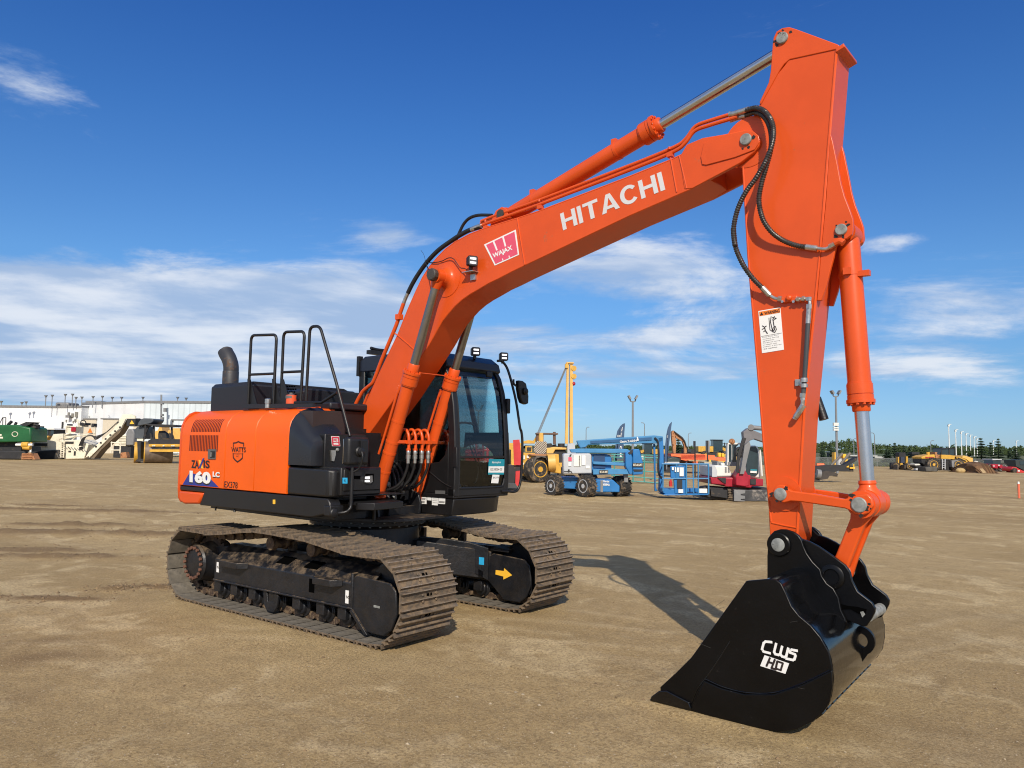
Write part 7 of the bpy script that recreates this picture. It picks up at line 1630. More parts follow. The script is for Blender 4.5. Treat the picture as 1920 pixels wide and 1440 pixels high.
# ---------------- lamp poles
def lamp(u, vt, vb, D, lab, arms=True, r=.1, cams=False, mat=None, group=None):
    S = Site('lamp_pole', u, D=D, label=lab, cat='lamp pole', group=group); mt = mat or M_POLE
    t = S.p(u, vt); b = Vector((t.x, 0, 0)); m = MB(); m.cyl(b, Vector((t.x, 0, t.z)), r*1.1, r*.75, n=10); p_ = S.b(m, 'pole', mt)
    return S, t
for (u, v, D, lab) in ((1186.5, 753, 60, 'tall grey twin lamp yard pole behind the raised blue boom'), (1567, 743.5, 64, 'tall grey twin lamp yard pole with cameras between the arm and the bucket cylinder'), (897, 770, 66, 'grey twin lamp yard pole seen through the windscreen of the orange excavator')):
    S, t = lamp(u, v, 0, D, lab, group='twin lamp yard poles'); k = S.s; s_ = 6.2*k
    m = MB(); m.tube([t+Vector((-s_*.8, 0, 6*k)), t+Vector((-s_*.75, 0, 1.5*k)), t+Vector((-s_*.3, 0, 0)), t+Vector((s_*.3, 0, 0)), t+Vector((s_*.75, 0, 1.5*k)), t+Vector((s_*.8, 0, 6*k))], .05, n=6); S.b(m, 'cross_arm', M_POLE)
    for sg in (-1, 1): m = MB(); m.box(t+Vector((sg*s_*1.05, 0, 8*k)), (.13, .5, .32), rot=Matrix.Rotation(sg*.5, 3, 'Y').to_quaternion()); S.b(m, 'lamp_head', M_MGREY)
    if u > 1500:
        m = MB()
        for v in (794, 797, 802, 806): m.box(S.p(1567, v, -.1), (.42, .2, .12))
        S.b(m, 'camera_box', M_WPAINT)
def curved_lamp(u, vt, D, side, lab):
    S, t = lamp(u, vt+4, 0, D, lab, r=.09, group='curved single arm street lamps'); k = S.s
    m = MB(); m.tube([t, t+Vector((side*.6*k, 0, 2.2*k)), t+Vector((side*2.2*k, 0, 4*k)), t+Vector((side*4.5*k, 0, 4.2*k))], .06, n=6); S.b(m, 'arm', M_POLE); m = MB(); m.box(t+Vector((side*5.2*k, 0, 4.2*k)), (1.6*k, .3, .12)); S.b(m, 'lamp_head', M_POLE)
for u, v, D, sd, lab in ((1099, 801, 150, 1, 'thin street lamp directly above the rear of the blue lift'), (1208.5, 793, 140, -1, 'thin street lamp just right of the tall yard pole behind the lift'), (1290.5, 812, 170, 1, 'faint street lamp between the brown excavator boom and the sign post'), (1600.5, 822, 165, 1, 'street lamp close left of the chrome bucket cylinder rod'), (1639.5, 812, 150, -1, 'street lamp over the fence just right of the chrome bucket cylinder rod'), (1745, 826, 190, 1, 'small street lamp behind the yellow loader bonnet')): curved_lamp(u, v, D, sd, lab)
for i, (u, v, D) in enumerate(((1778.5, 797, 130), (1791.5, 807, 148), (1802, 811, 160), (1811, 814, 172), (1819, 817, 184), (1826, 820, 196), (1831.5, 823, 205), (1862, 827, 215), (1905.5, 828, 210))):
    labs = ['tallest white mast lamp, behind the loader cab', 'second white mast lamp right of the loader cab', 'third white mast lamp counted from the loader cab', 'fourth white mast lamp counted from the loader cab', 'fifth white mast lamp counted from the loader cab', 'sixth white mast lamp, beside the big spruce', 'shortest white mast lamp, at the left edge of the big spruce', 'white mast lamp between the big spruce and the narrow spruce', 'white mast lamp above the trees at the right edge']
    S, t = lamp(u, v, 0, D, labs[i], r=.095, mat=M_WHP, group='row of white mast lamps beyond the fence'); m = MB(); m.box(t+Vector((S.s*2, 0, S.s*1.5)), (S.s*5, .3, .09)); m.box(t+Vector((0, 0, -.1)), (.26, .26, .3)); S.b(m, 'lamp_head', M_WPAINT)
S = Site('utility_pole', 1358.5, D=260, label='small wooden utility pole on the horizon left of the grey boom', cat='pole'); m = MB(); t = S.p(1358.5, 830); m.cyl((t.x, 0, 0), t, .18, n=8); m.box(t+Vector((0, 0, -.3)), (1.8, .15, .15)); S.b(m, 'pole', M_DKM)
# ---------------- brown excavator far behind the basket
KH = lambda L: cr(1240, 790, 16, L)
S = Site('brown_excavator', 1275, D=75, label='rusty brown excavator boom and stick rising above the orange beams', cat='excavator')
m = MB(); S.poly(m, KH([(320, 320), (350, 275), (385, 280), (410, 430), (450, 600), (430, 960), (370, 960), (330, 600), (315, 430)]), .2, .8); S.b(m, 'stick', M_BRN)
m = MB(); S.poly(m, KH([(385, 285), (640, 480), (720, 600), (770, 780), (760, 960), (690, 960), (690, 740), (640, 600), (450, 500), (400, 380)]), .3, .8); S.b(m, 'boom', M_BRN)
m = MB(); S.poly(m, KH([(385, 285), (640, 475), (720, 590), (775, 780), (760, 790), (700, 610), (620, 500), (390, 320)]), .1, .3); S.b(m, 'hydraulic_line', M_DKM)
m = MB(); S.poly(m, KH([(770, 830), (950, 830), (1110, 900), (1120, 960), (770, 970)]), .5, 3); S.b(m, 'cab', M_DKM); m = MB(); S.poly(m, KH([(790, 850), (890, 845), (890, 930), (800, 930)]), .4, .5); S.b(m, 'window', M_GLB); m = MB(); S.poly(m, KH([(300, 955), (1120, 955), (1120, 1300), (300, 1300)]), 1, 3.2); S.b(m, 'undercarriage', M_DKM)
# small tree behind it
# ---------------- stacked orange beams
S = Site('beam_stack', 1300, D=58, label='stack of bright orange racking beams with dark red ends behind the basket', cat='beam stack')
m = MB(); S.poly(m, KH([(290, 975), (1180, 985), (1600, 1020), (1620, 1090), (2000, 1090), (2000, 1200), (1500, 1160), (930, 1150), (820, 1165), (740, 1180), (590, 1150), (590, 1080), (400, 1050), (300, 1050)]), 0, 3); o_ = S.b(m, 'beam', pmat('racking_orange', (.85, .16, .05), .5, var=.1))
m = MB()
for z in (1005, 1040, 1075, 1110): S.poly(m, KH([(600, z), (1320, z+10), (1320, z+16), (600, z+5)]), -.05, 0)
S.b(m, 'beam_gap', M_CRIM, o_)
m = MB(); S.poly(m, KH([(200, 1000), (600, 1090), (600, 1160), (980, 1215), (980, 1330), (760, 1330), (720, 1180), (120, 1180)]), .1, 2.5); S.b(m, 'frame_end', pmat('dark_maroon', (.07, .02, .02), .7))
m = MB(); S.poly(m, KH([(975, 1200), (1100, 1200), (1100, 1260), (975, 1260)]), -.5, 0); S.b(m, 'loose_beam', MATS['racking_orange']); m = MB(); S.poly(m, KH([(830, 1165), (1320, 1160), (1320, 1200), (1110, 1205), (820, 1190)]), -.3, .4); S.b(m, 'timber', M_WOOD)
m = MB(); S.poly(m, KH([(1010, 960), (1180, 965), (1180, 1000), (1010, 995)]), .5, 1); S.b(m, 'top_crate', M_WOOD)
# dark tank/hood left of stack
S = Site('dark_tank', 1262, D=50, label='dark green rounded machine hood between the navy flag and the orange beams', cat='machine')
m = MB(); S.poly(m, KH([(130, 1200), (150, 1120), (350, 1060), (520, 1090), (570, 1150), (560, 1260), (130, 1260)]), 0, 2); S.b(m, 'hood', pmat('olive_dark', (.03, .045, .04), .5), bevel=.1); m = MB(); S.poly(m, KH([(120, 1215), (540, 1215), (540, 1300), (120, 1300)]), -.05, 2); S.b(m, 'lower_panel', M_LGREY); m = MB(); S.poly(m, KH([(140, 1300), (520, 1300), (520, 1500), (140, 1500)]), .2, 1.8); S.b(m, 'undercarriage', M_DKM)
# sign posts and concrete block
for u, v0, v1, lab in ((1303, 827, 838, 'thin dark sign post left of the tall one, sign seen edge on'), (1326.5, 826, 848, 'taller dark post with narrow grey board in a concrete block')):
    S = Site('sign_post', u, D=50, label=lab, cat='sign post', group='dark sign posts in front of the orange beams'); t = S.p(u, v0); m = MB(); m.cyl((t.x, 0, 0), t, .045, n=6); S.b(m, 'post', M_DKM)
    m = MB(); S.box(m, u-.3, u+(1.2 if u < 1310 else 4), v0, v1, .05, .5); S.b(m, 'board', M_POLE)
S = Site('concrete_block', 1328, D=50, label='pale concrete block at the foot of the taller sign post', cat='block'); m = MB(); S.poly(m, KH([(1290, 1210), (1515, 1215), (1510, 1390), (1290, 1385)]), -.3, .9); S.b(m, 'base', pmat('concrete_pale', (.42, .38, .28), .9, var=.15), bevel=.03); m = MB(); S.box(m, 1330, 1333, 862, 867, 0, .3); S.b(m, 'lifting_cap', M_YEL)
# ---------------- distant yellow wheel loaders
def far_loader(u, vb, D, sc, lab, flip=1):
    S = Site('loader', u, D=D, label=lab, cat='wheel loader', group='small yellow loaders far across the yard')
    k = S.s; X = lambda x: x*sc*flip
    def bb(n, x0, x1, z0, z1, y0, y1, mt): m = MB(); m.bx(min(X(x0), X(x1)), max(X(x0), X(x1)), y0, y1, z0*sc, z1*sc); return S.b(m, n, mt, bevel=.04)
    bb('engine_hood', -2.6, -.2, 1.5, 2.4, .3, 2.1, M_CAT); c = bb('cab', -.2, 1.3, 1.6, 3.4, .3, 2.0, M_GLB); bb('cab_roof', -.3, 1.4, 3.35, 3.5, .2, 2.1, M_DKM); bb('chassis', -2.4, 2.6, .9, 1.5, .5, 1.9, M_DKM)
    m = MB(); m.prism([(X(1.2), 1.9*sc), (X(3.3), .9*sc), (X(3.4), 1.2*sc), (X(1.4), 2.3*sc)], .5, 1.7); S.b(m, 'lift_arm', M_CAT); m = MB(); m.prism([(X(3.2), .3*sc), (X(4.2), .2*sc), (X(3.5), 1.4*sc), (X(3.2), 1.2*sc)], -.2, 2.5); S.b(m, 'bucket', M_CAT)
    for x in (-1.5, 1.7):
        for y in (-.1, 1.9): m = MB(); m.cyl((X(x), y, .85*sc), (X(x), y+.55, .85*sc), .85*sc, n=24); w_ = S.b(m, 'wheel', M_TYRE); m = MB(); m.cyl((X(x), y-.03, .85*sc), (X(x), y, .85*sc), .4*sc, n=16); S.b(m, 'rim', M_WPAINT if sc < .8 else M_CAT, w_)
far_loader(1222, 870, 105, .74, 'small yellow loader with dark cab seen under the blue boom', -1)
far_loader(1341, 860, 120, .98, 'glass cab loader behind the orange beams, left of the white excavator', 1)
S = Site('engine_block', 1352, D=66, label='row of small yellow engines behind the orange beams', cat='engine'); m = MB(); S.box(m, 1347, 1352.5, 849, 857, 0, .6); S.box(m, 1353.5, 1358.5, 850, 857, 0, .6); S.box(m, 1346, 1360, 857, 870, .2, 1); S.b(m, 'engine', M_YEL, bevel=.05)
# ---------------- white and red excavator
KW = lambda L: cr(1230, 780, 8, L)
S = Site('white_excavator', 1400, 938, label='white and crimson crawler excavator with grey boom, partly hidden by the orange arm', cat='excavator')
m = MB(); S.poly(m, KW([(700, 1060), (800, 1050), (1150, 1075), (1200, 1110), (1195, 1280), (1100, 1285), (860, 1260), (700, 1210)]), .3, .9); tr = S.b(m, 'crawler_track', M_DKM, bevel=.05)
m = MB(); S.poly(m, KW([(1070, 1085), (1180, 1085), (1195, 1110), (1190, 1280), (1060, 1285), (1085, 1240), (1100, 1180)]), .24, .9)
for k in range(5): S.poly(m, KW([(1085, 1110+k*36), (1195, 1105+k*36), (1195, 1120+k*36), (1085, 1124+k*36)]), .2, .25)
S.b(m, 'track_shoe_stack', M_SHOE); m = MB(); S.poly(m, KW([(820, 1100), (1075, 1110), (1060, 1230), (830, 1200)]), .2, .3); S.b(m, 'track_frame', M_DKM)
m = MB(); S.poly(m, KW([(1400, 1075), (1700, 1080), (1800, 1200), (1800, 1380), (1400, 1310)]), .3, 3); S.b(m, 'far_track', M_DKM)
m = MB(); S.poly(m, KW([(1170, 1100), (1400, 1110), (1700, 1110), (1760, 1200), (1740, 1355), (1400, 1310), (1170, 1275)]), -.6, -.4); bl_ = S.b(m, 'dozer_blade', pmat('worn_black', (.05, .05, .052), .5, var=.3, dirt=(.25, .22, .19), damt=.35, dscale=2), bevel=.02)
m = MB(); S.poly(m, KW([(1172, 1110), (1340, 1110), (1335, 1160), (1272, 1170), (1272, 1190), (1335, 1200), (1335, 1240), (1272, 1245), (1272, 1262), (1335, 1270), (1330, 1290), (1172, 1275)]), -.64, -.6); S.b(m, 'worn_plate', M_MGREY, bl_)
m = MB(); S.poly(m, KW([(820, 915), (1180, 925), (1190, 895), (1420, 885), (1420, 940), (1610, 945), (1610, 1050), (1440, 1055), (1430, 1080), (1040, 1060), (1030, 1035), (830, 1020)]), .1, 2.2); rb = S.b(m, 'lower_body', M_CRIM, bevel=.03)
m = MB(); S.poly(m, KW([(925, 925), (1050, 930), (1050, 1015), (1000, 990)]), .05, .1); S.poly(m, KW([(1415, 945), (1500, 945), (1500, 1030), (1415, 1025)]), .05, .1); S.b(m, 'body_recess', M_DKM, rb)
m = MB(); S.poly(m, KW([(1200, 900), (1260, 800), (1330, 800), (1380, 880), (1400, 1050), (1330, 1060), (1200, 1040)]), -.3, .3); S.b(m, 'swing_post', M_CRIM, bevel=.03)
m = MB(); S.poly(m, KW([(840, 745), (910, 740), (1080, 745), (1140, 870), (1130, 910), (840, 915)]), .1, 2); hd = S.b(m, 'engine_hood', M_WPAINT, bevel=.05)
m = MB(); S.poly(m, KW([(842, 748), (890, 745), (920, 830), (915, 912), (842, 912)]), .06, .1); S.b(m, 'hood_end', M_LGREY, hd)
for x in (1035, 1080):
    for y in (765, 795, 825): m = MB(); S.poly(m, KW([(x, y), (x+24, y), (x+28, y+18), (x+4, y+18)]), .07, .1); S.b(m, 'louvre', M_MGREY, hd)
m = MB(); S.poly(m, KW([(915, 685), (1010, 685), (1020, 740), (915, 740)]), .5, 1.2); S.b(m, 'muffler_box', M_MGREY); m = MB(); S.poly(m, KW([(975, 705), (1030, 708), (1030, 740), (985, 740)]), .3, .5); S.b(m, 'hood_cap', M_WPAINT)
# canopy column + mast window at left of boom
m = MB(); S.poly(m, KW([(1085, 415), (1225, 405), (1230, 440), (1205, 460), (1205, 690), (1085, 690)]), .9, 1.0); S.b(m, 'rear_window', M_GLB); m = MB(); 
for q in ([(1075, 405), (1260, 400), (1280, 430), (1210, 425), (1090, 425)], [(1075, 420), (1090, 420), (1092, 740), (1068, 740)], [(1135, 420), (1142, 420), (1142, 690), (1135, 690)]): S.poly(m, KW(q), .85, 1.1)
S.b(m, 'rear_frame', M_WPAINT); m = MB(); S.poly(m, KW([(1085, 690), (1210, 690), (1210, 750), (1085, 750)]), .8, 1.4); S.b(m, 'side_box', M_MGREY); m = MB(); m.ball(S.p(*KW([(1138, 385)])[0], .9), .12); S.b(m, 'beacon', M_BRN)
c_ = MB(); S.poly(c_, KW([(1400, 450), (1500, 440), (1540, 480), (1570, 640), (1575, 930), (1400, 925), (1330, 860)]), .5, 1.7); cb_ = S.b(c_, 'cab', M_WPAINT, bevel=.05)
m = MB(); S.poly(m, KW([(1410, 460), (1495, 455), (1525, 500), (1535, 860), (1490, 905), (1410, 900), (1350, 860), (1360, 700)]), .44, .5); S.b(m, 'windscreen', M_GLB, cb_)
m = MB(); S.poly(m, KW([(1418, 800), (1515, 805), (1510, 858), (1415, 852)]), .40, .44); S.b(m, 'lot_card', M_WHP, cb_); m = MB(); S.poly(m, KW([(1418, 798), (1515, 803), (1514, 822), (1418, 818)]), .38, .40); S.b(m, 'lot_card_band', M_TEAL, cb_)
m = MB(); S.bar(m, *KW([(1560, 500), (1590, 900)]), .035, .3); S.b(m, 'grab_bar', M_WPAINT)
bm = MB(); S.poly(bm, KW([(1310, 240), (1385, 180), (1600, 270), (1640, 290), (1640, 400), (1480, 345), (1410, 370), (1370, 440), (1270, 860), (1210, 870), (1260, 640), (1290, 450), (1320, 340)]), -.15, .15); bo = S.b(bm, 'boom', pmat('boom_grey', (.17, .16, .165), .45, var=.12), bevel=.02)
m = MB(); S.poly(m, KW([(1330, 440), (1400, 380), (1420, 440), (1370, 640), (1320, 870), (1260, 870), (1290, 720)]), -.4, -.16); S.b(m, 'boom_cylinder', M_MGREY); m = MB(); S.bar(m, *KW([(1400, 170), (1640, 190)]), .085, 0, n=14); m.lathe(S.p(*KW([(1425, 170)])[0], -.2), S.p(*KW([(1425, 170)])[0], .2), [(0, .11), (.4, .11)], n=16); S.b(m, 'stick_cylinder', M_MGREY)
m = MB()
for k in range(3): m.tube([S.p(*q, -.3) for q in KW([(1340-k*12, 330), (1310-k*14, 420), (1270-k*15, 560), (1235-k*8, 700), (1240-k*10, 850)])], .035, n=6)
m.tube([S.p(1230+(1245+45*cos(a))/8, 780+(540+60*sin(a))/8, -.2) for a in [2*pi*i/16 for i in range(17)]], .05, n=6, sm=1); S.b(m, 'hose_loop', M_DKM)
# ---------------- dark truss / rake behind the arm
KT = lambda L: cr(1520, 820, 16, L)
S = Site('grader_attachment', 1570, D=45, label='black folded truss attachment sloping up behind the orange arm', cat='attachment')
m = MB(); S.poly(m, KT([(120, 890), (250, 860), (560, 830), (1000, 830), (1280, 660), (1390, 600), (1400, 680), (1300, 750), (950, 960), (620, 1080), (150, 1160)]), 0, .5); S.b(m, 'beam', M_DKM)
m = MB(); S.poly(m, KT([(100, 1150), (300, 1050), (480, 1000), (700, 1040), (820, 1100), (800, 1180), (740, 1150), (560, 1160), (520, 1240), (300, 1280), (200, 1420), (100, 1500)]), -.1, .5); S.b(m, 'lower_frame', pmat('dirty_dark', (.05, .042, .036), .8, var=.3))
m = MB(); S.bar(m, *KT([(620, 840), (960, 480)]), .07, .3); S.bar(m, *KT([(900, 800), (1190, 470)]), .08, .3); S.b(m, 'strut', pmat('dusty_steel', (.16, .14, .12), .7))
m = MB(); c = S.p(1531, 887, 0); S.bar(m, *KT([(160, 1090), (280, 1110)]), .28, -.1, n=14); S.b(m, 'roller', M_MGREY)
S = Site('yellow_implement', 1580, D=70, label='yellow forked implement standing behind the black truss', cat='implement')
m = MB(); S.poly(m, KT([(720, 450), (820, 450), (830, 560), (880, 580), (760, 700), (740, 860), (720, 860)]), 0, .6); S.poly(m, KT([(970, 500), (1060, 500), (1080, 600), (1140, 740), (1150, 900), (1080, 900), (1060, 760), (980, 600)]), 0, .6); S.poly(m, KT([(1180, 900), (1330, 895), (1330, 940), (1190, 940)]), -.1, .8); S.bar(m, *KT([(1290, 800), (1290, 900)]), .05, .2); S.b(m, 'frame', M_YEL); m = MB(); S.poly(m, KT([(880, 650), (960, 620), (1060, 700), (1080, 850), (760, 850), (780, 760)]), .3, .8); S.b(m, 'grey_panel', M_LGREY); m = MB(); S.box(m, 1565, 1600, 873, 884, .1, .8); S.b(m, 'base', M_DKM)
S = Site('orange_pipe', 1538, D=62, label='short orange barrier pipe lying just right of the orange arm', cat='barrier'); m = MB(); S.bar(m, *KT([(180, 820), (400, 825)]), .11, 0); S.poly(m, KT([(180, 840), (380, 840), (380, 880), (180, 880)]), 0, .3); S.b(m, 'pipe', MATS['racking_orange'])
# ---------------- forklift, low trailer, big loader, tyres, heap, tractors
KF = lambda L: cr(1620, 810, 12, L)
S = Site('forklift', 1694, 881, label='old yellow and black rough terrain forklift standing alone in front of the fence', cat='forklift')
m = MB(); S.poly(m, KF([(790, 470), (830, 460), (930, 460), (950, 560), (930, 720), (800, 720)]), .8, 1.6); S.b(m, 'mast', M_DKM); m = MB(); S.box(m, 1620+830/12, 1620+910/12, 810+560/12, 810+700/12, .7, .8); S.b(m, 'load_guard', pmat('dark_blue_grey', (.03, .04, .07), .5))
m = MB(); S.poly(m, KF([(765, 560), (790, 560), (790, 700), (765, 700)]), .7, 1.1); S.poly(m, KF([(950, 550), (985, 550), (990, 700), (1000, 730), (940, 730), (950, 640)]), .6, 1.1); S.poly(m, KF([(820, 700), (870, 700), (870, 760), (820, 760)]), .4, .7); S.b(m, 'post', M_CAT)
m = MB(); S.poly(m, KF([(700, 690), (1040, 690), (1060, 800), (1050, 850), (700, 850)]), .8, 2); S.b(m, 'chassis', M_DKM)
for x in (765, 925): m = MB(); S.poly(m, KF([(x-12, 740), (x+12, 740), (x+12, 862), (x-12, 862)]), -.4, .6); S.b(m, 'fork', pmat('fork_steel', (.10, .08, .06), .7))
for x in (730, 1030): S.wheel(1620+x/12, 875, 7, .4, .9, rim=M_CAT, tread=False)
KL2 = lambda L: cr(1780, 800, 13.714, L)
S = Site('wheel_loader', 1770, 884, label='large yellow wheel loader with dark glass cab parked before the fence', cat='wheel loader')
m = MB(); S.poly(m, KF([(1290, 560), (1380, 530), (1580, 505), (1600, 510), (1600, 600), (1300, 605)]), .3, 2.2); hd = S.b(m, 'engine_hood', M_CAT, bevel=.05); m = MB(); S.box(m, 1620+1385/12, 1620+1440/12, 857, 858.8, .26, .3); S.box(m, 1620+1455/12, 1620+1570/12, 857, 858.8, .26, .3); S.b(m, 'hood_marking', M_CRIM, hd)
m = MB(); S.poly(m, KF([(1740, 510), (1920, 515)])+KL2([(150, 750), (130, 840), (0, 830)])+KF([(1740, 600)]), .2, 2.2); S.b(m, 'cab_base', M_CAT)
m = MB(); S.poly(m, KF([(1750, 375), (1900, 370)])+KL2([(150, 555), (165, 740), (20, 735)])+KF([(1750, 510)]), .4, 2); cb_ = S.b(m, 'cab', M_GLB); m = MB(); S.poly(m, KF([(1745, 370), (1900, 360)])+KL2([(155, 545), (155, 560), (0, 562)])+KF([(1745, 382)]), .3, 2.1); S.b(m, 'cab_roof', M_DKM, cb_)
m = MB(); S.box(m, 1765, 1766.5, 841, 853, .35, .4); S.box(m, 1779.5, 1781, 841, 853, .35, .4); S.box(m, 1790, 1791.5, 841, 853, .35, .4); S.b(m, 'cab_post', M_DKM, cb_)
m = MB(); S.poly(m, KF([(1600, 450), (1650, 455), (1640, 500), (1730, 520), (1730, 590), (1610, 590)]), .5, 1.4); S.b(m, 'exhaust_group', M_BRN); m = MB(); S.bar(m, *KF([(1440, 450), (1445, 520)]), .16, .8); S.b(m, 'air_intake', M_CAT)
m = MB(); S.poly(m, KF([(1290, 600), (1600, 605), (1750, 620), (1920, 620)])+KL2([(80, 850), (100, 1100), (0, 1130)])+KF([(1750, 850), (1450, 780), (1300, 690)]), .4, 2.1); S.b(m, 'chassis', M_DKM)
m = MB(); 
for k in range(4): S.box(m, 1767, 1771, 864+k*4, 865+k*4, .2, .4)
S.bar(m, (1766.8, 861), (1766.8, 880), .05, .2); S.bar(m, (1772, 861), (1772, 880), .05, .2); S.b(m, 'ladder', M_LGREY)
S.wheel(1751.5, 873.5, 12.5, -.1, .7, rim=M_CAT, tread=True); S.wheel(1797.5, 874, 12, -.1, .7, rim=M_CAT, tread=True)
m = MB(); S.poly(m, KL2([(60, 870), (240, 850), (235, 875), (130, 900), (130, 1050), (70, 1030)]), -.1, .6); S.b(m, 'fender', M_MGREY)
m = MB(); S.poly(m, KL2([(180, 770), (300, 790), (430, 850), (500, 930), (580, 1080), (520, 1100), (450, 970), (330, 880), (190, 830)]), .2, .7); S.b(m, 'lift_arm', M_CAT); m = MB(); S.poly(m, KL2([(230, 790), (420, 870), (440, 900), (240, 820)]), .1, .2); S.b(m, 'arm_slot', M_DKM)
m = MB(); S.poly(m, KL2([(500, 1020), (590, 960), (620, 1010), (660, 1190), (600, 1190), (540, 1120)]), -.2, 2.8); S.b(m, 'bucket', M_BRN)
S = Site('bulldozer', 1815, D=95, label='partly hidden yellow machine behind the big loader bucket', cat='bulldozer'); m = MB(); S.poly(m, KL2([(330, 780), (370, 740), (450, 760), (540, 790), (555, 800), (600, 800), (605, 900), (560, 960), (520, 900), (430, 830), (340, 800)]), 0, 2); S.b(m, 'body', M_CATL); m = MB(); S.box(m, 1805, 1822, 866, 880, .3, 1.8); S.b(m, 'chassis', M_DKM)
S = Site('tyre_bale', 1746, 884.5, label='grey baled block of tyres lying in front of the big loader wheel', cat='bale'); m = MB(); S.poly(m, KF([(1380, 785), (1650, 790), (1655, 892), (1400, 888)]), -.5, .8); S.b(m, 'bale', M_SHOE if False else pmat('tyre_grey', (.09, .085, .075), .9, var=.3, bump=1, bscale=5), bevel=.05)
S = Site('utility_trailer', 1722, 883, label='low dark trailer with a white lid behind the big loader', cat='trailer'); m = MB(); S.poly(m, KF([(1140, 725), (1240, 715), (1290, 745), (1150, 750)]), 0, 1.2); S.b(m, 'lid', M_WPAINT); m = MB(); S.poly(m, KF([(1140, 750), (1290, 748), (1400, 770), (1440, 850), (1350, 850), (1180, 800)]), .1, 1.2); S.b(m, 'body', M_DKM); m = MB(); S.box(m, 1717, 1721, 878, 881.5, -.1, .3); S.b(m, 'drum', M_LGREY); S.wheel(1727.5, 879.5, 4.3, -.1, .3, rim=M_MGREY, tread=False)
# earth heap
S = Site('dirt_heap', 1840, 887, label='brown heap of loose earth beside the big loader bucket', cat='dirt heap')
m = MB(); hp = [(575, 1190), (590, 1060), (620, 960), (700, 920), (800, 905), (880, 915), (940, 960), (1010, 1030), (1080, 1120), (1150, 1200)]
rr_ = random.Random(5); P0 = [S.p(*q, 0) for q in KL2(hp)]
for P in P0: P.z = max(P.z, 0)
lay = []
for j in range(8):
    t = j/7; y = -1.2+t*5.0; k = sin(pi*min(1, max(0, .12+.88*t)))**.6 if j not in (0, 7) else 0.02
    if j == 0: k = 0.02
    lay.append([m.b.verts.new((p.x*(1)+rr_.uniform(-.1, .1), y+rr_.uniform(-.15, .15), max(.0, p.z*(k if j else 0)*(1+rr_.uniform(-.03, .03))))) for p in catmull(P0, 3)])
for a, b in zip(lay, lay[1:]):
    for i in range(len(a)-1): m.b.faces.new((a[i], a[i+1], b[i+1], b[i])).smooth = True
S.b(m, 'heap', pmat('heap_soil', (.16, .085, .04), .95, var=.3, vscale=1.5, bump=1, bscale=4)); m = MB(); S.poly(m, KL2([(780, 1080), (860, 1075), (960, 1185), (860, 1190)]), -1.7, -1.6); S.b(m, 'timber_board', M_WOOD)
S = Site('rock_pile', 1801, 886, label='small pale yellow boulder in front of the loader front wheel', cat='boulder'); m = MB(); m.ball((0, 0, .18), .42, (1.1, .8, .65), 2); S.b(m, 'rock', pmat('pale_rock', (.45, .32, .14), .9, var=.2))
S = Site('tractor', 1871, 884.5, label='dark red farm tractor with glass cab in front of the spruces', cat='tractor')
m = MB(); S.poly(m, KL2([(1120, 860), (1320, 850), (1320, 970), (1120, 980)]), .5, 2); cb_ = S.b(m, 'cab', M_GLB); m = MB(); S.poly(m, KL2([(1110, 825), (1350, 835), (1350, 855), (1110, 860)]), .4, 2.1); S.b(m, 'cab_roof', M_LGREY, cb_)
m = MB(); S.poly(m, KL2([(1100, 980), (1160, 960), (1260, 970), (1370, 985), (1380, 1040), (1330, 1080), (1260, 1020), (1250, 1080), (1120, 1060)]), 0, 1.8); hd = S.b(m, 'bonnet', M_CRIM, bevel=.04); m = MB(); S.box(m, 1862, 1865, 873, 874.5, -.05, 0); S.box(m, 1871.5, 1875, 871.5, 873, -.05, 0); S.b(m, 'headlight', M_WHP, hd)
m = MB(); S.poly(m, KL2([(1100, 1060), (1300, 1060), (1300, 1160), (1130, 1170)]), .3, 1.6); S.b(m, 'chassis', M_DKM)
for u, r, y in ((1860, 7, .3), (1877.5, 6.5, .2), (1883, 8, 1.2)): S.wheel(u, 879.5, r, y, y+.45, rim=M_LGREY, tread=False)
S = Site('red_mower', 1910, 886.5, label='low bright red implement at the right edge of the picture', cat='implement'); m = MB(); S.poly(m, KL2([(1600, 1080), (1640, 1030), (1720, 1040), (1800, 1090), (1960, 1160), (1960, 1215), (1740, 1210), (1720, 1150), (1620, 1140)]), 0, 1.6); b_ = S.b(m, 'body', M_REDP, bevel=.03); m = MB(); S.box(m, 1908.5, 1912, 881.8, 884, -.04, 0); S.b(m, 'decal', M_WHP, b_); S.wheel(1903.5, 883.5, 4.8, -.1, .3, rim=M_DKM, tread=False)
S = Site('dark_tractor', 1910, D=84, label='dark machine with glass cab behind the red implement', cat='tractor'); m = MB(); S.poly(m, KL2([(1700, 860), (1960, 850), (1960, 1160), (1720, 1020)]), 0, 2); S.b(m, 'body', pmat('dark_green_grey', (.025, .035, .035), .6)); m = MB(); S.poly(m, KL2([(1820, 890), (1960, 880), (1960, 980), (1820, 980)]), -.05, 0); S.b(m, 'window', M_GLB); m = MB(); S.box(m, 1905, 1940, 880, 888, .3, 1.6); S.b(m, 'undercarriage', M_DKM)
for u, v0, v1, w_, lab in ((1830, 865, 868, 7, 'low white banner sheet on the fence left of the earth heap'), (1855, 865.5, 872, 8.5, 'square white banner board on the fence left of the red tractor'), (1893, 868, 872, 5, 'small white board on the fence right of the red tractor')):
    S = Site('banner_board', u, D=96, label=lab, cat='banner', group='white boards on the fence'); m = MB(); S.box(m, u-w_/2, u+w_/2, v0, v1, 0, .05); S.b(m, 'board', M_WHP)
    m = MB(); S.bar(m, (u-w_/2+.5, v1), (u-w_/2+.5, 882), .04, .06); S.bar(m, (u+w_/2-.5, v1), (u+w_/2-.5, 882), .04, .06); S.b(m, 'post', M_POLE)
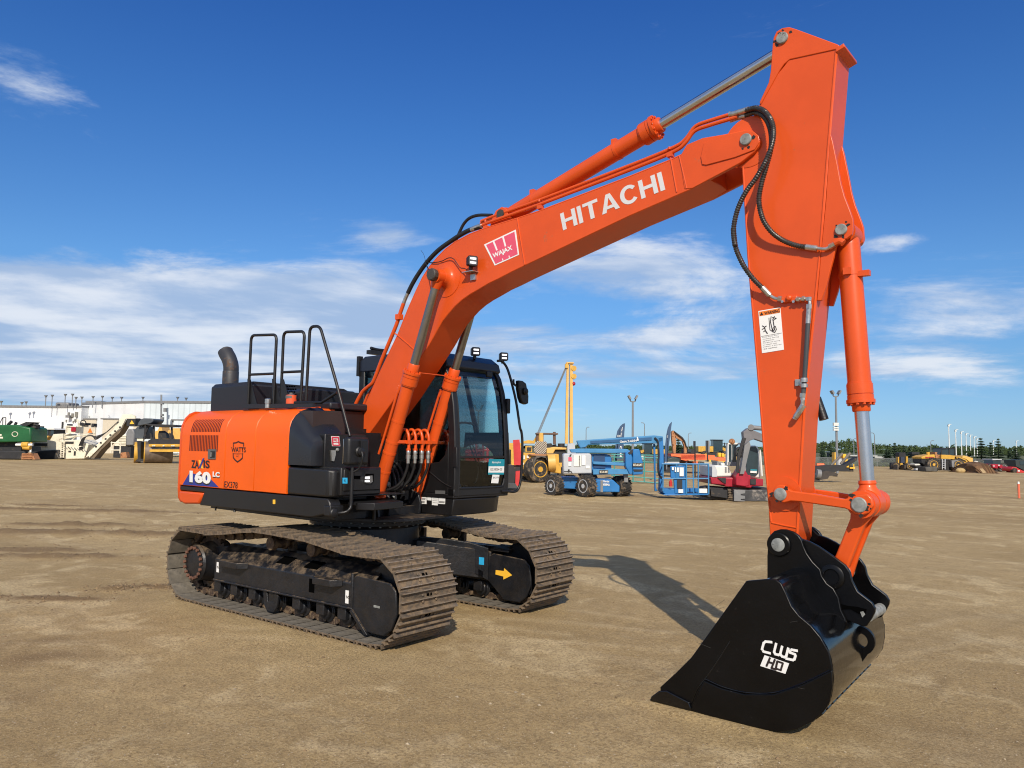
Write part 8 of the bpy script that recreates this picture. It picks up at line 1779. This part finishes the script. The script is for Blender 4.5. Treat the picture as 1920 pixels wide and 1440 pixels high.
S = Site('marker_post', 1909.5, 934, label='slim orange marker post with white top near the right edge', cat='post'); t = S.p(1909.5, 903); t.z = max(t.z, .5); m = MB(); m.cyl((t.x, 0, 0), (t.x, 0, t.z*.86), .045, n=12); S.b(m, 'post', pmat('post_orange', (.75, .16, .08), .6)); m = MB(); m.cyl((t.x, 0, t.z*.86), (t.x, 0, t.z), .045, .035, n=12); S.b(m, 'cap', M_WHP)
S = Site('spare_wheel', 1635, 879, label='dark wheel standing by the fence just right of the chrome rod', cat='wheel'); S.wheel(1634, 872.5, 6, 0, .4, name='tyre', rim=M_MGREY, tread=False)
# small clods of mud-coloured litter skipped: they belong to the ground
# ---------------- chain link fence
def fence_mat():
    m = bpy.data.materials.new('chain_link'); m.use_nodes = True; N = NT(m.node_tree); N.n.clear()
    o = N.new('ShaderNodeTexCoord').outputs['Object']; x, y, z = N.new('ShaderNodeSeparateXYZ', {0: o}).outputs
    a = N.math('ABSOLUTE', N.math('SINE', N.math('MULTIPLY', N.math('ADD', x, z), 26))); b = N.math('ABSOLUTE', N.math('SINE', N.math('MULTIPLY', N.math('SUBTRACT', x, z), 26)))
    k = N.math('MAXIMUM', N.smooth(a, .93, .97), N.smooth(b, .93, .97))
    p = N.new('ShaderNodeBsdfPrincipled', {'Base Color': (.20, .22, .22, 1), 'Roughness': .5, 'Metallic': .3}); t = N.new('ShaderNodeBsdfTransparent'); mx = N.new('ShaderNodeMixShader', {0: k}); N.l.new(t.outputs[0], mx.inputs[1]); N.l.new(p.outputs[0], mx.inputs[2])
    q = N.new('ShaderNodeOutputMaterial'); N.l.new(mx.outputs[0], q.inputs[0]); return m
S = Site('chain_link_fence', 1700, D=97, label='long grey chain link fence along the far right side of the yard', cat='fence')
x0, x1 = S.g(1000).x, S.g(2300).x
m = MB(); m.sheet([(x0, 0, .02), (x1, 0, .02), (x1, 0, 1.02), (x0, 0, 1.02)]); S.b(m, 'mesh', fence_mat())
m = MB(); m.cyl((x0, 0, 1.03), (x1, 0, 1.03), .025, n=6); S.b(m, 'top_rail', M_POLE)
k = 0; x = x0
while x < x1:
    m = MB(); m.cyl((x, 0, 0), (x, 0, 1.08), .035, n=6); S.b(m, 'fence_post', M_POLE); x += 3.1
# ---------------- grass, verge, trees
M_GRASS = pmat('verge_grass', (.075, .095, .028), .9, var=.45, vscale=1.2)
S = Site('grass_verge', 1600, D=98, empty_=False)
m = MB(); rg_ = random.Random(11)
def tuft(m, c, h, w, n=5):
    for i in range(n):
        a = rg_.uniform(0, 2*pi); r = rg_.uniform(0, w); b = c+Vector((cos(a)*r, sin(a)*r, 0)); d = Vector((rg_.uniform(-.4, .4), rg_.uniform(-.4, .4), 1))*h*rg_.uniform(.5, 1); s_ = Vector((cos(a+1.5), sin(a+1.5), 0))*rg_.uniform(.04, .09)
        m.b.faces.new([m.b.verts.new(b-s_), m.b.verts.new(b+s_), m.b.verts.new(b+d)])
for i in range(5200):
    u = rg_.uniform(1480, 1960) if i % 4 else rg_.uniform(1060, 1480); y = rg_.uniform(-1.5, 14)*rg_.random(); tuft(m, S.g(u, y), rg_.uniform(.22, .6), .35)
o = m.build('verge_grass', M_GRASS); o.matrix_world = S.M; tag(o, 'tall unmown grass growing along the chain link fence', 'grass', kind='stuff')
m = MB(); a = S.g(900, .2); b = S.g(2900, .2)
P = [Vector((-60, -.5, 0)), Vector((-60, 60, 1.2)), Vector((-60, 150, 2.2)), Vector((-60, 400, 0))]
def strip_mesh(prof, x0, x1, n=40):
    m = MB(); prev = None
    for i in range(n+1):
        x = x0+(x1-x0)*i/n; row = [m.b.verts.new((x, y, z+.3*noise.noise(Vector((x*.05, y*.05, 2)))*(1 if z > .1 else 0))) for y, z in prof]
        if prev:
            for j in range(len(row)-1): m.b.faces.new((prev[j], row[j], row[j+1], prev[j+1])).smooth = True
        prev = row
    return m
def field_mat():
    m = bpy.data.materials.new('field_grass'); m.use_nodes = True; N = NT(m.node_tree); N.n.clear(); P = N.new('ShaderNodeNewGeometry').outputs['Position']
    n = N.new('ShaderNodeTexNoise', {'Vector': P, 'Scale': .06, 'Detail': 8.0, 'Roughness': .65}).outputs[0]; n2_ = N.new('ShaderNodeTexNoise', {'Vector': P, 'Scale': 1.2, 'Detail': 6.0}).outputs[0]
    c = N.mix(N.smooth(n, .4, .6), (.055, .085, .025), (.14, .125, .055)); c = N.mix(N.math('MULTIPLY', N.smooth(n2_, .4, .7), .4), c, (.03, .05, .015))
    p = N.new('ShaderNodeBsdfPrincipled', {'Base Color': c, 'Roughness': .95}); q = N.new('ShaderNodeOutputMaterial'); N.l.new(p.outputs[0], q.inputs[0]); return m
m = strip_mesh([(-.6, .008), (12, .05), (30, .35), (50, .9), (80, 1.1), (160, 1.3), (400, 1.0), (900, 0)], a.x-40, a.x+900); o = m.build('field', field_mat()); o.matrix_world = S.M; tag(o, kind='structure')
m = MB(); m.bx(S.g(1590, 42).x, S.g(1645, 42).x, 42, 50, 1.0, 1.22); m.bx(S.g(1590, 42).x, S.g(1690, 42).x, 43, 49, .6, 1.0); o = m.build('road', pmat('pale_road', (.42, .42, .40), .8)); o.matrix_world = S.M; tag(o, kind='structure')
def leaf_mat(name, a, b):
    m = bpy.data.materials.new(name); m.use_nodes = True; N = NT(m.node_tree); N.n.clear()
    P = N.new('ShaderNodeTexCoord').outputs['Object']; n = N.new('ShaderNodeTexNoise', {'Vector': P, 'Scale': .9, 'Detail': 5.0, 'Roughness': .7}).outputs[0]
    c = N.mix(N.smooth(n, .38, .62), a, b); p = N.new('ShaderNodeBsdfPrincipled', {'Base Color': c, 'Roughness': .8, 'Specular IOR Level': .25}); q = N.new('ShaderNodeOutputMaterial'); N.l.new(p.outputs[0], q.inputs[0]); return m
M_SPR = leaf_mat('spruce_needles', (.022, .042, .026), (.055, .085, .042)); M_DEC = leaf_mat('poplar_leaves', (.030, .052, .018), (.070, .100, .030)); M_TRK = pmat('bark', (.09, .065, .045), .9)
def spruce(u, vt, D, wpx, lab, group, seed, n=900, zb=.0):
    S = Site('spruce_tree', u, D=D, label=lab, cat='spruce tree', group=group); R = random.Random(seed); H = S.p(u, vt).z-zb; Wd = wpx*S.s/2
    m = MB(); m.cyl((0, 0, 0), (0, 0, H*.96+zb), H*.022, H*.004, n=6); S.b(m, 'trunk', M_TRK)
    m = MB(); T = max(9, int(H/.42))
    for t in range(T):
        f = (t+.3)/T; z = zb+H*(.06+.94*f); rad = Wd*(1-f)**.8*R.uniform(.75, 1.2)+.10
        nb = int(16+40*(1-f))
        for i in range(nb):
            a = R.uniform(0, 2*pi); L = rad*R.uniform(.65, 1.12); d = Vector((cos(a), sin(a), 0)); s_ = Vector((-sin(a), cos(a), 0))
            for q in range(4):
                k = (q+R.random())/4; w_ = (.14+.24*L)*(1.1-k); c = Vector((0, 0, z))+d*L*k+Vector((0, 0, -.16*L*k+.12*k*k*L+R.uniform(-.08, .08)))
                m.b.faces.new([m.b.verts.new(c+s_*w_+Vector((0, 0, R.uniform(-.12, .02)))), m.b.verts.new(c+d*L*.36+Vector((0, 0, R.uniform(-.10, .06)))), m.b.verts.new(c-s_*w_+Vector((0, 0, R.uniform(-.12, .02)))), m.b.verts.new(c-d*L*.12+Vector((0, 0, R.uniform(.02, .12))))])
    S.b(m, 'crown', M_SPR)
for i, (u, vt, D, w_, lab) in enumerate(((1840, 819.5, 128, 31, 'biggest spruce, broad and dark, left of the red tractor'), (1858, 828, 136, 22, 'spruce with a blunt top leaning on the big one, left of the narrow spruce'), (1872.5, 820.5, 132, 24, 'narrow pointed spruce standing above the red tractor'), (1905, 838, 128, 26, 'round topped spruce above the dark tractor at the right edge'), (1893, 845, 150, 20, 'low dark spruce between the narrow spruce and the round topped one'), (1541.5, 828, 150, 9, 'small pointed spruce right beside the orange arm'), (1557, 829, 140, 14, 'spruce just left of the tall yard pole by the arm'), (1677.5, 829, 112, 22, 'dark spruce behind the forklift with a bare spike beside it'), (1664, 842, 112, 26, 'bushy dark spruce left behind the forklift'), (1697, 838, 114, 24, 'bushy spruce right behind the forklift mast'), (1272, 822, 105, 30, 'dark spruce behind the rusty brown excavator boom'), (1544, 845, 112, 16, 'bushy evergreen against the orange arm edge'), (1560, 842, 116, 20, 'bushy evergreen behind the yellow implement'))):
    spruce(u, vt, D, w_, lab, 'spruces beyond the yard', 20+i)
def poplar(u, vt, D, wpx, lab, seed, zb=.8):
    S = Site('broadleaf_tree', u, D=D, label=lab, cat='tree', group='bushy trees beyond the yard'); R = random.Random(seed); H = S.p(u, vt).z; Wd = wpx*S.s/2
    m = MB(); m.cyl((0, 0, 0), (0, 0, H*.6), H*.03, H*.01, n=6); S.b(m, 'trunk', M_TRK); m = MB()
    cl = [Vector((R.uniform(-1, 1)*Wd*.7, R.uniform(-1, 1)*Wd*.7, H*R.uniform(.35, .86))) for _ in range(9)]
    for c in cl:
        rr = Wd*R.uniform(.3, .5)
        for i in range(90):
            d = Vector((R.gauss(0, 1), R.gauss(0, 1), R.gauss(0, .8))).normalized()*rr*R.uniform(.5, 1.05); p = c+d; p.z = min(p.z, H); s_ = .09+.02*Wd; a = Vector((R.uniform(-1, 1), R.uniform(-1, 1), R.uniform(-1, 1)))*s_*2; b = Vector((R.uniform(-1, 1), R.uniform(-1, 1), R.uniform(-1, 1)))*s_*2
            m.b.faces.new([m.b.verts.new(p), m.b.verts.new(p+a), m.b.verts.new(p+b)])
    S.b(m, 'crown', M_DEC)
poplar(1729, 838, 150, 26, 'bushy green tree behind the low trailer', 3); poplar(1760, 836, 150, 24, 'green tree left of the loader cab', 4); poplar(1797, 841, 165, 18, 'small tree right behind the loader cab', 5); poplar(1818, 842, 170, 16, 'small tree between the white mast lamps', 6)
# far tree belt as one mass
S = Site('tree_belt', 1500, D=300, empty_=False); R = random.Random(9); m = MB()
def hz(u): return 825+.01406*u
for i in range(26000):
    u = R.uniform(1080, 2050); y = R.uniform(-40, 40)
    base = 3.4+ (6.0 if 1530 < u < 1640 else 0)*max(0, 1-abs(u-1590)/70) + 2.2*noise.noise(Vector((u*.03, 1, 0)))+1.2*noise.noise(Vector((u*.12, 2, 0)))
    H = (5.2 if u < 1640 else 4.7)+1.2*max(0, 1-abs(u-1590)/60)+.9*noise.noise(Vector((u*.05, 1, 0)))+.6*noise.noise(Vector((u*.2, 2, 0)))
    if u < 1500: H = 3.3+.8*noise.noise(Vector((u*.04, 3, 0)))
    z = (H-.6)*R.random()**.55; g = S.g(u, y); p = Vector((g.x, g.y, z)); s_ = R.uniform(.3, .6)
    a = Vector((R.uniform(-1, 1), R.uniform(-1, 1), R.uniform(-1, 1)))*s_*1.6; b = Vector((R.uniform(-1, 1), R.uniform(-1, 1), R.uniform(-1, 1)))*s_*1.6; m.b.faces.new([m.b.verts.new(p), m.b.verts.new(p+a), m.b.verts.new(p+b)])
o = m.build('tree_belt', M_DEC); o.matrix_world = S.M; tag(o, 'far dark green belt of woodland along the horizon', 'woodland', kind='stuff')
# low hills behind
m = strip_mesh([(0, 0), (40, 2.6), (120, 3.0), (400, 0)], S.g(1000).x, S.g(2300).x); o = m.build('hills', pmat('far_hill', (.030, .05, .022), .95, var=.3, vscale=.05)); o.matrix_world = Matrix.Translation((HF*60)) @ S.M; tag(o, kind='structure')
# dark lot pieces left of the mowed road: far trailer and shed roofs
for u, v0, v1, w_, D, lab in ((1717, 847.5, 852, 14, 125, 'long dark trailer beyond the fence right of the spruces'), (1560, 846.5, 848, 4, 130, 'tiny white shed roof among the evergreens near the arm')):
    S = Site('trailer', u, D=D, label=lab, cat='trailer'); m = MB(); S.box(m, u-w_/2, u+w_/2, v0, v1, 0, 2.5); S.b(m, 'box', M_DKM if w_ > 5 else M_WPAINT); m = MB(); S.box(m, u-w_*.4, u+w_*.4, v1, 870, .3, 2); S.b(m, 'chassis', M_DKM)
